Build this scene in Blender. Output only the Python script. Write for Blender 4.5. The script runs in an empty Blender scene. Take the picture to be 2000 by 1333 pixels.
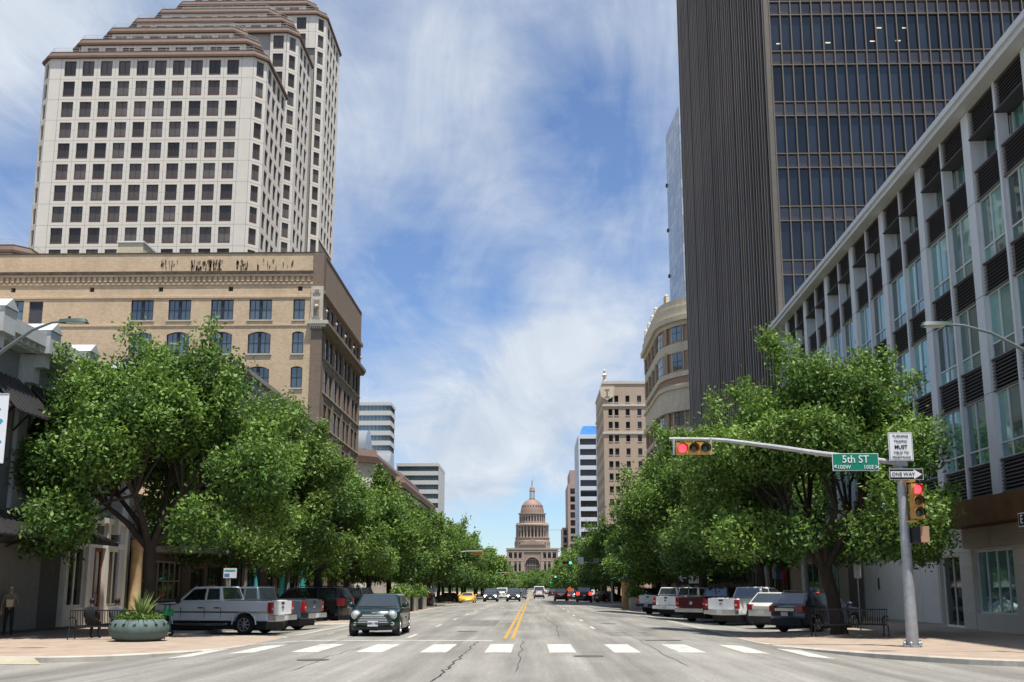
import bpy, bmesh, math, random
import numpy as np
from mathutils import Vector, Matrix
random.seed(3)
rng = np.random.default_rng(5)
R = math.radians
SC = bpy.context.scene
COL = SC.collection

# ------------------------------------------------------------------ camera
EYE = Vector((0, 0, 1.55))
FPX = 2000.0                      # focal length in photo pixels (2000 px wide)
PX, PY = 1000.0, 773.0            # principal point
PITCH = math.atan(377 / FPX)
YAW = math.atan(.02 * math.cos(PITCH))
cam = bpy.data.cameras.new('camera')
camo = bpy.data.objects.new('camera', cam)
COL.objects.link(camo)
SC.camera = camo
camo.location = EYE
camo.rotation_euler = (math.pi / 2 + PITCH, 0, YAW)
cam.sensor_width = 36
cam.lens = 36 * FPX / 2000
cam.shift_y = (PY - 666.5) / 2000
cam.clip_end = 6000
cam.clip_start = .1
# ------------------------------------------------------------------ sun, sky, exposure
SUN_AZ, SUN_EL = R(146), R(74)     # azimuth clockwise from +Y
to_sun = Vector((math.sin(SUN_AZ) * math.cos(SUN_EL), math.cos(SUN_AZ) * math.cos(SUN_EL), math.sin(SUN_EL)))
sl = bpy.data.lights.new('sun', 'SUN')
sl.energy = 4.4
sl.angle = R(1.2)
sl.color = (1, .955, .89)
so = bpy.data.objects.new('sun', sl)
COL.objects.link(so)
so.rotation_euler = to_sun.to_track_quat('Z', 'Y').to_euler()
so.location = (0, -20, 120)
SC.view_settings.view_transform = 'Standard'
SC.view_settings.look = 'None'
SC.view_settings.exposure = 0.68
SC.view_settings.gamma = 1
W = bpy.data.worlds.new('World')
SC.world = W
W.use_nodes = True
# cloud banks (+) and clear lanes (-): picture position, angular radius, strength
BANKS = [(30, 80, .22, .22), (930, 160, .14, .16), (1000, 330, .13, .16), (1180, 300, .17, -.17), (730, 400, .12, -.08), (870, 520, .14, -.16), (1150, 600, .16, .14),
         (720, 250, .12, .08), (900, 800, .22, .22), (1100, 760, .16, .16), (930, 940, .10, .16), (1080, 930, .10, .14), (1000, 1040, .08, -.3), (880, 1040, .08, -.25), (1120, 1040, .08, -.25), (30, 350, .15, -.1), (1280, 120, .13, .06)]


def world_nodes():
    nt = W.node_tree
    nt.nodes.clear()
    N, L = nt.nodes.new, nt.links.new
    out = N('ShaderNodeOutputWorld')
    bg = N('ShaderNodeBackground')
    bg.inputs['Strength'].default_value = .1
    sky = N('ShaderNodeTexSky')
    sky.sky_type = 'NISHITA'
    sky.sun_disc = False
    sky.sun_elevation = SUN_EL
    sky.sun_rotation = SUN_AZ
    sky.altitude = 150
    sky.dust_density = .25
    sky.ozone_density = 1.6
    tc = N('ShaderNodeTexCoord')
    sep = N('ShaderNodeSeparateXYZ')
    L(tc.outputs['Generated'], sep.inputs[0])

    def math_(op, a, b=None):
        m = N('ShaderNodeMath'); m.operation = op
        for i, v in enumerate((a, b)):
            if v is None: continue
            if isinstance(v, (int, float)): m.inputs[i].default_value = v
            else: L(v, m.inputs[i])
        return m.outputs[0]
    z = math_('ADD', math_('MAXIMUM', sep.outputs[2], 0.0), .10)
    cx, cy = math_('DIVIDE', sep.outputs[0], z), math_('DIVIDE', sep.outputs[1], z)
    comb = N('ShaderNodeCombineXYZ')
    L(cx, comb.inputs[0]); L(cy, comb.inputs[1])

    def noise(loc, rot, scale, ns, detail, rough, dist):
        mp = N('ShaderNodeMapping')
        mp.inputs['Location'].default_value = loc
        mp.inputs['Rotation'].default_value = (0, 0, R(rot))
        mp.inputs['Scale'].default_value = scale
        L(comb.outputs[0], mp.inputs[0])
        n = N('ShaderNodeTexNoise')
        n.inputs['Scale'].default_value = ns
        n.inputs['Detail'].default_value = detail
        n.inputs['Roughness'].default_value = rough
        n.inputs['Distortion'].default_value = dist
        L(mp.outputs[0], n.inputs['Vector'])
        return n.outputs['Fac']
    big = noise((3.35, 1.2, 0), 25, (1.0, .8, 1), 1.15, 4, .5, .4)
    wisp = noise((7.3, 2.2, 0), -38, (2.6, .75, 1), 1.3, 12, .62, .9)
    fine = noise((1.3, 4.2, 0), 20, (1.5, 1.5, 1), 5.0, 8, .6, .5)
    s = math_('ADD', math_('ADD', math_('MULTIPLY', big, .62), math_('MULTIPLY', wisp, .55)), math_('MULTIPLY', fine, .22))
    # broad cloud banks and clear lanes, ragged by noise
    wn = N('ShaderNodeTexNoise'); wn.inputs['Scale'].default_value = 5; wn.inputs['Detail'].default_value = 5
    L(tc.outputs['Generated'], wn.inputs['Vector'])
    w1 = N('ShaderNodeVectorMath'); w1.operation = 'SUBTRACT'; L(wn.outputs['Color'], w1.inputs[0]); w1.inputs[1].default_value = (.5, .5, .5)
    w2 = N('ShaderNodeVectorMath'); w2.operation = 'SCALE'; L(w1.outputs[0], w2.inputs[0]); w2.inputs['Scale'].default_value = .22
    w3 = N('ShaderNodeVectorMath'); w3.operation = 'ADD'; L(tc.outputs['Generated'], w3.inputs[0]); L(w2.outputs[0], w3.inputs[1])
    for (px, py, rad, amp) in BANKS:
        d = ray(px, py).normalized()
        dn = N('ShaderNodeVectorMath'); dn.operation = 'DISTANCE'; L(w3.outputs[0], dn.inputs[0]); dn.inputs[1].default_value = d
        mr = N('ShaderNodeMapRange'); mr.interpolation_type = 'SMOOTHERSTEP'
        mr.inputs['From Min'].default_value = 0; mr.inputs['From Max'].default_value = rad
        mr.inputs['To Min'].default_value = amp; mr.inputs['To Max'].default_value = 0
        L(dn.outputs['Value'], mr.inputs[0]); s = math_('ADD', s, mr.outputs[0])
    ramp = N('ShaderNodeValToRGB')
    el = ramp.color_ramp.elements
    el[0].position = .50; el[0].color = (0, 0, 0, 1)
    el[1].position = .96; el[1].color = (1, 1, 1, 1)
    e = el.new(.70); e.color = (.40, .40, .40, 1)
    L(s, ramp.inputs[0])
    tint = N('ShaderNodeValToRGB')
    te = tint.color_ramp.elements
    te[0].position = .3; te[0].color = (3.5, 4.0, 4.7, 1)
    te[1].position = .75; te[1].color = (5.0, 5.35, 5.8, 1)
    L(wisp, tint.inputs[0])
    mix = N('ShaderNodeMix'); mix.data_type = 'RGBA'
    veil = math_('ADD', math_('MULTIPLY', ramp.outputs[0], .9), .05)
    L(veil, mix.inputs['Factor'])
    tn = N('ShaderNodeVectorMath'); tn.operation = 'MULTIPLY'; L(sky.outputs[0], tn.inputs[0]); tn.inputs[1].default_value = (.66, .78, .95)
    L(tn.outputs[0], mix.inputs['A'])
    L(tint.outputs[0], mix.inputs['B'])
    L(mix.outputs['Result'], bg.inputs[0])
    L(bg.outputs[0], out.inputs[0])



# ------------------------------------------------------------------ picture <-> place
_F = Vector((-math.sin(YAW) * math.cos(PITCH), math.cos(YAW) * math.cos(PITCH), math.sin(PITCH)))
_R = Vector((math.cos(YAW), math.sin(YAW), 0))
_U = _R.cross(_F)


def ray(px, py):
    return _F + _R * ((px - PX) / FPX) + _U * ((PY - py) / FPX)


def at_y(px, py, y):
    d = ray(px, py); return EYE + d * (y / d.y)


def at_x(px, py, x):
    d = ray(px, py); return EYE + d * (x / d.x)


def ground(px, py, z=0.0):
    d = ray(px, py); return EYE + d * ((z - EYE.z) / d.z)


def sstep(a, b, x):
    t = min(1, max(0, (x - a) / (b - a))); return t * t * (3 - 2 * t)


CX = -.75                          # centre line of the avenue


def gz(x, y):                      # road surface: flat crown, low gutters, a slight dip to the north, a rise to the hill
    return -.28 * sstep(5.5, 10.5, abs(x - CX)) * sstep(8, 24, y) - .2 * sstep(100, 170, y) + 9.5 * sstep(640, 900, y)


WALK = .15


def wz(x, y):                      # pavement level
    return -.13 - .2 * sstep(100, 170, y) + 9.5 * sstep(640, 900, y)


world_nodes()

# ------------------------------------------------------------------ mesh helpers
class MB:
    def __init__(s):
        s.v, s.f, s.mi, s.sm, s.mats = [], [], [], [], []

    def m(s, mat):
        if mat not in s.mats: s.mats.append(mat)
        return s.mats.index(mat)

    def poly(s, pts, mat, smooth=False):
        b = len(s.v); s.v += [tuple(p) for p in pts]
        s.f.append(tuple(range(b, b + len(pts)))); s.mi.append(s.m(mat)); s.sm.append(smooth)

    def faces(s, vs, fs, mat, smooth=False):
        b = len(s.v); s.v += [tuple(p) for p in vs]; k = s.m(mat)
        for f in fs:
            s.f.append(tuple(b + i for i in f)); s.mi.append(k); s.sm.append(smooth)

    def box(s, x0, x1, y0, y1, z0, z1, mat):
        v = [(x, y, z) for z in (z0, z1) for x, y in ((x0, y0), (x1, y0), (x1, y1), (x0, y1))]
        s.faces(v, [(3, 2, 1, 0), (4, 5, 6, 7), (0, 1, 5, 4), (1, 2, 6, 5), (2, 3, 7, 6), (3, 0, 4, 7)], mat)

    def bar(s, a, b, w, h, mat):     # rectangular bar from a to b
        a, b = Vector(a), Vector(b); d = (b - a).normalized()
        up = Vector((0, 0, 1)) if abs(d.z) < .95 else Vector((0, 1, 0))
        x = d.cross(up).normalized() * (w / 2); u = x.cross(d).normalized() * (h / 2)
        v = [p + q for p in (a, b) for q in (-x - u, x - u, x + u, -x + u)]
        s.faces(v, [(3, 2, 1, 0), (4, 5, 6, 7), (0, 1, 5, 4), (1, 2, 6, 5), (2, 3, 7, 6), (3, 0, 4, 7)], mat)

    def prism(s, pts, z0, z1, mat, cap=True, top=None, smooth=False):
        n = len(pts); top = top or pts
        v = [(p[0], p[1], z0) for p in pts] + [(p[0], p[1], z1) for p in top]
        s.faces(v, [(i, (i + 1) % n, n + (i + 1) % n, n + i) for i in range(n)], mat, smooth)
        if cap:
            s.faces(v, [tuple(range(n, 2 * n)), tuple(range(n - 1, -1, -1))], mat)

    def tube(s, pts, rad, mat, n=8, cap=True):
        pts = [Vector(p) for p in pts]
        if not isinstance(rad, (list, tuple)): rad = [rad] * len(pts)
        vs = []; prev = None
        for i, p in enumerate(pts):
            d = (pts[min(i + 1, len(pts) - 1)] - pts[max(i - 1, 0)]).normalized()
            if prev is None:
                a = d.cross(Vector((0, 0, 1)) if abs(d.z) < .9 else Vector((1, 0, 0))).normalized()
            else:
                a = (prev - d * prev.dot(d)).normalized()
            prev = a; b = d.cross(a)
            vs += [p + (a * math.cos(t) + b * math.sin(t)) * rad[i] for t in [2 * math.pi * k / n for k in range(n)]]
        fs = [(i * n + k, i * n + (k + 1) % n, (i + 1) * n + (k + 1) % n, (i + 1) * n + k) for i in range(len(pts) - 1) for k in range(n)]
        s.faces(vs, fs, mat, True)
        if cap:
            l = len(pts) - 1
            s.faces(vs, [tuple(range(n - 1, -1, -1)), tuple(l * n + k for k in range(n))], mat)

    def lathe(s, prof, mat, n=24, c=(0, 0, 0), axis='z', smooth=True, a0=0, a1=2 * math.pi):
        full = abs(a1 - a0 - 2 * math.pi) < 1e-6
        k = n if full else n + 1
        vs = []
        for r, h in prof:
            for i in range(k):
                t = a0 + (a1 - a0) * i / n
                p = (r * math.cos(t), r * math.sin(t), h)
                if axis == 'y': p = (p[0], -p[2], p[1])
                if axis == 'x': p = (p[2], p[0], p[1])
                vs.append((p[0] + c[0], p[1] + c[1], p[2] + c[2]))
        fs = [(j * k + i, j * k + (i + 1) % k, (j + 1) * k + (i + 1) % k, (j + 1) * k + i)
              for j in range(len(prof) - 1) for i in range(n)]
        s.faces(vs, fs, mat, smooth)

    def sphere(s, c, r, mat, n=12, m=8):
        rx, ry, rz = r if isinstance(r, (tuple, list)) else (r, r, r)
        vs = [(c[0] + rx * math.sin(math.pi * j / m) * math.cos(2 * math.pi * i / n), c[1] + ry * math.sin(math.pi * j / m) * math.sin(2 * math.pi * i / n), c[2] - rz * math.cos(math.pi * j / m)) for j in range(m + 1) for i in range(n)]
        s.faces(vs, [(j * n + i, j * n + (i + 1) % n, (j + 1) * n + (i + 1) % n, (j + 1) * n + i) for j in range(m) for i in range(n)], mat, True)

    def mesh(s, name='mesh', sharp=35):
        me = bpy.data.meshes.new(name)
        me.from_pydata(s.v, [], s.f)
        for m_ in s.mats: me.materials.append(m_)
        me.polygons.foreach_set('material_index', s.mi)
        me.polygons.foreach_set('use_smooth', s.sm)
        me.update()
        if any(s.sm): me.set_sharp_from_angle(angle=R(sharp))
        return me


def put(name, me, parent=None, loc=(0, 0, 0), rz=0, rot=None, scale=None):
    if isinstance(me, MB): me = me.mesh(name)
    o = bpy.data.objects.new(name, me); COL.objects.link(o)
    o.location = loc
    o.rotation_euler = rot if rot else (0, 0, rz)
    if scale: o.scale = scale
    if parent: o.parent = parent
    return o


def tag(o, label, cat, group=None):
    o['label'] = label; o['category'] = cat
    if group: o['group'] = group
    return o


def thing(name, label, cat, loc=(0, 0, 0), rz=0, group=None):
    o = put(name, None, None, loc, rz); o.empty_display_size = .3
    return tag(o, label, cat, group)


def struct(name, me, **k):
    o = put(name, me, **k); o['kind'] = 'structure'; return o


def copy_tree(o, parent=None):
    c = o.copy(); COL.objects.link(c)
    if parent: c.parent = parent
    for ch in [x for x in KIDS(o)]: copy_tree(ch, c)
    return c


def KIDS(o):
    return list(o.children)


def text_mesh(txt, size, mat, ext=.004, align='CENTER', bold=0.0, sx=1.0):
    cu = bpy.data.curves.new('text', 'FONT'); cu.body = txt; cu.size = size
    cu.align_x = align; cu.align_y = 'CENTER'; cu.extrude = ext; cu.offset = bold
    cu.resolution_u = 3
    o = bpy.data.objects.new('text', cu); COL.objects.link(o)
    dg = bpy.context.evaluated_depsgraph_get()
    me = bpy.data.meshes.new_from_object(o.evaluated_get(dg))
    bpy.data.objects.remove(o); bpy.data.curves.remove(cu)
    me.transform(Matrix.Rotation(math.pi / 2, 4, 'X') @ Matrix.Diagonal((sx, 1, 1, 1)))
    me.materials.clear(); me.materials.append(mat)
    return me


# ------------------------------------------------------------------ materials
MATS = {}


def mat(name, col, rough=.7, metal=0.0, var=.12, scale=2.5, bump=0.0, bscale=40.0, spec=.4, coat=0.0, stain=0.0, emis=None, es=0.0, stretch=None):
    if name in MATS: return MATS[name]
    m = bpy.data.materials.new(name); MATS[name] = m
    m.use_nodes = True
    nt = m.node_tree; N, L = nt.nodes.new, nt.links.new
    b = nt.nodes['Principled BSDF']
    b.inputs['Roughness'].default_value = rough
    b.inputs['Metallic'].default_value = metal
    b.inputs['Specular IOR Level'].default_value = spec
    b.inputs['Coat Weight'].default_value = coat
    if emis:
        b.inputs['Emission Color'].default_value = (*emis, 1); b.inputs['Emission Strength'].default_value = es
    tc = N('ShaderNodeTexCoord')
    vec = tc.outputs['Object']
    if stretch:
        mp = N('ShaderNodeMapping'); mp.inputs['Scale'].default_value = stretch
        L(vec, mp.inputs[0]); vec = mp.outputs[0]
    n = N('ShaderNodeTexNoise'); n.inputs['Scale'].default_value = scale; n.inputs['Detail'].default_value = 6
    n.inputs['Roughness'].default_value = .65
    L(vec, n.inputs['Vector'])
    mx = N('ShaderNodeMix'); mx.data_type = 'RGBA'
    mr = N('ShaderNodeMapRange'); mr.inputs['From Min'].default_value = .3; mr.inputs['From Max'].default_value = .7
    L(n.outputs['Fac'], mr.inputs[0]); L(mr.outputs[0], mx.inputs['Factor'])
    mx.inputs['A'].default_value = (*[c * (1 - var) for c in col], 1)
    mx.inputs['B'].default_value = (*[min(1, c * (1 + var)) for c in col], 1)
    last = mx.outputs['Result']
    if stain:
        n2 = N('ShaderNodeTexNoise'); n2.inputs['Scale'].default_value = .9; n2.inputs['Detail'].default_value = 8; n2.inputs['Roughness'].default_value = .7
        mp2 = N('ShaderNodeMapping'); mp2.inputs['Scale'].default_value = (1.6, 1.6, .35)
        L(tc.outputs['Object'], mp2.inputs[0]); L(mp2.outputs[0], n2.inputs['Vector'])
        mr2 = N('ShaderNodeMapRange'); mr2.inputs['From Min'].default_value = .5; mr2.inputs['From Max'].default_value = .75
        mr2.inputs['To Max'].default_value = stain
        L(n2.outputs['Fac'], mr2.inputs[0])
        m2 = N('ShaderNodeMix'); m2.data_type = 'RGBA'
        m2.inputs['B'].default_value = (*[c * .38 for c in col], 1)
        L(mr2.outputs[0], m2.inputs['Factor']); L(last, m2.inputs['A']); last = m2.outputs['Result']
    L(last, b.inputs['Base Color'])
    if bump:
        n3 = N('ShaderNodeTexNoise'); n3.inputs['Scale'].default_value = bscale; n3.inputs['Detail'].default_value = 4
        L(vec, n3.inputs['Vector'])
        bp = N('ShaderNodeBump'); bp.inputs['Strength'].default_value = bump; bp.inputs['Distance'].default_value = .02
        L(n3.outputs['Fac'], bp.inputs['Height']); L(bp.outputs[0], b.inputs['Normal'])
    m['base'] = col
    return m


def glass(name, col, rough=.04, metal=.0, spec=1.0, wobble=.0, wscale=.6, var=.25, scale=.35):
    m = mat(name, col, rough, metal, var, scale, spec=spec)
    nt = m.node_tree; N, L = nt.nodes.new, nt.links.new
    b = nt.nodes['Principled BSDF']
    b.inputs['IOR'].default_value = 1.75
    if wobble:
        tc = N('ShaderNodeTexCoord'); n = N('ShaderNodeTexNoise'); n.inputs['Scale'].default_value = wscale; n.inputs['Detail'].default_value = 2
        L(tc.outputs['Object'], n.inputs['Vector'])
        bp = N('ShaderNodeBump'); bp.inputs['Strength'].default_value = wobble; bp.inputs['Distance'].default_value = .1
        L(n.outputs['Fac'], bp.inputs['Height']); L(bp.outputs[0], b.inputs['Normal'])
    # every pane a slightly different depth of tint
    oi = N('ShaderNodeObjectInfo')
    src = b.inputs['Base Color'].links[0].from_socket
    hs = N('ShaderNodeHueSaturation')
    mr = N('ShaderNodeMapRange'); mr.inputs['To Min'].default_value = .4; mr.inputs['To Max'].default_value = 1.9
    L(oi.outputs['Random'], mr.inputs[0]); L(mr.outputs[0], hs.inputs['Value']); L(src, hs.inputs['Color'])
    L(hs.outputs[0], b.inputs['Base Color'])
    return m


def brickmat(name, c1, c2, mortar, sc=1.0, stain=.4, dark=.35):
    m = bpy.data.materials.new(name); MATS[name] = m
    m.use_nodes = True
    nt = m.node_tree; N, L = nt.nodes.new, nt.links.new
    b = nt.nodes['Principled BSDF']; b.inputs['Roughness'].default_value = .9; b.inputs['Specular IOR Level'].default_value = .2
    tc = N('ShaderNodeTexCoord'); sp = N('ShaderNodeSeparateXYZ'); L(tc.outputs['Object'], sp.inputs[0])
    ad = N('ShaderNodeMath'); L(sp.outputs[0], ad.inputs[0]); L(sp.outputs[1], ad.inputs[1])
    cb = N('ShaderNodeCombineXYZ'); L(ad.outputs[0], cb.inputs[0]); L(sp.outputs[2], cb.inputs[1])
    bk = N('ShaderNodeTexBrick')
    bk.inputs['Scale'].default_value = 1.0 / sc
    bk.inputs['Brick Width'].default_value = .24; bk.inputs['Row Height'].default_value = .085
    bk.inputs['Mortar Size'].default_value = .008
    bk.inputs['Color1'].default_value = (*c1, 1); bk.inputs['Color2'].default_value = (*c2, 1); bk.inputs['Mortar'].default_value = (*mortar, 1)
    L(cb.outputs[0], bk.inputs['Vector'])
    n = N('ShaderNodeTexNoise'); n.inputs['Scale'].default_value = .55; n.inputs['Detail'].default_value = 9; n.inputs['Roughness'].default_value = .72
    mp = N('ShaderNodeMapping'); mp.inputs['Scale'].default_value = (1, 1, .6); L(tc.outputs['Object'], mp.inputs[0]); L(mp.outputs[0], n.inputs['Vector'])
    mr = N('ShaderNodeMapRange'); mr.inputs['From Min'].default_value = .46; mr.inputs['From Max'].default_value = .78; mr.inputs['To Max'].default_value = stain
    L(n.outputs['Fac'], mr.inputs[0])
    mx = N('ShaderNodeMix'); mx.data_type = 'RGBA'; L(mr.outputs[0], mx.inputs['Factor']); L(bk.outputs['Color'], mx.inputs['A'])
    mx.inputs['B'].default_value = (*[c * dark for c in c2], 1)
    L(mx.outputs['Result'], b.inputs['Base Color'])
    bp = N('ShaderNodeBump'); bp.inputs['Strength'].default_value = .4; bp.inputs['Distance'].default_value = .01
    L(bk.outputs['Fac'], bp.inputs['Height']); bp.invert = True; L(bp.outputs[0], b.inputs['Normal'])
    return m


# ------------------------------------------------------------------ facade helpers (local frame: x along the wall, -y outward, z up)
def wall_mb(mb, w, h, holes, mt, depth=.25, rev=None, x0=0.0, z0=0.0, y=0.0):
    xs = sorted({x0, x0 + w, *[a for q in holes for a in q[:2]]})
    zs = sorted({z0, z0 + h, *[a for q in holes for a in q[2:4]]})
    xs = [x for x in xs if x0 - 1e-6 <= x <= x0 + w + 1e-6]; zs = [z for z in zs if z0 - 1e-6 <= z <= z0 + h + 1e-6]
    for i in range(len(xs) - 1):
        run = None
        for j in range(len(zs)):
            solid = False
            if j < len(zs) - 1:
                cx, cz = (xs[i] + xs[i + 1]) / 2, (zs[j] + zs[j + 1]) / 2
                solid = not any(q[0] < cx < q[1] and q[2] < cz < q[3] for q in holes)
            if solid and run is None: run = zs[j]
            if not solid and run is not None:
                mb.poly([(xs[i], y, run), (xs[i + 1], y, run), (xs[i + 1], y, zs[j]), (xs[i], y, zs[j])], mt); run = None
    rev = rev or mt
    for a, b, c, d in [q[:4] for q in holes]:
        yd = y + depth
        mb.poly([(a, y, c), (a, yd, c), (a, yd, d), (a, y, d)], rev)
        mb.poly([(b, y, d), (b, yd, d), (b, yd, c), (b, y, c)], rev)
        mb.poly([(a, y, d), (a, yd, d), (b, yd, d), (b, y, d)], rev)
        mb.poly([(a, yd, c), (a, y, c), (b, y, c), (b, yd, c)], rev)


def window_mesh(w, h, nx, nz, fm, gm, fr=.06, t=.06, sill=None, bars=.035):
    """frame mesh and pane mesh, x centred, z from 0"""
    mb = MB(); a = w / 2
    mb.box(-a, -a + fr, 0, t, 0, h, fm); mb.box(a - fr, a, 0, t, 0, h, fm)
    mb.box(-a + fr, a - fr, 0, t, 0, fr, fm); mb.box(-a + fr, a - fr, 0, t, h - fr, h, fm)
    for i in range(1, nx):
        x = -a + w * i / nx; mb.box(x - bars / 2, x + bars / 2, .005, t - .005, fr, h - fr, fm)
    for j in range(1, nz):
        z = h * j / nz; mb.box(-a + fr, a - fr, .008, t - .008, z - bars / 2, z + bars / 2, fm)
    if sill: mb.box(-a - .08, a + .08, -.10 - .2, .02, -.12, -.002, sill)
    pm = MB(); pm.poly([(-a + fr * .5, t * .6, fr * .5), (a - fr * .5, t * .6, fr * .5), (a - fr * .5, t * .6, h - fr * .5), (-a + fr * .5, t * .6, h - fr * .5)], gm)
    return mb.mesh('window'), pm.mesh('pane')


def put_window(wm, parent, loc, rz=0, name='window'):
    o = put(name, wm[0], parent, loc, rz)
    if wm[1]: put('pane', wm[1], o)
    return o
# ================================================================== setting
CONC = mat('kerb_concrete', (.42, .39, .33), .85, var=.18, scale=1.5, bump=.2, stain=.5)
PAVE = mat('pavement_brick_tone', (.34, .265, .205), .85, var=.16, scale=1.2, bump=.25, bscale=25, stain=.35)
PAINT = mat('road_paint_white', (.47, .47, .42), .8, var=.38, scale=9, stain=.85)
YPAINT = mat('road_paint_yellow', (.42, .25, .05), .8, var=.3, scale=9, stain=.6)
BLACK = mat('black_metal', (.014, .014, .016), .45, var=.1)
DKGREY = mat('dark_grey', (.045, .047, .05), .6)
STEEL = mat('galvanised_steel', (.36, .37, .38), .5, .35, var=.2, scale=5, stain=.25)
WHITE = mat('white_paint', (.72, .72, .70), .6, var=.06, stain=.12)
GLASSD = glass('glass_dark', (.018, .022, .026), wobble=.02)


def road_mat(name, col, seed=0):
    m = bpy.data.materials.new(name); MATS[name] = m; m.use_nodes = True
    nt = m.node_tree; N, L = nt.nodes.new, nt.links.new
    b = nt.nodes['Principled BSDF']; b.inputs['Roughness'].default_value = .85; b.inputs['Specular IOR Level'].default_value = .3
    tc = N('ShaderNodeTexCoord')

    def nz(scale, sc, det, lo, hi, rough=.65):
        mp = N('ShaderNodeMapping'); mp.inputs['Scale'].default_value = scale; mp.inputs['Location'].default_value = (seed, seed, 0)
        L(tc.outputs['Object'], mp.inputs[0])
        n = N('ShaderNodeTexNoise'); n.inputs['Scale'].default_value = sc; n.inputs['Detail'].default_value = det; n.inputs['Roughness'].default_value = rough
        L(mp.outputs[0], n.inputs['Vector'])
        mr = N('ShaderNodeMapRange'); mr.inputs['From Min'].default_value = .3; mr.inputs['From Max'].default_value = .7
        mr.inputs['To Min'].default_value = lo; mr.inputs['To Max'].default_value = hi
        L(n.outputs['Fac'], mr.inputs[0]); return mr.outputs[0]

    def mul(a, b_):
        q = N('ShaderNodeMath'); q.operation = 'MULTIPLY'; L(a, q.inputs[0]); L(b_, q.inputs[1]); return q.outputs[0]
    f = mul(mul(nz((1, .03, 1), 1.1, 5, .64, 1.28), nz((1, .35, 1), .35, 6, .74, 1.22)), nz((1, 1, 1), 14, 4, .78, 1.22))
    f = mul(f, nz((1, 1, 1), 90, 2, .8, 1.2))
    vm = N('ShaderNodeVectorMath'); vm.operation = 'SCALE'; vm.inputs[0].default_value = col; L(f, vm.inputs['Scale'])
    L(vm.outputs[0], b.inputs['Base Color'])
    n3 = N('ShaderNodeTexNoise'); n3.inputs['Scale'].default_value = 60; L(tc.outputs['Object'], n3.inputs['Vector'])
    bp = N('ShaderNodeBump'); bp.inputs['Strength'].default_value = .35; bp.inputs['Distance'].default_value = .015
    L(n3.outputs['Fac'], bp.inputs['Height']); L(bp.outputs[0], b.inputs['Normal'])
    return m


ROADM = road_mat('road_asphalt', (.225, .215, .19))
ROADX = road_mat('cross_street_asphalt', (.24, .225, .195), 7)
g = MB(); g.poly([(-3000, -300, -.7), (3000, -300, -.7), (3000, 4000, -.7), (-3000, 4000, -.7)], mat('soil', (.16, .14, .11), .9, scale=.05))
struct('ground', g)


def grid_mesh(xs, ys, zf, m):
    mb = MB(); nx = len(xs)
    mb.faces([(x, y, zf(x, y)) for y in ys for x in xs],
             [(j * nx + i, j * nx + i + 1, (j + 1) * nx + i + 1, (j + 1) * nx + i) for j in range(len(ys) - 1) for i in range(nx - 1)], m, True)
    return mb.mesh('grid', 80)


xs = [-20, -16, -13] + [CX - 10.5 + .25 * i for i in range(21)] + [CX - 5.4 + .9 * i for i in range(13)] + [CX + 5.5 + .25 * i for i in range(21)] + [13, 16, 20]
ys = [-25, 0] + [8 + .8 * i for i in range(21)] + [26, 28, 30, 32] + list(range(34, 100, 6)) + list(range(100, 180, 8)) + list(range(180, 640, 40)) + list(range(640, 905, 20))
road = struct('road', grid_mesh(sorted(xs), sorted(ys), gz, ROADM))
for xx in ([-250, -120, -60, -20], [20, 60, 120, 250]):
    struct('cross_street', grid_mesh(xx, [-40, 0] + [8 + .8 * i for i in range(21)] + [26], gz, ROADX))
for q, (ya, yb) in enumerate(((114.4, 139), (222, 247), (330, 355), (438, 463))):
    g = MB(); zz = gz(30, (ya + yb) / 2) + .02
    for xa, xb in ((-250, -19.9), (19.2, 250)):
        g.poly([(xa, ya, zz), (xb, ya, zz), (xb, yb, zz), (xa, yb, zz)], ROADX)
    struct('side_street', g)


def sheet(name, x0, x1, y0, y1, m, parent=road, n=1, nx=1, dz=.005, skew=0):
    mb = MB()
    for i in range(nx):
        for j in range(n):
            a, b = x0 + (x1 - x0) * i / nx, x0 + (x1 - x0) * (i + 1) / nx
            c, d = y0 + (y1 - y0) * j / n, y0 + (y1 - y0) * (j + 1) / n
            mb.poly([(x, y, gz(x, y) + dz) for x, y in ((a, c), (b, c), (b, d), (a, d))], m)
    return put(name, mb, parent)


for k in range(-5, 6):
    xc = -.86 + 1.6 * k
    sheet('crosswalk_bar', xc - .33, xc + .33, 25.9 + .02 * k * k * .5, 29.8 - .03 * abs(k), PAINT, n=8, nx=3)
for s in (-.12, .12): sheet('yellow_line', CX + s - .06, CX + s + .06, 33, 112, YPAINT, n=16)
for s in (-.12, .12): sheet('yellow_line', CX + s - .06, CX + s + .06, 142, 222, YPAINT, n=6)
for s in (-.12, .12): sheet('yellow_line', CX + s - .06, CX + s + .06, 250, 330, YPAINT, n=6)
sheet('stop_line', -9.6, -1.2, 31.6, 31.95, PAINT, nx=18)
sheet('stop_line', 1, 9, 112, 112.5, PAINT, nx=10)
sheet('stop_line', -9.6, -1.2, 141, 141.5, PAINT, nx=10)
for i in range(8):
    y = 33.6 + i * 9.6
    sheet('lane_dash', -4.05, -3.93, y, y + 2.6, PAINT)
    if i > 0: sheet('lane_dash', 2.35, 2.47, y - 2.1, y + .5, PAINT)
    sheet('lane_dash', -7.25, -7.15, y + 3, y + 4.4, PAINT, nx=2)
for i in range(9): sheet('lane_dash', 5.5 + .06 * i, 5.95 + .06 * i, 27.5 + 1.5 * i, 27.62 + 1.5 * i, PAINT)
for i in range(6):
    sheet('crosswalk_bar', -8.6 + i * 3.1, -7.9 + i * 3.1, 138.2, 140.6, PAINT)
    sheet('crosswalk_bar', -8.6 + i * 3.1, -7.9 + i * 3.1, 113, 115.4, PAINT)
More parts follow.
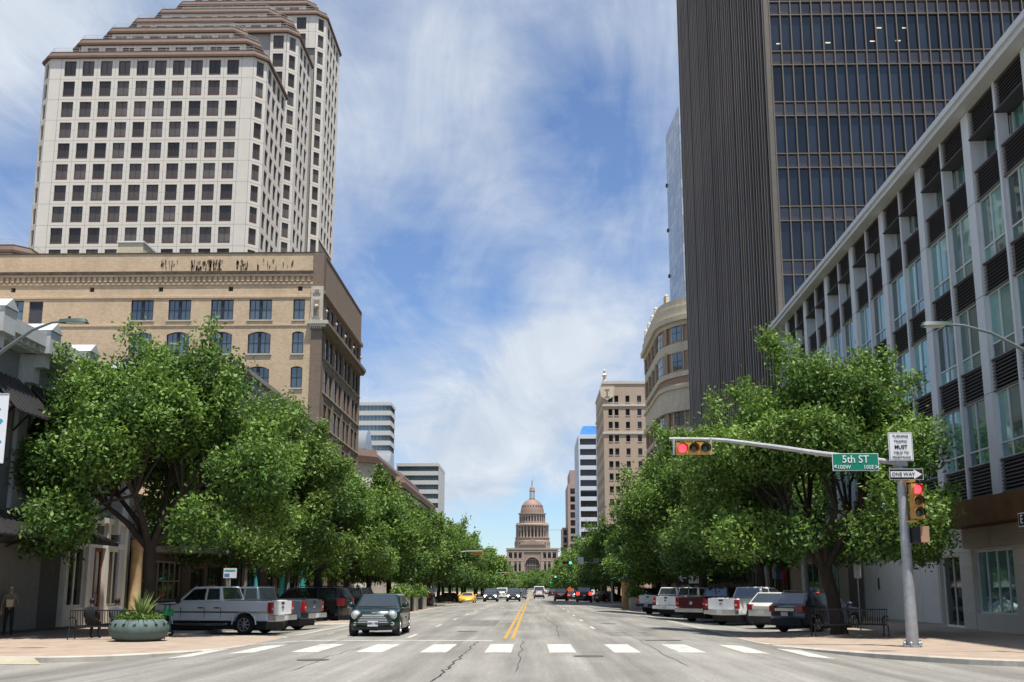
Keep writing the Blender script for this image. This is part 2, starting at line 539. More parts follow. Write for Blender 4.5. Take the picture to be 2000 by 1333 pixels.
# kerb pan edge lines in front of the parking bays
PAN = mat('gutter_concrete', (.36, .34, .29), .85, var=.2, scale=1.2, stain=.4)
sheet('gutter', -8.75, -8.35, 38, 112, PAN, n=20, nx=3, dz=.006)
sheet('gutter', 7.1, 7.5, 39, 112, PAN, n=20, nx=3, dz=.006)
# cracks
CRACK = mat('crack_tar', (.03, .03, .03), .8)


def crack(pts, w):
    mb = MB(); rr = random.Random(len(pts))
    P = []
    for a, b in zip(pts, pts[1:]):
        for t in range(6):
            u = t / 6
            P.append(((a[0] + (b[0] - a[0]) * u) + rr.uniform(-.06, .06), a[1] + (b[1] - a[1]) * u))
    for i, (a, b) in enumerate(zip(P, P[1:])):
        wa = w * (.35 + .65 * abs(math.sin(i * 1.7))); wb = w * (.35 + .65 * abs(math.sin((i + 1) * 1.7)))
        mb.poly([(a[0] - wa, a[1], gz(*a) + .006), (a[0] + wa, a[1], gz(*a) + .006), (b[0] + wb, b[1], gz(*b) + .006), (b[0] - wb, b[1], gz(*b) + .006)], CRACK)
    put('crack', mb, road)


def gp(x, y): p = ground(x, y); return (p.x, p.y)


crack([gp(838, 1333), gp(868, 1310), gp(880, 1302), gp(893, 1290), gp(905, 1278)], .022)
crack([gp(905, 1279), gp(925, 1262), gp(932, 1252)], .014)
crack([gp(560, 1322), gp(640, 1318), gp(760, 1322)], .012)
crack([gp(1010, 1300), gp(1130, 1296), gp(1240, 1301)], .010)
crack([(-7.9, 24.2), (-2, 23.9), (3, 24.1), (7.5, 23.8)], .02)
crack([(.9, 34), (1.0, 44), (.7, 55), (1.0, 70)], .012)
crack([(-5.9, 30), (-5.8, 38), (-6.1, 47)], .012)


# patches, seams and covers on the carriageway
PATCH = road_mat('asphalt_patch', (.165, .158, .142), 3); IRON = mat('cast_iron', (.13, .12, .105), .6, .4, var=.3, scale=8)
for (a, b, c, d) in ((2.6, 4.1, 35, 38.2), (-3.6, -1.6, 44, 52), (4.3, 6.2, 58, 66)): sheet('asphalt_patch', a, b, c, d, PATCH, n=4, nx=3, dz=.004)
for (x, y) in ((1.3, 24.6), (-2.4, 38.5), (3.4, 47), (-4.85, 23.2)):
    q = MB(); q.lathe([(.36, 0), (.36, .006), (.30, .006), (.29, .002), (0, .002)], IRON, 20); put('manhole_cover', q, road, (x, y, gz(x, y) + .004))
crack([(-.3, 20), (-.28, 26), (-.33, 33)], .010); crack([(3.2, 21.5), (3.15, 27), (3.3, 34), (3.2, 43)], .010); crack([(-4.6, 20), (-4.7, 24.5), (-4.6, 29)], .011)

# pavements: top slab with a kerb of its own
def offset_poly(pts, d):
    n = len(pts); out = []
    for i in range(n):
        a, b, c = Vector(pts[i - 1]), Vector(pts[i]), Vector(pts[(i + 1) % n])
        e1, e2 = (b - a).normalized(), (c - b).normalized()
        n1, n2 = Vector((-e1.y, e1.x)), Vector((-e2.y, e2.x))
        m_ = (n1 + n2); m_ = m_ / max(.3, m_.length_squared / 2) if m_.length > 1e-4 else n1
        out.append((b.x + m_.x * d, b.y + m_.y * d))
    return out


def fillet(pts, rad, n=5):
    out = []; N_ = len(pts)
    for i in range(N_):
        a, b, c = Vector(pts[i - 1]), Vector(pts[i]), Vector(pts[(i + 1) % N_])
        r = min(rad, (a - b).length * .45, (c - b).length * .45)
        p, q = b + (a - b).normalized() * r, b + (c - b).normalized() * r
        for k in range(n + 1):
            t = k / n
            out.append(tuple((p * (1 - t) ** 2 + b * 2 * t * (1 - t) + q * t * t)))
    return out


def pavement(name, pts, ztop, m=PAVE):
    pts = fillet(pts, 1.6)
    inner = offset_poly(pts, .18)
    mb = MB(); n = len(pts)
    v = [(p[0], p[1], ztop) for p in inner]
    mb.poly(v, m)
    o = struct(name, mb)
    k = MB()
    k.prism(offset_poly(pts, -.015), ztop - .7, ztop - .025, CONC, cap=False)
    a, b = offset_poly(pts, -.015), offset_poly(pts, .02)
    vs = [(p[0], p[1], ztop - .025) for p in a] + [(p[0], p[1], ztop + .004) for p in b] + [(p[0], p[1], ztop + .004) for p in inner]
    k.faces(vs, [(i, (i + 1) % n, n + (i + 1) % n, n + i) for i in range(n)] + [(n + i, n + (i + 1) % n, 2 * n + (i + 1) % n, 2 * n + i) for i in range(n)], CONC)
    put('kerb', k, o)
    return o


def bay_line(x_out, x_in, spans):       # kerb line with bulb-outs
    pts = []
    for (a, b) in spans:                # parking bays between bulbs
        pts += [(x_out, a), (x_in, a + 1.8), (x_in, b - 1.8), (x_out, b)]
    return pts


left = [(-120, 26.2), (-11.2, 26.2), (-9.0, 29.2), (-8.3, 32.5)] + bay_line(-8.4, -13.3, [(37.4, 51.2), (54.6, 72), (94, 110)]) + [(-8.4, 114), (-19.9, 114.3), (-120, 114.3)]
right = [(7.0, 114)] + list(reversed(bay_line(7.0, 12.2, [(40, 82), (87, 110)]))) + [(7.0, 33), (8.2, 29.5), (11.2, 25.2), (120, 25.2), (120, 114.3), (19.3, 114.3)]
pavement('pavement_left', left, -.13)
pavement('pavement_right', right, -.13)
for ya, yb in ((139.2, 222), (247, 330), (355, 438), (463, 640)):
    z0 = gz(0, (ya + yb) / 2) - .13
    m_ = (ya + yb) / 2
    pavement('pavement_left', [(-120, ya), (-8.4, ya)] + bay_line(-8.4, -13.3, [(ya + 6, m_ - 3), (m_ + 3, yb - 6)]) + [(-8.4, yb), (-120, yb)], z0)
    pavement('pavement_right', [(7.0, yb)] + list(reversed(bay_line(7.0, 12.2, [(ya + 6, m_ - 3), (m_ + 3, yb - 6)]))) + [(7.0, ya), (120, ya), (120, yb)], z0)
for sx in (-1, 1):
    hill = grid_mesh([sx * a + (CX if a < 25 else 0) for a in ((10, 40, 120, 400) if sx > 0 else (400, 120, 40, 10))] if sx > 0 else [-400, -120, -40, CX - 10], list(range(640, 1300, 30)), lambda x, y: gz(0, y) + .05, mat('lawn_grass', (.05, .085, .025), .9, var=.3, scale=.2))
    struct('hill', hill)
g = MB(); g.poly([(-20, 898, 9.2), (20, 898, 9.2), (20, 1300, 9.2), (-20, 1300, 9.2)], ROADM); struct('forecourt', g)
# pale ramp flares at both corners
RAMP = mat('ramp_concrete', (.36, .32, .23), .85, var=.15, scale=2, stain=.3)
for (xa, ya, xb, yb) in ((-16.5, 25.55, -12.0, 26.15), (11.6, 24.55, 16.2, 25.15)):
    g = MB(); g.faces([(xa, ya, -.27), (xb, ya, -.27), (xb - .5, yb, -.135), (xa + .5, yb, -.135)], [(0, 1, 2, 3)], RAMP); struct('kerb_ramp', g)
# ================================================================== buildings on the left (west) side
XL = -19.6
BRICK = brickmat('tan_brick', (.66, .49, .315), (.53, .38, .235), (.55, .465, .355), 1, .45, .5)
BRICKD = brickmat('brown_brick', (.25, .185, .14), (.19, .135, .10), (.2, .165, .13), 1, .3, .5)
STONE = mat('cream_stone', (.50, .45, .36), .8, var=.12, stain=.35, bump=.2)
BSTONE = mat('brown_stone', (.27, .205, .155), .85, var=.15, stain=.3, bump=.2)
SOOT = mat('soot_stained_brick', (.085, .066, .046), .95, var=.5, scale=1.6); SOOT2 = mat('soot_streak', (.17, .125, .085), .95, var=.6, scale=5)
NAVY = mat('navy_window_frame', (.02, .025, .035), .5)
GLB = glass('glass_blue_grey', (.05, .075, .085), wobble=.03)
PRECAST = mat('white_precast', (.66, .62, .545), .75, var=.05, scale=.4, stain=.10)
BROWNB = mat('brown_precast_band', (.115, .072, .052), .7, var=.15, scale=1)
BROWNF = mat('brown_window_sill', (.10, .058, .045), .6)
GLW = glass('glass_bronze', (.080, .070, .062), .25, spec=.25)

# ---- tan brick office block (south wall + street front)
d0, d1, dz = 92.2, 114.0, 32.7
bd = thing('brick_building', 'tall tan brick office block with dark windows and a stained parapet, left of the avenue', 'building', (XL, d0, 0))
xw = -40.0


def dx(px): return at_y(px, 600, d0).x - XL


def dzv(py): return at_y(500, py, d0).z


rows = [(585, 625, False), (648, 691, True), (716, 758, True), (783, 824, True), (850, 891, True)]
cols = [(278, 47), (351, 47), (434, 47), (509, 47), (584, 24)]
sc = d0 / 2035
holes = []; wins = []
for r_i, (ya, yb, arch) in enumerate(rows):
    za, zb = dzv(yb), dzv(ya)
    for cx, w in cols + ([(32, 30)] if r_i == 0 else []):
        x = dx(cx); hw = w * sc / 2
        holes.append((x - hw, x + hw, za, zb)); wins.append((x, hw, za, zb, arch, w))
door = (dx(57), dx(84), dzv(637), dzv(587)); holes.append(door)
vents = [(dx(px) - .22, dx(px) + .22, dzv(569), dzv(560)) for px in (23, 177, 312, 449, 585)]
holes += vents
mb = MB()
wall_mb(mb, -xw, dz, holes, BRICK, .3, x0=xw)
for (a, b, c, d) in vents: mb.poly([(a, .28, c), (b, .28, c), (b, .28, d), (a, .28, d)], DKGREY)
# arch fillers
for x, hw, za, zb, arch, w in wins:
    if not arch: continue
    rise = .28 * min(1, hw); n = 8
    top = []
    for i in range(n + 1):
        t = -1 + 2 * i / n; top.append((x + t * hw, zb - rise * t * t))
    for i in range(n):
        (xa, z1), (xb, z2) = top[i], top[i + 1]
        mb.poly([(xa, .001, z1), (xb, .001, z2), (xb, .001, zb), (xa, .001, zb)], BRICK)
        mb.poly([(xa, .3, z1), (xb, .3, z2), (xb, .001, z2), (xa, .001, z1)], BRICK)
mb.poly([(xw, 0, dz), (0, 0, dz), (0, 22, dz), (xw, 22, dz)], DKGREY)
mb.poly([(xw, 22, 0), (0, 22, 0), (0, 22, dz), (xw, 22, dz)], BRICK)
mb.poly([(xw, 0, 0), (xw, 22, 0), (xw, 22, dz), (xw, 0, dz)], BRICK)
put('wall', mb, bd)
mb = MB()
zc = dzv(541)
mb.box(xw, -.9, -.22, 0, zc, zc + .22, BRICK); mb.box(xw, -.9, -.30, 0, zc + .22, zc + .5, SOOT)
mb.box(xw, -.9, -.10, 0, zc - .75, zc - .55, BRICK)
i = 0
x = xw + .1
while x < -1.2:
    mb.box(x, x + .28, -.16, 0, zc - .48, zc - .01, BRICK); x += .52
mb.box(xw, -.9, -.08, 0, dzv(582), dzv(578), BRICK); mb.box(xw, -.9, -.07, 0, dzv(637), dzv(634), BRICK)
put('cornice', mb, bd)
mb = MB(); mb.box(xw, .02, -.06, .3, dz, dz + .12, SOOT); mb.box(-.28, .06, .3, 21.7, dz, dz + .12, BSTONE); put('coping', mb, bd)
# soot patches under the coping, blotches with shapes of their own
mb = MB(); rr = random.Random(9)
for (pa, pb, n_) in ((310, 345, 14), (368, 432, 70), (455, 480, 22), (495, 572, 16)):
    for i in range(n_):
        a = dx(rr.uniform(pa, pb)); t = dzv(rr.uniform(508, 527)); w = rr.uniform(.025, .11); l = rr.uniform(.15, .75)
        mb.poly([(a - w, -.006, t), (a - w * .3, -.006, t - l), (a + w * .4, -.006, t - l * .9), (a + w, -.006, t + .05), (a, -.006, t + .16)], SOOT2)
put('soot_stain', mb, bd)['kind'] = 'stuff'
wpair = window_mesh(47 * sc, dzv(585) - dzv(625), 4, 2, NAVY, GLB, .09, .08, None, .05)
pm = MB(); pm.box(-.14, .14, -.02, .07, .08, dzv(585) - dzv(625) - .08, NAVY)
mull = pm.mesh('mullion')
wsing = window_mesh(24 * sc, dzv(585) - dzv(625), 2, 2, NAVY, GLB, .09, .08, None, .05)
SILL = MB(); SILL.box(-1.3, 1.3, -.10, .02, -.14, -.003, STONE); SILLm = SILL.mesh('sill')
for x, hw, za, zb, arch, w in wins:
    wm = wpair if w > 40 else wsing
    o = put_window(wm, bd, (x, .14, za)); o.scale = (hw * 2 / ((47 if w > 40 else 24) * sc), 1, (zb - za) / (dzv(585) - dzv(625)))
    if w > 40: put('mullion', mull, o)
    put('sill', SILLm, o, (0, -.15, 0), scale=(w / 50, 1, 1))
mb = MB(); mb.box(door[0], door[1], .15, .2, door[2], door[3], mat('slate_door', (.06, .06, .07), .6))
dr = put('door', mb, bd); m2 = MB()
for i in range(8): m2.box(door[0] + .15, door[1] - .15, .13, .15, door[3] - .75 + i * .08, door[3] - .71 + i * .08, DKGREY)
put('vent_grille', m2, dr)
# street front (faces east): local x runs north
fr = put('street_front', None, bd, (0, 0, 0)); fr.empty_display_size = .1
flen = d1 - d0
fh = []; fw = []
for r_i, (ya, yb, arch) in enumerate(rows + [(917, 958, False)]):
    za, zb = dzv(yb), dzv(ya)
    for p in range(4):
        for q in (0, 1):
            x = 2.2 + p * 4.95 + q * 2.15
            fh.append((x, x + 1.6, za - .1, zb + .1)); fw.append((x + .8, za - .1))
mb = MB(); wall_mb(mb, flen - .9, dz, fh, BSTONE, .16, x0=.9)
bpy.data.objects.remove(fr)
put('street_wall', mb, bd, (0, 0, 0), R(90))
wf = window_mesh(1.6, dzv(585) - dzv(625) + .2, 1, 2, NAVY, GLASSD, .07, .06)
for x, z in fw:
    put_window(wf, bd, (-.1, x, z), R(90))
mb = MB()
zc2 = dzv(634)
mb.box(-.03, .12, 0, .9, .0, dz, BRICKD); mb.box(-.9, .12, -.10, 0, 0, dz, BRICKD)
put('corner_pier', mb, bd)
mb = MB()      # carved panel and bracket at the corner
mb.box(-1.0, .14, -.2, -.10, dzv(632), dzv(561), STONE); mb.box(-.85, -.05, -.26, -.2, dzv(622), dzv(584), STONE); mb.box(-.72, -.18, -.3, -.26, dzv(618), dzv(588), BSTONE)
mb.sphere((-.45, -.32, dzv(601)), .2, STONE); mb.box(-.8, -.1, -.27, -.2, dzv(575), dzv(566), STONE); mb.box(-.65, -.25, -.3, -.27, dzv(573), dzv(568), BSTONE)
mb.box(-1.25, .7, -.45, -.0, zc2 - .05, zc2 + .28, STONE); mb.box(-1.1, .5, -.35, 0, zc2 - .3, zc2 - .05, STONE)
for i in range(6): mb.box(-1.0 + i * .2, -.9 + i * .2, -.33, -.1, zc2 - .5, zc2 - .3, STONE)
put('carved_corner', mb, bd)
mb = MB(); mb.box(0, .7, 0, flen, zc2 - .05, zc2 + .28, BSTONE); mb.box(0, .45, 0, flen, zc2 - .4, zc2 - .05, BSTONE); mb.box(0, .3, 0, flen, dzv(575), dzv(568), BSTONE)
for i in range(26): mb.box(.02, .6, .4 + i * .84, .62 + i * .84, zc2 - .32, zc2 - .05, BSTONE)
put('street_cornice', mb, bd)
mb = MB()
for p in range(5):
    y = 1.2 + p * 4.95; mb.box(0, .06, y, y + .7, 0, dz - 3, BSTONE); mb.sphere((.12, y + .35, dzv(601)), .17, STONE, 8, 6)
put('pilaster', mb, bd)
for rz_ in [dzv(r[1]) - .22 for r in rows]:
    mb = MB(); mb.box(0, .12, .9, flen, rz_, rz_ + .12, STONE); put('sill_course', mb, bd)
mb = MB(); mb.box(dx(204), dx(255), 2, 9, dz, dzv(467) + .4, mat('cream_render', (.55, .48, .33), .8)); mb.box(dx(204) - .1, dx(255) + .1, 1.9, 9.1, dzv(467) + .4, dzv(467) + .55, WHITE)
put('roof_house', mb, bd)
mb = MB(); mb.box(dx(136), dx(290), 9.5, 12, dz, dzv(484) + .8, WHITE); put('roof_house', mb, bd)

# turquoise glazed columns along the shop fronts
TEAL = mat('turquoise_glaze', (.05, .36, .36), .4, var=.15)
col = MB()
col.lathe([(.42, 0), (.42, .25), (.3, .45), (.22, .9), (.26, 1.1), (.22, 1.3), (.22, 2.7), (.3, 2.8), (.3, 3.1), (.18, 3.3), (.0, 3.5)], TEAL, 12)
colm = col.mesh('turquoise_column')

# ---- low block between (concrete parapet) with a brick party wall
c0, c1, cz = 66.0, 92.1, 16.3
bc = thing('shop_building', 'lower three storey concrete shop block with brick party wall behind the left trees', 'building', (XL, c0, 0))
mb = MB()
wall_mb(mb, 26, cz, [], BRICK, x0=-26)
mb.poly([(-26, 0, cz), (0, 0, cz), (0, 26, cz), (-26, 26, cz)], DKGREY)
put('wall', mb, bc)
mb = MB(); holes = []
for i in range(7):
    for z in (5.2, 9.2):
        holes.append((1.2 + i * 3.6, 3.6 + i * 3.6, z, z + 2.4))
for i in range(6): holes.append((.9 + i * 4.2, 4.5 + i * 4.2, .3, 3.6))
GREYC = mat('weathered_concrete', (.30, .275, .24), .85, var=.14, stain=.4, bump=.2)
wall_mb(mb, 26, cz, holes, GREYC, .3, x0=0)
put('street_wall', mb, bc, (0, 0, 0), R(90))
wq = window_mesh(2.4, 2.4, 2, 2, NAVY, GLASSD, .08); ws_ = window_mesh(3.6, 3.3, 3, 1, NAVY, GLASSD, .1)
for h in holes:
    put_window(wq if h[2] > 1 else ws_, bc, (-.18, (h[0] + h[1]) / 2, h[2]), R(90), 'window' if h[2] > 1 else 'shop_window')
mb = MB(); mb.box(0, .14, 0, 26, cz - 1.9, cz - 1.7, GREYC); mb.box(-26, .2, -.2, 0, cz - .25, cz + .05, GREYC); mb.box(-.4, .2, 0, 26, cz - .2, cz + .1, GREYC)
mb.box(0, .3, 0, 26, 3.9, 4.5, GREYC); put('cornice', mb, bc)
for y in (4, 11, 18, 25): put('column', colm, bc, (1.0, y, -.13))

# ---- one-storey shop with a flat canopy
b0, b1 = 50.3, 66.0
TANW = mat('tan_stucco', (.42, .36, .26), .85, var=.12, stain=.3)
bb = thing('low_shop', 'low tan one storey shop with flat grey canopy and gridded window', 'shop', (XL, b0, 0))
mb = MB(); hs = [(1.6, 7.6, .9, 3.0), (9.0, 11.4, .05, 2.7), (12.0, 15.2, .4, 2.9)]
wall_mb(mb, b1 - b0, 6.2, hs, mat('dark_brown_wall', (.16, .125, .10), .85), .25)
put('wall', mb, bb, (0, 0, 0), R(90))
mb = MB(); mb.box(-20, -.02, .02, b1 - b0, 4.0, 6.2, TANW); mb.box(-20, -.3, .0, b1 - b0, 0, 4, TANW); put('block', mb, bb)
put_window(window_mesh(6.0, 2.1, 7, 2, mat('pale_mullion', (.4, .38, .33), .6), GLASSD, .09, .08, None, .08), bb, (-.15, 4.6, .9), R(90), 'shop_window')
put_window(window_mesh(2.4, 2.65, 2, 1, NAVY, GLASSD, .1), bb, (-.15, 10.2, .05), R(90), 'door')
put_window(window_mesh(3.2, 2.5, 4, 1, NAVY, GLASSD, .08), bb, (-.15, 13.6, .4), R(90), 'shop_window')
mb = MB(); CANO = mat('canopy_grey', (.20, .21, .20), .6); mb.box(.0, 3.0, .3, b1 - b0 - .2, 3.35, 3.62, CANO); mb.box(.02, 2.9, .35, b1 - b0 - .25, 3.62, 3.75, DKGREY); put('canopy', mb, bb)
mb = MB(); mb.box(.02, .06, .5, 1.1, 1.6, 2.3, mat('red_notice', (.33, .05, .06), .6)); put('notice_board', mb, bb)

# ---- grey two-storey shop at the corner
a0, a1, az = 27.5, 50.0, 11.4
GREYP = mat('grey_painted_wall', (.20, .205, .21), .75, var=.08, stain=.15)
PALEP = mat('pale_painted_trim', (.45, .46, .46), .65, var=.06, stain=.12)
CREAMP = mat('cream_painted_timber', (.60, .57, .49), .6, var=.07, stain=.15)
ba = thing('corner_shop', 'grey painted two storey shop with bracketed cornice and black awnings at left edge', 'shop', (XL, a0, 0))
al = a1 - a0
mb = MB()
up = [(1.2 + i * 3.5, 3.2 + i * 3.5, 6.0, 9.2) for i in range(6)]
st = [(15.2, 21.6, .02, 4.6)]
wall_mb(mb, al, az - .9, up + st, GREYP, .35)
put('street_wall', mb, ba, (0, 0, 0), R(90))
mb = MB(); wall_mb(mb, 25, az - .9, [], GREYP, x0=-25); put('side_wall', mb, ba)
mb = MB(); mb.poly([(-25, 0, az - 1), (0, 0, az - 1), (0, al, az - 1), (-25, al, az - 1)], DKGREY); mb.poly([(0, al, 0), (-25, al, 0), (-25, al, az - 1), (0, al, az - 1)], GREYP); put('roof', mb, ba)
wu = window_mesh(2.0, 3.2, 2, 2, DKGREY, GLASSD, .12)
for h in up: put_window(wu, ba, (-.25, (h[0] + h[1]) / 2, h[2]), R(90))
AWN = mat('black_awning_metal', (.022, .02, .021), .4, var=.2)


def awning(y0, y1, ztop, zbot, out, ribs, name='awning'):
    mb = MB()
    mb.poly([(.02, y0, ztop), (.02, y1, ztop), (out, y1, zbot), (out, y0, zbot)], AWN)
    mb.poly([(.02, y0, ztop - .06), (out, y0, zbot - .06), (out, y1, zbot - .06), (.02, y1, ztop - .06)], AWN)
    mb.poly([(out, y0, zbot - .06), (out, y0, zbot), (out, y1, zbot), (out, y1, zbot - .06)], AWN)
    o = put(name, mb, ba)
    r = MB()
    for i in range(ribs + 1):
        y = y0 + (y1 - y0) * i / ribs
        r.bar((.04, y, ztop + .03), (out, y, zbot + .03), .05, .07, mat('awning_rib', (.075, .07, .07), .4))
    put('rib', r, o)['kind'] = 'stuff'
    b = MB()
    for i in range(0, ribs + 1, 4):
        y = y0 + (y1 - y0) * i / ribs
        b.bar((.02, y, zbot - .35), (out * .55, y, (zbot + ztop) / 2 - .25), .05, .05, BLACK)
    put('bracket', b, o)['kind'] = 'stuff'


awning(4.0, 15.9, 4.35, 3.35, 2.1, 30)
for i in range(6): awning(.75 + i * 3.5, 3.65 + i * 3.5, 9.35, 7.75, 1.5, 9)
mb = MB()
for i in range(7):
    y = -.1 + i * 3.5
    mb.box(0, .16, y, y + .75, .0 if i > 4 else 4.5, az - 1.0, PALEP)
    mb.box(0, .5, y + .1, y + .65, az - 2.1, az - 1.0, PALEP); mb.box(.0, .9, y + .18, y + .57, az - 1.5, az - 1.0, PALEP)
    mb.prism([(0.0, y - .05), (1.15, y - .05), (1.15, y + .8), (0, y + .8)], az - 1.0, az - .1, PALEP)
    mb.faces([(0, y - .1, az - .1), (1.2, y - .1, az - .1), (1.2, y + .85, az - .1), (0, y + .85, az - .1), (0, y + .37, az + .28), (1.2, y + .37, az + .28)], [(1, 2, 5), (0, 1, 5, 4), (2, 3, 4, 5)], PALEP)
put('cornice_bracket', mb, ba)
mb = MB(); mb.box(-.2, 1.0, 0, al, az - .75, az - .25, PALEP); mb.box(-.2, .6, 0, al, az - 1.0, az - .75, PALEP)
for i in range(45): mb.box(.6, .85, .2 + i * .5, .38 + i * .5, az - .95, az - .75, PALEP)
put('cornice', mb, ba)
mb = MB(); mb.box(.02, .14, 8.6, 13.2, 0, 3.2, mat('grey_stone_cladding', (.23, .22, .20), .8, var=.12, scale=4)); mb.box(.01, .05, 13.25, 15.1, 0, 3.35, mat('dark_recess_wall', (.10, .095, .09), .8)); put('stone_cladding', mb, ba)
mb = MB(); mb.box(.015, .12, 3, 8.5, 0, 3.3, mat('dark_shop_front', (.05, .048, .047), .7)); put('shop_front', mb, ba)
# white timber shop front with door
sf = put('timber_front', None, ba); bpy.data.objects.remove(sf)
mb = MB(); y0 = 15.2
for y in (15.2, 17.3, 19.25, 21.3): mb.box(-.05, .25, y, y + .3, 0, 4.6, CREAMP)
mb.box(-.05, .2, 15.5, 21.3, 3.35, 3.6, CREAMP); mb.box(-.05, .18, 15.5, 17.3, 0, .75, CREAMP); mb.box(-.05, .18, 19.55, 21.3, 0, .75, CREAMP); mb.box(-.05, .3, 15.2, 21.6, 4.45, 4.7, CREAMP)
for y in (17.0, 19.6): mb.box(.1, .5, y + .1, y + .4, 4.0, 4.9, CREAMP)
put('timber_front', mb, ba)
wsf = window_mesh(1.8, 2.6, 2, 1, CREAMP, GLASSD, .12, .08, None, .12)
wst = window_mesh(1.75, .85, 1, 1, CREAMP, GLASSD, .1, .08)
for y in (16.4, 20.42): put_window(wsf, ba, (.1, y, .75), R(90), 'shop_window')
for y in (16.4, 18.42, 20.42): put_window(wst, ba, (.1, y, 3.6), R(90), 'fanlight')
WOOD = mat('red_brown_timber', (.17, .05, .022), .45, var=.3, scale=3, stretch=(1, 1, .1))
dm = window_mesh(.8, 3.3, 1, 1, WOOD, GLASSD, .14, .08, None, .12)
for y in (17.98, 18.84): d_ = put_window(dm, ba, (.06, y, .03), R(90), 'door')
for y in (18.3, 18.52):
    mb = MB(); mb.box(.14, .2, y, y + .04, .9, 1.3, STEEL); put('handle', mb, ba)
mb = MB(); mb.lathe([(.34, 0), (.34, .3), (.28, .4), (.27, 3.6), (.33, 3.75), (.33, 4.0)], mat('tan_sandstone', (.36, .25, .13), .8, var=.3, scale=2), 14, (.55, 22.05, -.13)); put('column', mb, ba)

# ---- stepped white office tower
tw = thing('office_tower', 'white stepped office tower with grid of dark square windows and brown roof bands', 'tower', (0, 0, 0))
BW, FH = 3.2, 3.86
pmb = MB(); g_ = .025
wall_mb(pmb, BW - 2 * g_, FH - 2 * g_, [(-1.04, 1.04, .52, 3.42)], PRECAST, .32, x0=-BW / 2 + g_, z0=g_)
for (a, b, c, d, nn) in ((-BW / 2 + g_, BW / 2 - g_, g_, g_, 0),): pass
for x_ in (-BW / 2 + g_, BW / 2 - g_): pmb.poly([(x_, 0, g_), (x_, .1, g_), (x_, .1, FH - g_), (x_, 0, FH - g_)], PRECAST)
for z_ in (g_, FH - g_): pmb.poly([(-BW / 2 + g_, 0, z_), (BW / 2 - g_, 0, z_), (BW / 2 - g_, .1, z_), (-BW / 2 + g_, .1, z_)], PRECAST)
for z_ in (1.95,):
    for sx in (-1, 1): pmb.box(sx * 1.3 - .27, sx * 1.3 + .27, -.004, 0, z_ - .012, z_ + .012, mat('joint_grey', (.38, .36, .32), .8))
panelM = pmb.mesh('facade_panel')
wmb = MB(); wmb.box(-1.04, 1.04, .14, .3, .52, .87, BROWNF); wmb.box(-1.04, -.97, .2, .3, .87, 3.42, BROWNF); wmb.box(.97, 1.04, .2, .3, .87, 3.42, BROWNF); wmb.box(-.97, .97, .2, .3, 3.35, 3.42, BROWNF)
wmb.box(-.02, .02, .22, .3, .87, 3.35, BROWNF); wmb.poly([(-1, .29, .85), (1, .29, .85), (1, .29, 3.4), (-1, .29, 3.4)], GLW)
winM = wmb.mesh('window')
# narrower panel for chamfered corners
CHW = 2.69
pc = MB(); wall_mb(pc, CHW - .05, FH - .05, [(-.72, .72, .52, 3.42)], PRECAST, .32, x0=-CHW / 2 + .025, z0=.025); panelC = pc.mesh('facade_panel')
wc = MB(); wc.box(-.72, .72, .14, .3, .52, .87, BROWNF); wc.poly([(-.72, .29, .85), (.72, .29, .85), (.72, .29, 3.42), (-.72, .29, 3.42)], GLW); wc.box(-.02, .02, .22, .3, .87, 3.42, BROWNF); winC = wc.mesh('window')
NPANEL = [0]
JOINT = mat('panel_backing', (.33, .31, .275), .8)
fars = MB()   # far panels beyond the 300 are joined


def panel(loc, rz, m=0):
    NPANEL[0] += 1
    o = put('facade_panel', panelC if m else panelM, tw, loc, rz)
    put('window', winC if m else winM, o)


def face(p0, p1, ztop, nrow, ncol=None):
    p0, p1 = Vector(p0), Vector(p1); d = p1 - p0; Ln = d.length
    rz = math.atan2(d.y, d.x); nc = ncol or max(1, int(Ln / BW)); off = (Ln - nc * BW) / 2
    for r in range(nrow):
        for c in range(nc):
            p = p0 + d.normalized() * (off + (c + .5) * BW); panel((p.x, p.y, ztop - (r + 1) * FH), rz)
    if off > .05:       # plain strips at both ends
        for a, b in ((0, off), (Ln - off, Ln)):
            for r in range(nrow):
                mb = MB()
                q, s_ = p0 + d.normalized() * (a + .02), p0 + d.normalized() * (b - .02); zb, zt = ztop - (r + 1) * FH + .02, ztop - r * FH - .02
                mb.poly([(q.x, q.y, zb), (s_.x, s_.y, zb), (s_.x, s_.y, zt), (q.x, q.y, zt)], PRECAST)
                put('corner_strip', mb, tw)


CH = 1.9


def octo(x0, x1, y0, y1, c=CH, g=0.0):
    x0, x1, y0, y1 = x0 - g, x1 + g, y0 - g, y1 + g; c = c + g * .4
    return [(x0 + c, y0), (x1 - c, y0), (x1, y0 + c), (x1, y1 - c), (x1 - c, y1), (x0 + c, y1), (x0, y1 - c), (x0, y0 + c)]


RAIL = mat('roof_rail', (.45, .46, .46), .5)


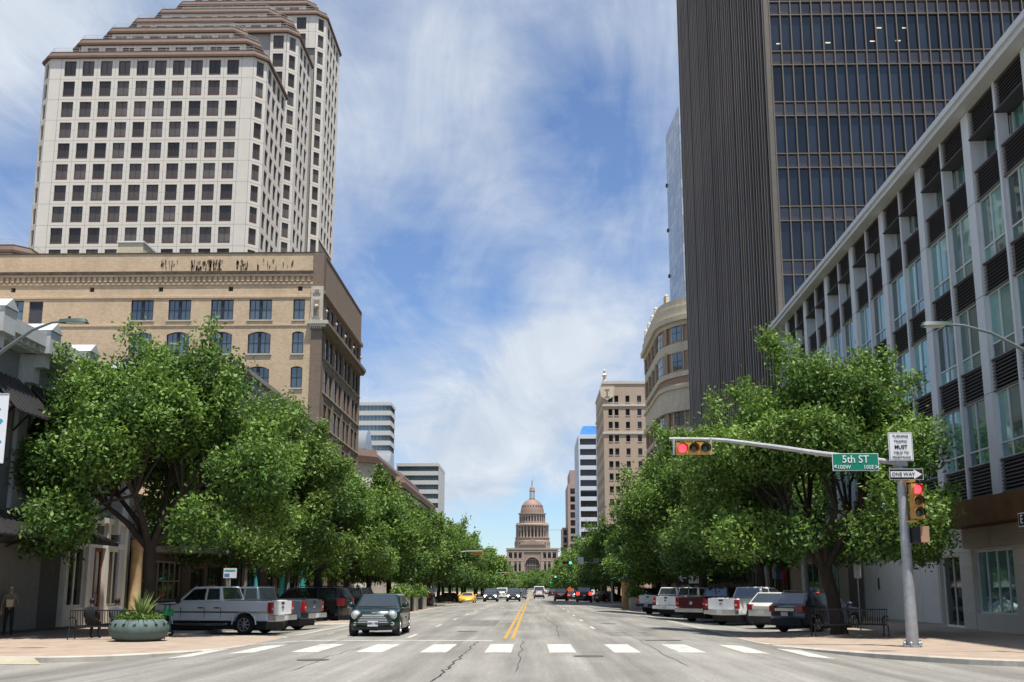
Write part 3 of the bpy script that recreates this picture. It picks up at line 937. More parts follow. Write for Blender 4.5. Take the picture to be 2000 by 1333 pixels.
def tier(x0, x1, y0, y1, ztop, zbase):
    mb = MB(); mb.prism(octo(x0, x1, y0, y1, g=-.36), zbase, ztop - .4, JOINT, cap=True); put('core_wall', mb, tw)
    mb = MB()
    mb.prism(octo(x0, x1, y0, y1, g=.45), ztop - 1.35, ztop - .95, BROWNB)
    mb.prism(octo(x0, x1, y0, y1, g=.45), ztop - .95, ztop - .05, BROWNB, top=octo(x0, x1, y0, y1, g=-.15))
    mb.prism(octo(x0, x1, y0, y1, g=-.05), ztop - .05, ztop + .06, mat('band_cap', (.2, .15, .12), .8))
    put('roof_band', mb, tw)
    r = MB(); pts = octo(x0, x1, y0, y1, g=-.5)
    for zz in (.55, 1.0):
        for a, b in zip(pts, pts[1:] + pts[:1]): r.bar((*a, ztop + zz), (*b, ztop + zz), .045, .045, RAIL)
    for a, b in zip(pts, pts[1:] + pts[:1]):
        n = max(1, int((Vector(b) - Vector(a)).length / 2.2))
        for i in range(n):
            p = Vector(a).lerp(Vector(b), i / n); r.box(p.x - .02, p.x + .02, p.y - .02, p.y + .02, ztop, ztop + 1.0, RAIL)
    put('roof_rail', r, tw)


Y1 = 165.0


def txy(px, py, y): p = at_y(px, py, y); return p.x, p.z


xl, h1 = txy(80, 101, Y1); xr = at_y(514, 300, Y1 + CH).x
h1 = at_y(300, 100, Y1).z
tier(xl, xr, Y1, 182.5, h1, 0)
zt = h1 - 1.35
face((xl + CH, Y1), (xr - CH, Y1), zt, 10, 10)
for r in range(10):
    panel((xr - CH / 2, Y1 + CH / 2, zt - (r + 1) * FH), R(45), 1)
    panel((xl + CH / 2, Y1 + CH / 2, zt - (r + 1) * FH), R(-45), 1)
face((xr, Y1 + CH), (xr, 182.5 - CH), zt, 10, 4)
y2 = 184.5
xr2 = at_y(583, 100, y2 + CH).x; h2 = at_y(560, 53, y2).z
xl2 = at_y(215, 54, 190).x
tier(xl2 + 9, xr2, y2, 200, h2, 0)
zt2 = h2 - 1.35
face((xr - 4.6, y2), (xr2 - CH, y2), zt2, 4, 1)
for r in range(14): panel((xr2 - CH / 2, y2 + CH / 2, zt2 - (r + 1) * FH), R(45), 1)
face((xr2, y2 + CH), (xr2, 200 - CH), zt2, 13, 3)
y3 = 202.0
xr3 = at_y(636, 100, y3 + CH).x; h3 = at_y(600, 19, y3).z
tier(xl2 + 18, xr3, y3, 221, h3, 0)
zt3 = h3 - 1.35
face((xr3 - 8.2, y3), (xr3 - CH, y3), zt3, 2, 1)
for r in range(14): panel((xr3 - CH / 2, y3 + CH / 2, zt3 - (r + 1) * FH), R(45), 1)
face((xr3, y3 + CH), (xr3, 221 - CH), zt3, 13, 4)
# upper tiers stepping back
for (ty, pl, pr, py, yb) in ((169.2, 140, 502, 77, 184), (173.4, 200, 476, 54.5, 184.4), (188.7, 250, 568, 36, 201.5), (193, 300, 540, 18, 201.8), (206.2, 340, 615, 3, 219), (210, 380, 590, -14, 219)):
    a, hh = txy(pl, py, ty); b = at_y(pr, py, ty).x
    tier(a, b, ty, yb, hh, 70)
    face((a + CH, ty), (b - CH, ty), hh - 1.35, 1)
# low wing at the far left
xa = at_y(-60, 480, 150).x; xb = at_y(50, 480, 150).x; hz = at_y(20, 478, 150).z
tier(xa, xb, 150, 163, hz, 0); face((xa + CH, 150), (xb - CH, 150), hz - 1.35, 2)
# stepped low block along the avenue, same white and brown
lw = thing('stepped_block', 'lower white block with brown stepped roof bands and glazed vaults beyond the brick office', 'building', (0, 0, 0))


def lblock(x1, y0, y1, h, win=True, parent=lw):
    mb = MB(); mb.prism(octo(-46, x1, y0, y1), 0, h - 1.2, PRECAST); put('wall', mb, parent)
    mb = MB(); mb.prism(octo(-46, x1, y0, y1, g=.5), h - 1.9, h - 1.0, BROWNB); mb.prism(octo(-46, x1, y0, y1, g=.5), h - 1.0, h, BROWNB, top=octo(-46, x1, y0, y1, g=-.2)); put('roof_band', mb, parent)
    if win:
        for j in range(4):
            for i in range(int((y1 - y0 - 4) / 3.3)):
                wmb_ = put('window', winflat, parent, (x1 + .03, y0 + 3 + i * 3.3, h - 5.2 - j * 4.2), R(90))
        put('window', winflat, parent, (x1 - 4, y0 - .03, h - 5.2))


wfm = MB(); wfm.box(-.8, .8, -.02, .06, 0, 2.4, BROWNF); wfm.poly([(-.7, -.03, .3), (.7, -.03, .3), (.7, -.03, 2.3), (-.7, -.03, 2.3)], GLW); winflat = wfm.mesh('window')
hA = at_x(722, 872, -22).z; hB = at_x(780, 925, -20.5).z
lblock(-22.0, 139.5, 172, hA); lblock(-20.6, 160, 215, hB)
lblock(-28, 140.5, 190, hA + 5.5, False)
lblock(-24, 185, 214, hB + 3.5, False)
for i, yv in enumerate((152, 178)):
    mb = MB()
    mb.lathe([(3.2, 0), (3.2, 5)], mat('vault_glass', (.30, .33, .34), .15, .3), 16, (-29.5, yv, hA + 1.2), 'x', True, 0, math.pi)
    mb.poly([(-24.5, yv + 3.2 * math.cos(t), hA + 1.2 + 3.2 * math.sin(t)) for t in [math.pi * k / 16 for k in range(17)]], MATS['vault_glass'])
    put('glazed_vault', mb, lw)

# ---- two banded office blocks further north
BAND = mat('pale_spandrel', (.50, .50, .48), .7, var=.06); GLT = glass('glass_teal', (.045, .10, .13), .08)


def banded(name, label, px0, px1, ytop, y0, depth, nfl, fh, bays):
    p0, p1 = at_y(px0, ytop, y0), at_y(px1, ytop, y0)
    h = p1.z; w = p1.x - p0.x
    t = thing(name, label, 'building', (p0.x, y0, 0))
    mb = MB(); mb.box(.2, w - .2, .2, depth, 0, h - .3, GLT); put('core_wall', mb, t)
    bm_ = MB(); bm_.box(0, w, 0, depth, 0, fh * .46, BAND); bme = bm_.mesh('spandrel')
    mm = MB()
    for i in range(bays + 1): mm.box(w * i / bays - .06, w * i / bays + .06, .05, .2, fh * .46, fh, DKGREY)
    for i in range(10): mm.box(w - .2, w - .05, depth * i / 10 - .06, depth * i / 10 + .06, fh * .46, fh, DKGREY)
    mme = mm.mesh('mullion')
    ee = MB(); ee.box(w - .02, w + .05, depth * .06, depth, 0, fh, BAND); eem = ee.mesh('end_panel')
    for f in range(nfl):
        z = h - 1.2 - (f + 1) * fh
        put('spandrel', bme, t, (0, 0, z)); put('mullion', mme, t, (0, 0, z))['kind'] = 'stuff'
        if depth > 20: put('end_panel', eem, t, (0, 0, z))
    mb = MB(); mb.box(-.1, w + .1, -.1, depth + .1, h - 1.2, h, BAND); put('parapet', mb, t)
    return t


banded('banded_office', 'square grey office block with blue glass bands above left street trees', 775, 856, 905, 400, 30, 9, 3.6, 14)
banded('banded_office', 'taller grey office block with blue glass bands beside the brick office', 690, 764, 786, 380, 12, 14, 3.8, 10)
# ================================================================== buildings on the right (east) side
LGREY = mat('pale_grey_metal_panel', (.60, .61, .62), .5, .05, var=.05, scale=.6, stain=.06)
LOUV = mat('dark_louvre', (.115, .10, .10), .5, .1, var=.15)
LOUVB = mat('louvre_back', (.016, .015, .016), .7)
GLG = glass('glass_green', (.13, .26, .25), .03, .55, 1.0, wobble=.05, wscale=.35)
LIME = mat('pale_limestone', (.50, .475, .42), .8, var=.07, scale=1.5, stain=.15)
COPPER = mat('copper_brown_fascia', (.14, .065, .03), .5, .3, var=.3, scale=1.5)
RIBT = mat('ribbed_tan_panel', (.34, .29, .23), .7, var=.08)
EY = 77.0
SLOPE = .0241


def ex(y): return 17.28 + SLOPE * y


def S(px, py=1150):
    d = ray(px, py); t = 17.28 / (d.x - SLOPE * d.y); return (EY - t * d.y) * math.hypot(1, SLOPE)


def EZ(px, py):
    d = ray(px, py); t = 17.28 / (d.x - SLOPE * d.y); return EYE.z + t * d.z


rb = thing('glass_office', 'grey office block with louvre bands, upright fins and green glass on the right', 'building', (ex(EY), EY, 0), -R(90) - math.atan(SLOPE))
LEN = 60.0
HE = at_x(1516, 628, ex(77) - .75).z + .05
# storey levels
GF = 5.2
FLH = (HE - .35 - GF) / 4.0
s_first = S(1920, 580)
bay = (S(1920, 580) - S(1618, 580)) / 4
wide = [s_first + bay * k for k in range(-6, 5)]
wide = [w for w in wide if -.2 < w < LEN]
mb = MB(); mb.box(0, LEN, .9, 25, GF, HE - .2, LOUVB); mb.box(-.05, 0, -.1, 25, 0, HE - .2, LGREY); mb.box(0, LEN, .35, 25, 0, GF, LIME); put('core_wall', mb, rb)
cm = MB(); cm.box(-.36, .36, -.15, .5, GF - .3, HE - .3, LGREY)
for k in range(1, 5): cm.box(-.365, .365, -.155, .4, GF + FLH * k - .013, GF + FLH * k + .013, mat('panel_joint', (.2, .2, .2), .7))
colm2 = cm.mesh('column')
fm_ = MB(); fm_.box(-.09, .09, -.13, .3, GF, HE - .3, LGREY); finm = fm_.mesh('fin')
edges = []
for w in wide: put('column', colm2, rb, (w, 0, 0)); edges.append((w, .36))
for w in [wide[0] - bay / 2] + [w + bay / 2 for w in wide]:
    if 0.1 < w < LEN: put('fin', finm, rb, (w, 0, 0)); edges.append((w, .09))
edges.sort()
half = bay / 2 - .45
lh, gh = FLH * .33, FLH * .67


def louvre_mesh(w, h, n):
    mb = MB(); mb.poly([(-w / 2, .12, 0), (w / 2, .12, 0), (w / 2, .12, h), (-w / 2, .12, h)], LOUVB)
    for i in range(n):
        z = h * (i + .5) / n
        mb.faces([(-w / 2, -.02, z - .035), (w / 2, -.02, z - .035), (w / 2, .10, z + .055), (-w / 2, .10, z + .055), (-w / 2, -.02, z - .055), (w / 2, -.02, z - .055)], [(0, 1, 2, 3), (4, 5, 1, 0)], LOUV)
    for z in (0, h - .05): mb.box(-w / 2, w / 2, -.04, .1, z, z + .05, LOUV)
    return mb.mesh('louvre')


louM = louvre_mesh(half, lh, 9)


def glz(w, h):
    f = MB(); fr = .05
    f.box(-w / 2, -w / 2 + fr, 0, .1, 0, h, LGREY); f.box(w / 2 - fr, w / 2, 0, .1, 0, h, LGREY); f.box(-w / 2, w / 2, 0, .1, 0, fr, LGREY); f.box(-w / 2, w / 2, 0, .1, h - fr, h, LGREY)
    x = -w / 2 + w * .42
    f.box(x - .03, x + .03, .01, .09, fr, h - fr, LGREY); f.box(-w / 2 + fr, w / 2 - fr, .012, .088, h * .22, h * .22 + .06, LGREY)
    ps = []
    for a, b in ((-w / 2 + fr, x - .03), (x + .03, w / 2 - fr)):
        for c, d in ((fr, h * .22), (h * .22 + .06, h - fr)):
            p = MB(); p.poly([(a, .06, c), (b, .06, c), (b, .06, d), (a, .06, d)], GLG); ps.append(p.mesh('pane'))
    return f.mesh('window'), ps


glzF, glzP = glz(half, gh)
BRZ0 = mat('soffit_dark', (.05, .05, .055), .6)
rev = MB(); rev.box(-half / 2, half / 2, -.2, .75, -.06, 0, BRZ0); revm = rev.mesh('soffit')
for (a, wa), (b, wb) in zip(edges, edges[1:]):
    c = (a + wa + b - wb) / 2; sc_ = (b - wb - a - wa) / half
    for k in range(4):
        top = k == 3
        z = GF + FLH * k
        put('louvre', louM, rb, (c, -.03, z), scale=(sc_, 1, 1))
        o = put('window', glzF, rb, (c, .02 if not top else .45, z + lh), scale=(sc_, 1, 1 if not top else .8))
        for p in glzP: put('pane', p, o)
    zt_ = HE - .35 - lh * .95
    put('louvre', louM, rb, (c, -.06, zt_), scale=(sc_, 1, .95))
    put('soffit', revm, rb, (c, 0, zt_ - .004), scale=(sc_, 1, 1))
mb = MB(); mb.box(-.75, LEN, -.8, 4, HE - .1, HE + .16, LGREY); mb.box(-.65, LEN, -.68, 3.5, HE - .32, HE - .1, LGREY); put('eave', mb, rb)
# ground floor
gf = MB(); sA, sB = S(1830), S(1692)
winR = (S(1905), S(1985), .55, EZ(1945, 1072))
doorR = (S(1838), S(1878), -.1, EZ(1858, 1085))
shopw = [(S(1520) - .2, S(1520) + 1.6, .2, 3.3), (S(1570) - .4, S(1600), .2, 3.3), (S(1610), S(1640), .2, 3.3)]
nearw = [(winR[1] + 2.2 + 4.6 * i, winR[1] + 5.6 + 4.6 * i, .5, 3.6) for i in range(2)]
hs = [h for h in [winR, doorR] + shopw + nearw]
wall_mb(gf, LEN, GF, hs, LIME, .3, x0=0, y=0, z0=-.2)
put('ground_floor_wall', gf, rb)
for h in hs:
    w, hh = h[1] - h[0], h[3] - h[2]
    nx = 4 if h is winR else 2
    put_window(window_mesh(w, hh, nx, 1, LGREY if h is not doorR else WHITE, GLASSD if h is doorR else GLG, .08, .08), rb, ((h[0] + h[1]) / 2, .16, h[2]), 0, 'shop_window' if h is not doorR else 'glass_door')
# stone facing courses on the piers
tile = MB(); tile.box(-.72, .72, -.035, 0, -.31, .31, LIME); tileM = tile.mesh('stone_tile')
for a, b in ((doorR[1] + .3, winR[0] - .05), (winR[1] + .05, nearw[0][0] - .05)):
    n = max(1, round((b - a) / 1.45)); w = (b - a) / n
    for i in range(n):
        for j in range(7): put('stone_tile', tileM, rb, (a + w * (i + .5), -.004, .2 + j * .63), scale=((w - .02) / 1.44, 1, .985))
pan = MB(); pan.box(-.49, .49, -.05, 0, 0, 3.3, mat('white_wall_panel', (.58, .58, .56), .6, var=.06)); panM = pan.mesh('wall_panel')
n = 5; w = (doorR[0] - sB - .1) / n
for i in range(n): put('wall_panel', panM, rb, (sB + w * (i + .5), -.004, 0), scale=((w - .025) / .98, 1, 1))
mb = MB(); mb.box(S(1720) - .06, S(1720) + .06, -.12, -.05, 1.5, 2.1, DKGREY); put('card_reader', mb, rb)
# copper fascia and ribbed soffit panels
mb = MB(); zb, zt_ = EZ(1990, 1020), EZ(1990, 968)
mb.box(S(1905) - .6, LEN, -1.1, .3, zb, zt_, COPPER); put('fascia', mb, rb)
for a, b in ((S(1905) - .2, S(1905) + 2.6), (S(1905) + 2.7, LEN - 20)):
    mb = MB(); mb.box(a, b, -.3, 0, winR[3] + .08, zb - .02, RIBT)
    k = winR[3] + .15
    while k < zb - .1: mb.box(a, b, -.36, -.3, k, k + .05, RIBT); k += .12
    put('ribbed_panel', mb, rb)
mb = MB(); a, b = S(1512), S(1655); mb.box(a, b, -2.6, 0, 3.55, 3.8, RIBT); put('canopy', mb, rb)
for s_ in (S(1560), S(1645)): mb = MB(); mb.lathe([(.2, -.13), (.2, 3.55)], LGREY, 12, (s_, -2.2, 0)); put('canopy_post', mb, rb)
mb = MB(); mb.box(S(1660), S(1688), -.06, 0, 0, 3.3, mat('dark_brick_pier', (.16, .14, .125), .8)); put('pier', mb, rb)

# ---- dark ribbed tower
dt = thing('dark_tower', 'very tall dark bronze tower with closely ribbed west face and gridded glass south face', 'tower', (19.3, 77.4, 0))
BRZ = mat('bronze_fin_lit', (.24, .195, .16), .45, .35, var=.25, scale=.6, stretch=(1, 1, .12))
def vary(m_, lo, hi):
    nt = m_.node_tree; b = nt.nodes['Principled BSDF']; oi = nt.nodes.new('ShaderNodeObjectInfo'); hs = nt.nodes.new('ShaderNodeHueSaturation'); mr = nt.nodes.new('ShaderNodeMapRange')
    mr.inputs['To Min'].default_value = lo; mr.inputs['To Max'].default_value = hi
    src = b.inputs['Base Color'].links[0].from_socket
    nt.links.new(oi.outputs['Random'], mr.inputs[0]); nt.links.new(mr.outputs[0], hs.inputs['Value']); nt.links.new(src, hs.inputs['Color']); nt.links.new(hs.outputs[0], b.inputs['Base Color'])


vary(BRZ, .7, 1.2)
BRZS = mat('bronze_fin_shade', (.05, .042, .036), .5, .3, var=.2, scale=.6, stretch=(1, 1, .12))  # edge highlight painted into the fins: bright tip tone, darker side tone
BRZD = mat('bronze_dark', (.018, .016, .015), .5, .2)
BRZL = mat('bronze_mullion', (.17, .145, .115), .45, .4, var=.12)
TH = 112.0; TD = 45.2
mb = MB(); mb.box(.35, 46, .25, TD, 0, TH, BRZD); put('core_wall', mb, dt)
fmb = MB(); fmb.prism([(-.16, -.05), (.34, -.09), (.34, .09), (-.16, .05)], 0, TH, BRZ); fin2 = fmb.mesh('fin')
fins_ = []
for dd_ in (.02, .16, .10, .24):
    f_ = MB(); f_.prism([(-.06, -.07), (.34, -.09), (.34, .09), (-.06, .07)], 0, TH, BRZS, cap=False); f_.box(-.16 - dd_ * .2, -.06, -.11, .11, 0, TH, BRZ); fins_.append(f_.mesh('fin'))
nf = 46
for i in range(nf): put('fin', fins_[(i * 7 + i // 3) % 4], dt, (0, .35 + (TD - .5) * i / (nf - 1), 0), scale=(1, 1, 1))
mb = MB(); mb.box(-.1, .35, 0, .25, 0, TH, BRZL); mb.box(-.1, .35, TD - .1, TD + .1, 0, TH, BRZ); put('corner_post', mb, dt)
MW = .86; FT = 4.45
GLK = glass('glass_black_blue', (.014, .020, .030), .03, 0, .35, wobble=.06, wscale=.5)
SPAN = glass('spandrel_bronze', (.046, .036, .031), .12, 0, .6)
vm = MB(); vm.box(-.045, .045, -.05, .25, 0, TH, BRZL); vmm = vm.mesh('mullion')
nb = 45
for i in range(nb + 1): put('mullion', vmm, dt, (.35 + MW * i, 0, 0))
hm = MB(); hm.box(.35, .35 + MW * nb, -.03, .25, -.04, .04, BRZL); hmm = hm.mesh('transom')
p1 = MB(); p1.poly([(.045, .16, .04), (MW - .045, .16, .04), (MW - .045, .16, FT - 1.24), (.045, .16, FT - 1.24)], GLK); pv = p1.mesh('pane')
p2 = MB(); p2.poly([(.045, .16, 0), (MW - .045, .16, 0), (MW - .045, .16, 1.16), (.045, .16, 1.16)], SPAN); ps = p2.mesh('spandrel_panel')
base_z = at_y(1515, 328, 77.4).z          # a floor line read off the corner
kk = int(base_z // FT) + 1
npan = 0
rest = MB()
for f in range(-kk, 30):
    z = base_z + f * FT
    if z < 0 or z > TH - FT: continue
    put('transom', hmm, dt, (0, 0, z)); put('transom', hmm, dt, (0, 0, z + 1.2))
    seen = 15 < z < 50
    for i in range(nb):
        vis = seen and i < 24 and z > 14 + i * .9
        if vis and npan < 290:
            put('spandrel_panel', ps, dt, (.35 + MW * i, 0, z + .04)); put('pane', pv, dt, (.35 + MW * i, 0, z + 1.2)); npan += 1
        else:
            x = .35 + MW * i + .045; x1 = x + MW - .09
            rest.poly([(x, .16, z + .04), (x1, .16, z + .04), (x1, .16, z + 1.18), (x, .16, z + 1.18)], SPAN)
            rest.poly([(x, .16, z + 1.24), (x1, .16, z + 1.24), (x1, .16, z + FT - .04), (x, .16, z + FT - .04)], GLK)
o = put('far_pane', rest, dt); o['kind'] = 'stuff'
mb = MB(); LT = mat('ceiling_light', (.8, .7, .5), .5, emis=(1, .8, .5), es=.25)
for (px, py) in ((1522, 84), (1618, 82), (1718, 53), (1768, 53), (1705, 79), (1755, 78)):
    p = at_y(px, py, 77.4); 
    m_ = MB(); m_.box(p.x - 19.3 - .2, p.x - 19.3 + .2, .145, .155, p.z - .05, p.z + .05, LT); put('lit_lamp', m_, dt)

# ---- pale glass tower behind
gt = thing('pale_glass_tower', 'slim pale blue tower with patchwork cladding rising behind the dark tower', 'tower', (0, 0, 0))
yg = 200
q0, q1 = at_y(1302, 300, yg + 14), at_y(1328, 300, yg); hg = at_y(1330, 208, yg).z
PALES = [mat('pale_cladding_' + str(i), c, .25, .1, var=.05, scale=.2) for i, c in enumerate(((.36, .42, .50), (.46, .51, .57), (.30, .37, .46), (.52, .55, .60)))]
pl = [(q1.x, yg), (q1.x + 12, yg), (q1.x + 12, yg + 15), (q0.x, yg + 15), (q0.x, yg + 14)]
mb = MB(); mb.prism(pl, 0, hg, PALES[0]); put('core_wall', mb, gt)
pp = MB()
rr = random.Random(4)
pmz = [MB() for _ in PALES]
for q, m_ in zip(pmz, PALES): q.box(0, 1.1, -.06, 0, 0, 1.95, m_)
pmz = [q.mesh('cladding_panel') for q in pmz]
ang = math.atan2(q1.y - q0.y, q1.x - q0.x)
for j in range(23):
    for i in range(4): put('cladding_panel', rr.choice(pmz), gt, (q1.x + i * 1.15, yg, hg - 2 - j * 2.0))
L_ = (Vector(q1) - Vector(q0)).xy.length
for j in range(23):
    for i in range(5): put('cladding_panel', rr.choice(pmz[:3]), gt, (q0.x + math.cos(ang) * L_ * i / 5, q0.y + math.sin(ang) * L_ * i / 5, hg - 2 - j * 2.0), ang, scale=(L_ / 5 / 1.15, 1, 1))
mb = MB()
for j in range(12):
    if j % 4 == 0: mb.box(q0.x - .35, q0.x + .05, yg + 13.9, yg + 14.8, hg - 12 - j * 2.6, hg - 11.4 - j * 2.6, DKGREY)
put('balcony_edge', mb, gt)

# ---- curved corner stone building
lf = thing('curved_corner_building', 'ornate cream and brown stone building with rounded corner and carved parapet', 'building', (0, 0, 0))
LX, LY = 19.0, 139.5
hl = at_y(1320, 597, LY + 4).z
RCV = 9.0
CREAM = mat('cream_terracotta', (.62, .54, .41), .8, var=.1, stain=.3); LBR = mat('brown_brick_face', (.37, .26, .18), .85, var=.15, stain=.2)


def curve_plan(off=0.0, ye=27.0):
    c = (LX + RCV, LY + RCV); r = RCV + off
    pts = [(LX - off, LY + ye)]
    pts += [(c[0] - r * math.cos(t), c[1] - r * math.sin(t)) for t in [math.pi / 2 * k / 14 for k in range(15)]]
    pts += [(LX + 40, LY - off)]
    return pts


def ring(z0, z1, off, m_, top=None):
    mb = MB(); a = curve_plan(off) + [(LX + 40, LY + 27)]
    b = curve_plan(off if top is None else top) + [(LX + 40, LY + 27)]
    mb.prism(a, z0, z1, m_, top=b); return mb


put('wall', ring(0, hl - 1.5, 0, LBR), lf)
zl = lambda py: at_y(1320, py, LY + 4).z
for (a, b, off, m_) in ((622, 603, .55, CREAM), (632, 622, .9, CREAM), (640, 632, .4, CREAM), (690, 672, .25, CREAM), (738, 728, .3, CREAM), (795, 752, .35, CREAM), (806, 795, .7, CREAM), (762, 756, .6, CREAM), (848, 838, .3, CREAM)):
    put('cornice', ring(zl(a), zl(b), off, m_), lf)
mb = ring(zl(606), zl(588), .3, CREAM); put('parapet', mb, lf)
lw_ = MB(); lw_.box(-.95, .95, -.08, .1, -.1, 2.5, CREAM); lw_.box(-.8, .8, -.1, -.08, 0, 2.35, NAVY); lw_.poly([(-.75, -.11, .05), (.75, -.11, .05), (.75, -.11, 2.3), (-.75, -.11, 2.3)], GLB); lw_.box(-.03, .03, -.13, -.11, 0, 2.35, NAVY); lw_.box(-.75, .75, -.13, -.11, 1.1, 1.17, NAVY)
lwm = lw_.mesh('window')
pier = MB(); pier.box(-.4, .4, -.3, 0, 0, 3.0, LBR); pier.box(-.28, .28, -.36, -.3, .15, 2.85, CREAM); pier.box(-.18, .18, -.38, -.36, .25, 2.75, LBR); pierm = pier.mesh('pier')
fin = MB(); fin.box(-.35, .35, -.2, .3, 0, 1.1, CREAM); fin.sphere((0, .05, 1.25), .32, CREAM, 8, 6); finialm = fin.mesh('finial')
c = (LX + RCV, LY + RCV)
slots = []
for i in range(8): slots.append((LX, LY + RCV + 1.2 + i * 2.3, -R(90)))
for k in range(6):
    t = math.pi / 2 * (k + .5) / 6; slots.append((c[0] - RCV * math.cos(t), c[1] - RCV * math.sin(t), -R(90) + t))
for i in range(4): slots.append((LX + RCV + 1.2 + i * 2.4, LY, 0))
for n_, (x, y, a) in enumerate(slots):
    for py in (671, 727, 836, 885):
        zz = zl(py)
        if n_ % 2 == 0: put('window', lwm, lf, (x, y, zz + .2), a, scale=(1.25, 1, 1.05))
        else: put('pier', pierm, lf, (x, y, zz), a)
    if n_ % 2: put('finial', finialm, lf, (x - math.sin(a) * 0, y, zl(590)), a)

# ---- beige hotel
LHB = mat('beige_brick', (.44, .345, .26), .85, var=.06, scale=1, stain=.1)
WST = mat('pale_band_stone', (.55, .52, .46), .8)
hy = 258.0
hx = at_y(1178, 760, hy).x; hh = at_y(1200, 748, hy).z
ht = thing('hotel', 'beige brick hotel slab with small paired windows and a crest near its roof', 'building', (hx, hy, 0))
zh = lambda py: at_y(1220, py, hy).z
xh = lambda px: at_y(px, 900, hy).x - hx
hol = []
rowsH = [786, 812, 837, 863, 889, 914, 938, 963, 988, 1012, 1037, 1062, 1087]
for py in rowsH:
    for px in (1194, 1206, 1228, 1251, 1274, 1296): hol.append((xh(px - 4), xh(px + 4), zh(py), zh(py - 13)))
mb = MB(); wall_mb(mb, 40, hh, hol, LHB, .3); mb.poly([(0, 0, hh), (40, 0, hh), (40, 30, hh), (0, 30, hh)], DKGREY); put('wall', mb, ht)
mb = MB(); wall_mb(mb, 30, hh, [(1.5 + 3 * i, 2.8 + 3 * i, zh(py), zh(py - 13)) for i in range(9) for py in rowsH], LHB, .3, x0=0)
put('side_wall', mb, ht, (0, 30, 0), -R(90))
hw_ = window_mesh(hol[0][1] - hol[0][0], hol[0][3] - hol[0][2], 1, 2, NAVY, GLASSD, .12, .06, WST, .06)
for h in hol: put('window', hw_[0], ht, ((h[0] + h[1]) / 2, .2, h[2])) and put('pane', hw_[1], ht.children[-1])
gl = MB(); gl.poly([(.25, 0.3, 0), (.25, 29, 0), (.25, 29, hh - 3), (.25, .3, hh - 3)], GLASSD); put('side_glass', gl, ht)
mb = MB()
for py in (792, 846): mb.box(-.25, 40, -.25, 0, zh(py + 2), zh(py - 2), WST); mb.box(-.25, 0, 0, 30, zh(py + 2), zh(py - 2), WST)
mb.box(-.2, 40, -.2, .5, hh - .3, hh + .4, WST); mb.box(-.2, .5, .5, 30, hh - .3, hh + .4, WST); put('string_course', mb, ht)
mb = MB(); p = xh(1188); mb.prism([(p - 1.6, -.35), (p + 1.6, -.35), (p + 1.6, -.0), (p - 1.6, 0)], zh(775), zh(756), CREAM, top=[(p - 1.9, -.35), (p + 1.9, -.35), (p + 1.9, 0), (p - 1.9, 0)])
mb.faces([(p - 1.6, -.35, zh(775)), (p + 1.6, -.35, zh(775)), (p, -.35, zh(782)), (p - 1.6, 0, zh(775)), (p + 1.6, 0, zh(775)), (p, 0, zh(782))], [(0, 2, 1), (0, 3, 5, 2), (1, 2, 5, 4)], CREAM); put('crest', mb, ht)
mb = MB(); mb.box(p - .2, p + .2, -.42, -.36, zh(776), zh(762), BSTONE); mb.box(p - .6, p + .6, -.421, -.36, zh(763), zh(761), BSTONE); mb.box(p - .6, p + .6, -.421, -.36, zh(777), zh(775), BSTONE); put('crest_letter', mb, ht)
mb = MB(); mb.lathe([(.5, 0), (.3, 1), (.7, 1.6), (.2, 2.2), (.35, 2.8), (0, 3.4)], CREAM, 8, (.4, .4, hh + .4)); put('roof_urn', mb, ht)

# ---- white and blue office with broad bands
wy = 425.0
wx = at_y(1130, 900, wy).x; wzv = lambda py: at_y(1150, py, wy).z; wxv = lambda px: at_y(px, 900, wy).x - wx
wt = thing('white_office', 'white office tower with dark window bands and blue glass top behind the hotel', 'building', (wx, wy, 0))
WB = mat('white_blue_cladding', (.55, .60, .66), .5, var=.04); BLU = glass('blue_glass_top', (.05, .18, .42), .08, .3)
mb = MB(); mb.box(.3, 30, .3, 34, 0, wzv(850), GLASSD); put('core_wall', mb, wt)
for k in range(17):
    py = 853 + k * 20.2
    mb = MB(); mb.box(0, 30, 0, 34, wzv(py + 4), wzv(py - 4), WB); put('spandrel', mb, wt)
for a, b in ((-.02, wxv(1133)), (wxv(1165), wxv(1168))):
    mb = MB(); mb.box(a, b, -.3, .3, 0, wzv(850) - .01, WB); put('pier', mb, wt)
for k in range(8):
    mb = MB(); mb.box(-.3, .3, 1 + k * 4.2, 3.6 + k * 4.2, 0, wzv(851), WB); put('pier', mb, wt)
mb = MB(); mb.prism([(.5, .5), (30, .5), (30, 33), (.5, 33)], wzv(849), wzv(831), BLU, top=[(2, 2), (30, 2), (30, 32), (2, 32)]); put('glass_top', mb, wt)
t8 = text_mesh('8', 3.9, WHITE, .05, bold=.06); put('numeral', t8, wt, (wxv(1170), 1.0, wzv(841)))
# ---- pinkish block beyond
ky = 545.0
kx = at_y(1109, 960, ky).x; kz = lambda py: at_y(1112, py, ky).z
pk = thing('pink_stone_block', 'distant pinkish stone block with narrow windows and stepped top beyond the white office', 'building', (kx, ky, 0))
PINK = mat('pink_granite', (.36, .27, .23), .8, var=.06)
mb = MB(); mb.box(0, 30, 0, 40, 0, kz(945), PINK); mb.box(1.2, 30, 2, 38, kz(945), kz(918), PINK); mb.box(-3, 0, 4, 30, 0, kz(1030), PINK); put('wall', mb, pk)
wk = MB(); wk.box(-1.3, 1.3, -.05, .05, 0, 2.9, GLASSD); wkm = wk.mesh('window')
for j in range(9):
    put('window', wkm, pk, (2.6, 0, kz(965 + j * 15.5)))
    put('window', wkm, pk, (6.3, 0, kz(965 + j * 15.5)))
for j in range(4): put('window', wkm, pk, (-1.5, 4, kz(1045 + j * 15)), scale=(.7, 1, 1))
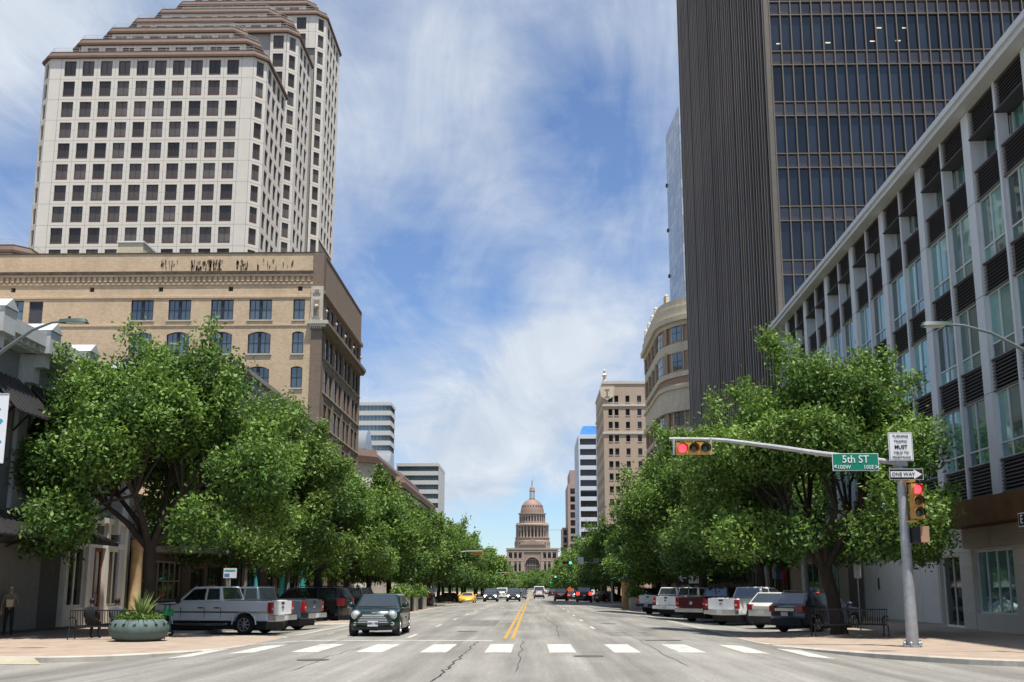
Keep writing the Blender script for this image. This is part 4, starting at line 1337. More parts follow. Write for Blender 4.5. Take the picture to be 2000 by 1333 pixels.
# crane jib on the skyline
cr = thing('tower_crane', 'thin tower crane jib low on the skyline right of the dome', 'crane', (0, 0, 0))
p, q = at_y(1066, 1036, 1300), at_y(1120, 1038, 1300)
mb = MB(); ST = mat('crane_steel', (.4, .36, .33), .6)
mb.bar(p, q, .5, .25, ST); mb.bar(p + Vector((0, 0, 1.5)), q + Vector((0, 0, 1.5)), .5, .25, ST); put('jib', mb, cr)
mb = MB(); mb.bar(q + Vector((-3, 0, -75)), q + Vector((-3, 0, 6)), 1.2, 1.2, ST); put('mast', mb, cr)
# ================================================================== domed statehouse at the head of the avenue
CY = 950.0
CXc = at_y(1039.7, 1050, CY).x
cz = lambda py: at_y(1040, py, CY).z
pxm = CY / 2035.0
cap = thing('domed_statehouse', 'pink granite domed statehouse with colonnaded drum and great arched entrance at street end', 'statehouse', (CXc, CY, 0))
GRAN = mat('pink_granite_stone', (.33, .235, .185), .8, var=.08, scale=.15, stain=.1)
GRAL = mat('pale_granite_trim', (.40, .30, .245), .8, var=.06, scale=.15)
DOME = mat('painted_dome', (.30, .205, .165), .6, var=.08, scale=.2)
SHD = mat('dark_glazing', (.05, .045, .05), .4)
ROOFC = mat('green_copper_roof', (.30, .36, .31), .7)


def rr_(px): return px * pxm


dm = MB()
rb_ = rr_(22.5); zb = cz(1003); zt = cz(976)
prof = [(rb_ + .9, zb - .6), (rb_ + .9, zb), (rb_, zb + .05)]
for k in range(11):
    t = k / 10 * math.pi / 2 * .93
    prof.append((rb_ * math.cos(t) ** .85, zb + (zt - zb) * math.sin(t) / math.sin(math.pi / 2 * .93)))
dm.lathe(prof, DOME, 48, (0, 0, 0)); dome = put('dome', dm, cap)
rib = MB()
for i in range(24):
    a = 2 * math.pi * i / 24; pts = [(r * 1.012 * math.cos(a), r * 1.012 * math.sin(a), z) for r, z in prof[2:]]
    rib.tube(pts, .22, DOME, 4)
put('rib', rib, dome)
for i in range(24):
    a = 2 * math.pi * (i + .5) / 24; r, z = prof[6]
    w = MB(); w.box(-.32, .32, -.25, .3, 0, 1.9, SHD); w.box(-.5, .5, -.2, .2, 1.9, 2.3, GRAL)
    put('dormer', w, dome, (r * .99 * math.cos(a), r * .99 * math.sin(a), z - .6), a + math.pi / 2)
ln = MB()
ln.lathe([(rr_(6), cz(976.5)), (rr_(6), cz(974)), (rr_(4.8), cz(973))], DOME, 16)
ln.lathe([(rr_(6), cz(960)), (rr_(6.4), cz(959)), (rr_(5), cz(957.5)), (rr_(4.6), cz(954)), (rr_(3.0), cz(951)), (rr_(1.4), cz(949.5)), (.3, cz(948))], DOME, 16)
lan = put('lantern', ln, cap)
lc = MB(); lc.lathe([(.42, 0), (.36, cz(960) - cz(973))], GRAL, 6); lcm = lc.mesh('column')
for i in range(8):
    a = 2 * math.pi * (i + .5) / 8; put('column', lcm, lan, (rr_(4.5) * math.cos(a), rr_(4.5) * math.sin(a), cz(973)))
stt = MB(); z0 = cz(949.5); stt.tube([(0, 0, z0), (0, 0, z0 + 1.5), (0, 0, z0 + 3.2), (0, 0, z0 + 4.2), (0, 0, z0 + 4.9)], [.8, .62, .6, .5, .22], STEEL, 8); stt.sphere((0, 0, z0 + 5.2), .4, STEEL, 8, 6); stt.tube([(.4, 0, z0 + 4.2), (.9, 0, z0 + 5.2), (.95, 0, z0 + 6.4)], [.18, .14, .1], STEEL, 6)
stt.sphere((.95, 0, z0 + 6.5), .28, STEEL, 6, 4)
put('statue', stt, cap)
# upper drum with arched windows
ud = MB(); r1 = rr_(25); ud.lathe([(r1, cz(1024)), (r1, cz(1005.5))], GRAN, 48, smooth=True)
ud.lathe([(r1, cz(1006)), (r1 + 1.1, cz(1005.5)), (r1 + 1.1, cz(1003.2)), (r1 - 1, cz(1003))], GRAL, 48); put('upper_drum', ud, cap)
wm = MB(); wm.box(-.75, .75, -.06, .3, 0, 3.2, SHD); wm.lathe([(.75, -.06), (.75, .06), (0, .061)], SHD, 12, (0, 0, 3.2), 'y', False, 0, math.pi); wmm = wm.mesh('window')
pm_ = MB(); pm_.box(-.5, .5, -.35, .1, 0, cz(1007) - cz(1023), GRAL); pmm = pm_.mesh('pilaster')
for i in range(28):
    a = 2 * math.pi * i / 28; put('window', wmm, cap, (r1 * math.cos(a), r1 * math.sin(a), cz(1019)), a + math.pi / 2)
    a += math.pi / 28; put('pilaster', pmm, cap, (r1 * math.cos(a), r1 * math.sin(a), cz(1023)), a + math.pi / 2)
# balustrade and colonnade
bl = MB(); r2 = rr_(33)
bl.lathe([(r1, cz(1029)), (r2 - 1, cz(1029)), (r2, cz(1028)), (r2, cz(1025.5)), (r2 - .6, cz(1024.5)), (r2 - .6, cz(1023)), (r2 - 1.2, cz(1023)), (r1, cz(1024))], GRAL, 48); put('balustrade', bl, cap)
cd = MB(); cd.lathe([(rr_(24.5), cz(1052)), (rr_(24.5), cz(1029))], GRAN, 48); put('inner_drum', cd, cap)
cc = MB(); hc = cz(1029.2) - cz(1051); cc.lathe([(.95, 0), (.95, .5), (.72, .6), (.60, hc - .8), (.9, hc - .3), (.95, hc)], GRAL, 10); ccm = cc.mesh('column')
dwm = MB(); dwm.box(-.9, .9, -.06, .3, 0, hc * .62, SHD); dwmm = dwm.mesh('window')
for i in range(28):
    a = 2 * math.pi * (i + .5) / 28; put('column', ccm, cap, (rr_(31) * math.cos(a), rr_(31) * math.sin(a), cz(1051)))
    a += math.pi / 28; put('window', dwmm, cap, (rr_(24.5) * math.cos(a), rr_(24.5) * math.sin(a), cz(1050)), a + math.pi / 2)
ld = MB(); ld.lathe([(rr_(35), cz(1076)), (rr_(35), cz(1058)), (rr_(33.5), cz(1057)), (rr_(33.5), cz(1053)), (rr_(34.5), cz(1052.5)), (rr_(34.5), cz(1051)), (rr_(22), cz(1051))], GRAN, 48); put('lower_drum', ld, cap)
for i in range(24):
    a = 2 * math.pi * i / 24; w = put('window', wmm, cap, (rr_(35) * math.cos(a), rr_(35) * math.sin(a), cz(1066)), a + math.pi / 2, scale=(.8, 1, .6))
# central pavilion
FY = -rr_(52)           # front plane
bw = rr_(49); gbase = 8.0
zr = cz(1076)
hol = []
arch_w = rr_(13.5); az_ = cz(1104)
mb = MB()
hol.append((-arch_w, arch_w, gbase, az_ + arch_w))
wins = []
for sx in (-1, 1):
    for ww in (24, 32, 42):
        for (ya, yb) in ((1092, 1083), (1117, 1104)):
            if ww == 42 and ya > 1100: continue
            wins.append((sx * rr_(ww) - 1.4, sx * rr_(ww) + 1.4, cz(ya), cz(yb)))
for sx in (-1, 1):
    for ww in (27, 33): wins.append((sx * rr_(ww) - 1.2, sx * rr_(ww) + 1.2, cz(1130), cz(1121)))
wall_mb(mb, bw * 2, zr - gbase, hol + wins, GRAN, 1.2, x0=-bw, z0=gbase)
n = 20; pts = [(arch_w * math.cos(math.pi * k / n), az_ + arch_w * math.sin(math.pi * k / n)) for k in range(n + 1)]
for (xa, za), (xb, zb_) in zip(pts, pts[1:]):
    mb.poly([(xb, .002, zb_), (xa, .002, za), (xa, .002, az_ + arch_w), (xb, .002, az_ + arch_w)], GRAN)
    mb.poly([(xb, .002, zb_), (xa, .002, za), (xa, 1.2, za), (xb, 1.2, zb_)], GRAL)
    k1 = 1.13
    mb.faces([(xa, -.35, za), (xb, -.35, zb_), (xb * k1, -.35, az_ + (zb_ - az_) * k1), (xa * k1, -.35, az_ + (za - az_) * k1), (xa * k1, 0, az_ + (za - az_) * k1), (xb * k1, 0, az_ + (zb_ - az_) * k1), (xa, 0, za), (xb, 0, zb_)], [(0, 1, 2, 3), (3, 2, 5, 4), (0, 6, 7, 1)], GRAL)
put('front_wall', mb, cap, (0, FY, 0))
mb = MB(); mb.box(-bw, bw, .02, rr_(104), gbase, zr, GRAN) if False else None
mb.poly([(-bw, 1.2, gbase), (bw, 1.2, gbase), (bw, 1.2, zr - .5), (-bw, 1.2, zr - .5)], SHD)
mb.poly([(-bw, 0, gbase), (-bw, 100, gbase), (-bw, 100, zr), (-bw, 0, zr)], GRAN); mb.poly([(bw, 0, gbase), (bw, 100, gbase), (bw, 100, zr), (bw, 0, zr)], GRAN)
mb.poly([(-bw, 0, zr), (bw, 0, zr), (bw, 100, zr), (-bw, 100, zr)], ROOFC); put('block', mb, cap, (0, FY, 0))
mb = MB()
for k in range(-4, 5): mb.box(arch_w * k / 4.5 - .16, arch_w * k / 4.5 + .16, .9, 1.15, gbase, az_ + arch_w * math.sqrt(max(0, 1 - (k / 4.5) ** 2)), GRAN)
for z in (az_ - 6, az_ - 1, az_ + 4): mb.box(-arch_w * .98, arch_w * .98, .88, 1.12, z, z + .5, GRAN)
put('arch_tracery', mb, cap, (0, FY, 0))
for (za, zb_, o) in ((1076, 1073, .9), (1080, 1078, .6), (1098, 1095.5, .8), (1131, 1128, .5)):
    for xa, xb in ((-bw - .6, -arch_w * 1.15), (arch_w * 1.15, bw + .6)) if za > 1090 else ((-bw - .8, bw + .8),):
        mb = MB(); mb.box(xa, xb, -o, .0, cz(za), cz(zb_), GRAL); put('cornice', mb, cap, (0, FY, 0))
mb = MB(); pc_ = MB(); pc_.box(-.8, .8, -.7, 0, 0, cz(1098) - cz(1128), GRAL); pcm = pc_.mesh('pilaster'); p2_ = MB(); p2_.box(-.7, .7, -.5, 0, 0, cz(1080) - cz(1095), GRAL); p2m = p2_.mesh('pilaster')
for sx in (-1, 1):
    for ww in (17.5, 20.5, 28, 36.5, 39.5, 47): put('pilaster', pcm, cap, (sx * rr_(ww), FY, cz(1128)))
    for ww in (18, 28, 37, 47): put('pilaster', p2m, cap, (sx * rr_(ww), FY, cz(1095)))
# pediment
mb = MB(); pw = rr_(23); mb.prism([(-pw, -.0), (pw, 0), (pw, 12), (-pw, 12)], zr, cz(1066), GRAN)
mb.faces([(-pw - 1.5, -1, cz(1066)), (pw + 1.5, -1, cz(1066)), (0, -1, cz(1055.5)), (-pw - 1.5, 12, cz(1066)), (pw + 1.5, 12, cz(1066)), (0, 12, cz(1055.5))], [(0, 1, 2), (0, 2, 5, 3), (1, 4, 5, 2), (0, 3, 4, 1)], GRAL)
mb.faces([(-pw + 2, -1.05, cz(1064.8)), (pw - 2, -1.05, cz(1064.8)), (0, -1.05, cz(1058))], [(0, 1, 2)], GRAN)
put('pediment', mb, cap, (0, FY + 4, 0))
# side wings
for sx in (-1, 1):
    mb = MB(); xa, xb = sorted((sx * rr_(49), sx * rr_(110))); mb.box(xa, xb, 4, 40, gbase, cz(1090), GRAN); mb.box(xa, xb, 3, 41, cz(1090), cz(1088), GRAL); w_ = put('wing', mb, cap, (0, FY + 14, 0))
    mb = MB(); mb.prism([(xa, 4), (xb, 4), (xb, 40), (xa, 40)], cz(1088) - .05, cz(1082), ROOFC, top=[(xa, 14), (xb, 14), (xb, 30), (xa, 30)]); put('wing_roof', mb, w_)
    wq_ = MB(); wq_.box(-1.2, 1.2, -.1, .2, 0, 4, SHD); wqm = wq_.mesh('window')
    for i in range(7):
        for py in (1101, 1117): put('window', wqm, w_, (sx * rr_(54 + 8 * i), 4, cz(py)))
# ================================================================== trees
def leaf_mat(name, c_dark, c_light):
    m = bpy.data.materials.new(name); MATS[name] = m; m.use_nodes = True
    nt = m.node_tree; N, L = nt.nodes.new, nt.links.new
    nt.nodes.clear(); out = N('ShaderNodeOutputMaterial')
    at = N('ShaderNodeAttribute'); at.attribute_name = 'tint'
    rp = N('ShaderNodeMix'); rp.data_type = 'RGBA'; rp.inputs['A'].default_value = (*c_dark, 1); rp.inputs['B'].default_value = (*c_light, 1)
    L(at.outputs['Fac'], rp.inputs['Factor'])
    oi = N('ShaderNodeObjectInfo'); hs = N('ShaderNodeHueSaturation')
    mr = N('ShaderNodeMapRange'); mr.inputs['To Min'].default_value = .85; mr.inputs['To Max'].default_value = 1.15
    L(oi.outputs['Random'], mr.inputs[0]); L(mr.outputs[0], hs.inputs['Value']); L(rp.outputs['Result'], hs.inputs['Color'])
    p = N('ShaderNodeBsdfPrincipled'); p.inputs['Roughness'].default_value = .55; p.inputs['Specular IOR Level'].default_value = .3
    L(hs.outputs[0], p.inputs['Base Color'])
    t = N('ShaderNodeBsdfTranslucent')
    hs2 = N('ShaderNodeHueSaturation'); hs2.inputs['Hue'].default_value = .485; hs2.inputs['Value'].default_value = 1.25; L(hs.outputs[0], hs2.inputs['Color']); L(hs2.outputs[0], t.inputs['Color'])
    mx = N('ShaderNodeMixShader'); mx.inputs[0].default_value = .24
    L(p.outputs[0], mx.inputs[1]); L(t.outputs[0], mx.inputs[2]); L(mx.outputs[0], out.inputs[0])
    return m


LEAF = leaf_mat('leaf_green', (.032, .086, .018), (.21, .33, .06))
BARK = mat('dark_bark', (.045, .036, .028), .95, var=.4, scale=6, bump=.6, bscale=18, stretch=(1, 1, .25))


def unit(v): return v / np.maximum(1e-9, np.linalg.norm(v, axis=1, keepdims=True))


def leaves_mesh(name, C, tint, g, per, ll, lw, spread, up=.25):
    """C: clump centres (n,3); each gets `per` pointed leaves"""
    n = len(C) * per
    c = np.repeat(C, per, 0) + g.normal(0, spread, (n, 3))
    d = unit(g.normal(0, 1, (n, 3)) + np.array([0, 0, up - .35]))
    s = unit(np.cross(d, unit(g.normal(0, 1, (n, 3)) * .75 + np.array([0, 0, 1.0]))))
    L_ = ll * g.uniform(.65, 1.3, (n, 1)); w = lw * g.uniform(.7, 1.25, (n, 1))
    v = np.stack([c, c + d * L_ * .45 + s * w, c + d * L_, c + d * L_ * .45 - s * w], 1).reshape(-1, 3)
    me = bpy.data.meshes.new(name)
    me.vertices.add(4 * n); me.vertices.foreach_set('co', v.astype(np.float32).ravel())
    me.loops.add(4 * n); me.loops.foreach_set('vertex_index', np.arange(4 * n, dtype=np.int32))
    me.polygons.add(n); me.polygons.foreach_set('loop_start', np.arange(0, 4 * n, 4, dtype=np.int32)); me.polygons.foreach_set('loop_total', np.full(n, 4, dtype=np.int32))
    tt = np.clip(np.repeat(tint, per) + g.normal(0, .16, n), 0, 1)
    a = me.attributes.new('tint', 'FLOAT', 'POINT'); a.data.foreach_set('value', np.repeat(tt, 4).astype(np.float32))
    me.materials.append(LEAF); me.update(); me.validate()
    return me


def tree_meshes(seed, H, RX, RY, fork, nclump, per, ll, lw, spread, lean=(0, 0), tufts=14, trunk_r=.22, limbs=5, nlobe=17, low=0.0, nskirt=11):
    r = random.Random(seed); g = np.random.default_rng(seed)
    tr = MB()
    top = Vector((lean[0], lean[1], fork))
    tr.tube([(0, 0, -.1), (lean[0] * .1, lean[1] * .1, .35), (lean[0] * .5 + .05, lean[1] * .5, fork * .55), top], [trunk_r * 1.55, trunk_r * 1.1, trunk_r, trunk_r * .92], BARK, 10)
    lobes = []
    zc = fork + (H - fork) * .45
    for k in range(nlobe):
        # spread lobe centres through a flattened dome
        t = 2 * math.pi * (k * .618 + r.uniform(-.06, .06)); u = (k + .5) / nlobe
        rad = math.sqrt(u) * .78
        hh = (1 - rad * rad * .75)
        z = fork + low + (H - fork - low) * (.18 + .62 * hh * r.uniform(.55, 1.0))
        sz = r.uniform(.17, .36) * min(RX, RY) * (1.12 - .35 * rad)
        lobes.append((Vector((lean[0] * 1.3 + rad * RX * math.cos(t), lean[1] * 1.3 + rad * RY * math.sin(t), z)), sz))
    for k in range(nskirt):             # low outer sprays
        t = 2 * math.pi * (k + r.uniform(-.3, .3)) / nskirt; rad = r.uniform(.55, .98)
        lobes.append((Vector((lean[0] + rad * RX * math.cos(t), lean[1] + rad * RY * math.sin(t), max(3.5, fork + r.uniform(.4, 2.0)))), r.uniform(.17, .27) * min(RX, RY)))
    nlobe += nskirt
    # limbs reach toward groups of lobes
    order = sorted(range(nlobe), key=lambda i: math.atan2(lobes[i][0].y - lean[1], lobes[i][0].x - lean[0]))
    for k in range(limbs):
        grp = order[k * nlobe // limbs:(k + 1) * nlobe // limbs]
        mean = sum((lobes[i][0] for i in grp), Vector()) / len(grp)
        mid = top.lerp(mean, .55) + Vector((0, 0, -.25 + r.uniform(-.2, .3)))
        j = Vector((r.uniform(-.2, .2), r.uniform(-.2, .2), r.uniform(-.1, .2)))
        tr.tube([top - Vector((0, 0, .15)), top.lerp(mid, .5) + j, mid], [trunk_r * .62, trunk_r * .46, trunk_r * .34], BARK, 7)
        for i in grp:
            e = lobes[i][0]; m_ = mid.lerp(e, .5) + Vector((r.uniform(-.3, .3), r.uniform(-.3, .3), r.uniform(0, .35)))
            tr.tube([mid, m_, e, e + (e - m_) * .45 + Vector((0, 0, .3))], [trunk_r * .3, trunk_r * .2, trunk_r * .11, .015], BARK, 5)
            for q in range(3):
                dd = Vector((r.uniform(-1, 1), r.uniform(-1, 1), r.uniform(-.2, 1))).normalized() * lobes[i][1] * .9
                tr.tube([e.lerp(m_, .4), e + dd * .5, e + dd], [trunk_r * .12, trunk_r * .08, .012], BARK, 4)
    C = []; T = []
    wts = np.array([s ** 2 for _, s in lobes]); wts /= wts.sum()
    cnt = (wts * nclump * .86).astype(int)
    for (c, s), n in zip(lobes, cnt):
        d = unit(g.normal(0, 1, (n, 3)))
        rad = g.uniform(.28, 1.0, (n, 1)) ** .55 * (1 + .2 * np.sin(d[:, :1] * 7 + c.x * 3) * np.cos(d[:, 1:2] * 6 + c.y))
        p = np.array(c)[None] + d * rad * s * np.array([1.08, 1.08, .86])
        C.append(p); T.append(np.clip(.34 + .18 * d[:, 2] + g.normal(0, .13, n) + r.uniform(-.26, .26), 0, 1))  # tint lightens toward each lobe's top: sunlight painted into the leaf colour
    for k in range(tufts):              # young upright shoots and outer sprays
        c, s = lobes[r.randrange(nlobe)]
        d = Vector((r.uniform(-.8, .8), r.uniform(-.8, .8), r.uniform(.2, 1.9))).normalized()
        n = int(nclump * .14 / tufts)
        t = g.uniform(.7, 2.0, (n, 1))
        p = np.array(c)[None] + np.array(d)[None] * t * s + g.normal(0, 1, (n, 3)) * (.20 * s * (2.25 - t))
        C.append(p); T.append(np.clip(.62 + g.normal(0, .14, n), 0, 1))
    C = np.concatenate(C); T = np.concatenate(T)
    C[:, 2] = np.minimum(C[:, 2], H + .9); C[:, 2] = np.maximum(C[:, 2], 2.8)
    return tr.mesh('trunk', 60), leaves_mesh('crown', C, T, g, per, ll, lw, spread)


NUM = ['nearest', 'second', 'third', 'fourth', 'fifth', 'sixth', 'seventh', 'eighth', 'ninth', 'tenth', 'eleventh', 'twelfth', 'thirteenth', 'fourteenth', 'fifteenth', 'sixteenth', 'seventeenth', 'eighteenth', 'nineteenth', 'twentieth'] + ['%dth' % k for k in range(21, 60)]


def tree(label, ms, loc, rz=0, s=(1, 1, 1), group=None):
    t = thing('street_tree', label, 'tree', loc, rz, group)
    t.scale = s
    put('trunk', ms[0], t); put('crown', ms[1], t)
    return t


# the four nearest, each its own shape
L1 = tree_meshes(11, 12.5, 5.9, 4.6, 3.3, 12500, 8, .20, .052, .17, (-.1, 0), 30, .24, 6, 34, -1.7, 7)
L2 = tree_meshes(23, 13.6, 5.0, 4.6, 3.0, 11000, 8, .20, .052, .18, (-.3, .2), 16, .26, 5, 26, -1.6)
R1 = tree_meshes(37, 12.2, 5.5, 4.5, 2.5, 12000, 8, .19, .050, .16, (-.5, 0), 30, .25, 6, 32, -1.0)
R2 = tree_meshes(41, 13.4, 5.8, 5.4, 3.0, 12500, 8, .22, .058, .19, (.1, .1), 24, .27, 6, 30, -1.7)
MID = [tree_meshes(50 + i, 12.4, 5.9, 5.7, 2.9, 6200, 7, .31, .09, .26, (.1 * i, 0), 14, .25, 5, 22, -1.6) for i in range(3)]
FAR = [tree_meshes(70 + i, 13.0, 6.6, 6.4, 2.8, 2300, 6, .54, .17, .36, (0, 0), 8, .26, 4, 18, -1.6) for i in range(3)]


def ypos(px, x):
    return at_x(px, 1150, x).y


GL, GR = 'trees along the left pavement', 'trees along the right pavement'
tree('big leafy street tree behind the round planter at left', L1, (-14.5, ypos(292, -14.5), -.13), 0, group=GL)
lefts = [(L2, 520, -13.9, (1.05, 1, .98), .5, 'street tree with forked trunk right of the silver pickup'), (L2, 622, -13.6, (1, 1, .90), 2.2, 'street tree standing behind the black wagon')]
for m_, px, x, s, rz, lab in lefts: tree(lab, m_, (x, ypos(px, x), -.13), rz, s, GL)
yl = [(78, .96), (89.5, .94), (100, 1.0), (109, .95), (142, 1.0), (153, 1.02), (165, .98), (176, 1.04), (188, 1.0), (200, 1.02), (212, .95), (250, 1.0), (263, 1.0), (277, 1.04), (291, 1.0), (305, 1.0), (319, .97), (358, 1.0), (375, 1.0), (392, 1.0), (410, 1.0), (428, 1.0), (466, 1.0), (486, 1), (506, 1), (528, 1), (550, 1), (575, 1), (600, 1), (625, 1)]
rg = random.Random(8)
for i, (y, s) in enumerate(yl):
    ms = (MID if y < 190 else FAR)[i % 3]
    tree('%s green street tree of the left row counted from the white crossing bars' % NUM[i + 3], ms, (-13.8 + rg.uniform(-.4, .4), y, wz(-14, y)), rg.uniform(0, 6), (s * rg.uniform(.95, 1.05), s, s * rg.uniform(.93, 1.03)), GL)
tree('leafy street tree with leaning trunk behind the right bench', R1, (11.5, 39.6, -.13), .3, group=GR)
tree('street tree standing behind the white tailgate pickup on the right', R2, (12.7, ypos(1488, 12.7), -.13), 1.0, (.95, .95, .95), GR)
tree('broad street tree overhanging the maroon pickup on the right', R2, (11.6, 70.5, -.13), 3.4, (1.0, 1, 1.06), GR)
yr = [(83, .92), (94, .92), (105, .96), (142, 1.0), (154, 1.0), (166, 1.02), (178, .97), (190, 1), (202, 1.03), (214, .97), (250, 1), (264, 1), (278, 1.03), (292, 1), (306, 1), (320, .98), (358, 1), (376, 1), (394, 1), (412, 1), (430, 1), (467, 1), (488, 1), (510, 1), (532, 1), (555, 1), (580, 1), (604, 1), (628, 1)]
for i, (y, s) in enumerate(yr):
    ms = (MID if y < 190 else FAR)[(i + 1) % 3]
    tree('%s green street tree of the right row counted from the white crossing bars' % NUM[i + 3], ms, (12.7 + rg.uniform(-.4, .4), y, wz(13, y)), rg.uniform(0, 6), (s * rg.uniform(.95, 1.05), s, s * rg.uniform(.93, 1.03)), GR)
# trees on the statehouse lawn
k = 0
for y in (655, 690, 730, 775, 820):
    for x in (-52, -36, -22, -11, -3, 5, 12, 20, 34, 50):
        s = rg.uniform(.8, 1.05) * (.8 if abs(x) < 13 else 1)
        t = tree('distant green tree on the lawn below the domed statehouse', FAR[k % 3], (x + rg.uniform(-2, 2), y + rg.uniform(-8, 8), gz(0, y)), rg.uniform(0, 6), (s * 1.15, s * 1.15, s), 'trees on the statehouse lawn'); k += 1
# ================================================================== vehicles
RUB = mat('tyre_rubber', (.016, .016, .017), .85, var=.2)
CHROME = mat('chrome', (.72, .73, .74), .18, 1.0, var=.05)
ALLOY = mat('alloy_rim', (.55, .55, .56), .3, .9, var=.08)
CGL = glass('car_glass', (.02, .028, .032), .03, spec=1.0)
PLAST = mat('black_plastic', (.02, .02, .022), .6)
REDL = mat('tail_lamp_red', (.35, .012, .012), .25, coat=.5)
REDLIT = mat('brake_lamp_lit', (.5, .02, .02), .3, emis=(1, .05, .03), es=1.5)
LENS = mat('headlamp_lens', (.62, .60, .50), .12, .3, coat=1)
LENSON = mat('headlamp_lit', (.9, .9, .85), .2, emis=(1, .97, .88), es=4)
AMBER = mat('amber_lens', (.55, .22, .03), .3, coat=.5)
PLATE = mat('number_plate', (.6, .6, .58), .5)
PTXT = mat('plate_ink', (.03, .04, .1), .6)


def paint(name, col, metal=.15, rough=.32):
    return mat(name, col, rough, metal, var=.05, scale=1.5, coat=.7)


def shell(mb, bottom, top, arches, ra, Wd, m_, nosec=.2, tum=.05, zmid=.7):
    """bottom: (x rear, x front, z); top: points from front to rear; arches: wheel centres (x, z)"""
    x0, x1, zb = bottom
    P = [(x0, zb)]
    for ax, azz in sorted(arches):
        hb = math.asin(max(-1, min(1, (zb - azz) / ra)))
        for k in range(9):
            t = math.pi - hb - (math.pi - 2 * hb) * k / 8
            P.append((ax + ra * math.cos(t), azz + ra * math.sin(t)))
    P.append((x1, zb)); P += top
    L_ = max(abs(p[0]) for p in P)
    st = [(-1, .085), (-.985, .035), (-.93, .008), (-.6, 0), (0, -.012), (.6, 0), (.93, .008), (.985, .035), (1, .085)]
    rings = []
    for f, off in st:
        Q = offset_poly(P, off) if off else P
        ring_ = []
        for (x, z) in Q:
            rmp = max(0, (abs(x) / L_ - .72) / .28)
            xx = x - math.copysign(nosec * abs(f) ** 2.5 * rmp, x)
            yy = f * Wd / 2 * (1 - tum * max(0, z - zmid) / .6 - .05 * rmp * abs(f))
            ring_.append((xx, yy, z))
        rings.append(ring_)
    n = len(P); vs = [v for r_ in rings for v in r_]
    fs = [(j * n + i, (j + 1) * n + i, (j + 1) * n + (i + 1) % n, j * n + (i + 1) % n) for j in range(len(st) - 1) for i in range(n)]
    mb.faces(vs, fs, m_, True)
    mb.faces(rings[0], [tuple(range(n))], m_); mb.faces(rings[-1], [tuple(range(n - 1, -1, -1))], m_)


def cabin(A, B, C, D, wb, wr, m_, bev=.07):
    bm = bmesh.new()
    v = []
    for (x, z), w in ((A, wb), (B, wr), (C, wr), (D, wb)):
        v.append((bm.verts.new((x, -w, z)), bm.verts.new((x, w, z))))
    for i in range(4):
        a, b = v[i], v[(i + 1) % 4]; bm.faces.new((a[0], b[0], b[1], a[1]))
    bm.faces.new([p[0] for p in reversed(v)]); bm.faces.new([p[1] for p in v])
    bm.normal_update()
    bmesh.ops.recalc_face_normals(bm, faces=bm.faces)
    es = [e for e in bm.edges if max(q.co.z for q in e.verts) > min(A[1], D[1]) + .2]
    bmesh.ops.bevel(bm, geom=es, offset=bev, segments=3, affect='EDGES', profile=.5)
    me = bpy.data.meshes.new('cabin'); bm.to_mesh(me); bm.free(); me.materials.append(m_)
    for p in me.polygons: p.use_smooth = True
    me.set_sharp_from_angle(angle=R(28)); return me


def wheel_meshes(r, w, spokes=6, rimc=None):
    rimc = rimc or ALLOY; k = .66
    t = MB(); t.lathe([(r * k, -w / 2), (r * .9, -w / 2 - .005), (r * .98, -w / 2 + .03), (r, -w / 4), (r, w / 4), (r * .98, w / 2 - .03), (r * .9, w / 2 + .005), (r * k, w / 2)], RUB, 24, (0, 0, 0), 'y')
    t.lathe([(r * k, 0), (0.0, .0)], PLAST, 16, (0, 0, 0), 'y')
    m_ = MB(); m_.lathe([(r * k, w / 2 + .002), (r * k * .9, w / 2), (r * k * .86, w / 2 - .06)], rimc, 24, (0, 0, 0), 'y'); m_.lathe([(r * .17, w / 2 - .005), (0, w / 2 - .002)], rimc, 12, (0, 0, 0), 'y')
    for i in range(spokes):
        a = 2 * math.pi * i / spokes
        m_.bar((r * .1 * math.cos(a), -(w / 2 - .02), r * .1 * math.sin(a)), (r * k * .92 * math.cos(a), -(w / 2 - .03), r * k * .92 * math.sin(a)), r * .16, .04, rimc)
    return t.mesh('wheel'), m_.mesh('rim')


SPECS = {}
SPECS['pickup'] = dict(L=6.0, W=2.02, r=.40, wx=(1.92, -1.82), bot=(-2.95, 2.9, .52), top=[(2.98, .62), (3.0, .82), (2.95, 1.08), (2.78, 1.20), (1.30, 1.30), (-.80, 1.34), (-.84, 1.37), (-2.96, 1.36), (-3.0, 1.28), (-3.0, .72), (-2.98, .6)],
                       cab=((1.32, 1.27), (.62, 1.90), (-.62, 1.92), (-.80, 1.32)), wb=.95, wr=.78, ra=.50, nose=.16,
                       wins=[[(1.02, 1.36), (.58, 1.80), (.02, 1.83), (.02, 1.37)], [(-.08, 1.38), (-.08, 1.83), (-.58, 1.83), (-.66, 1.39)]], seams=(1.05, -.03, -.76), belt=1.1)
SPECS['suv'] = dict(L=4.7, W=1.86, r=.35, wx=(1.42, -1.36), bot=(-2.3, 2.28, .32), top=[(2.36, .42), (2.38, .68), (2.32, .90), (2.12, 1.0), (1.05, 1.10), (-2.14, 1.16), (-2.32, 1.05), (-2.36, .80), (-2.36, .45)],
                    cab=((1.12, 1.06), (.40, 1.62), (-1.62, 1.66), (-2.16, 1.12)), wb=.89, wr=.70, ra=.42, nose=.22,
                    wins=[[(.86, 1.16), (.40, 1.52), (-.18, 1.56), (-.18, 1.17)], [(-.26, 1.17), (-.26, 1.56), (-1.02, 1.57), (-1.12, 1.19)], [(-1.22, 1.2), (-1.12, 1.57), (-1.55, 1.56), (-1.82, 1.24)]], seams=(.85, -.22, -1.15), belt=.95)
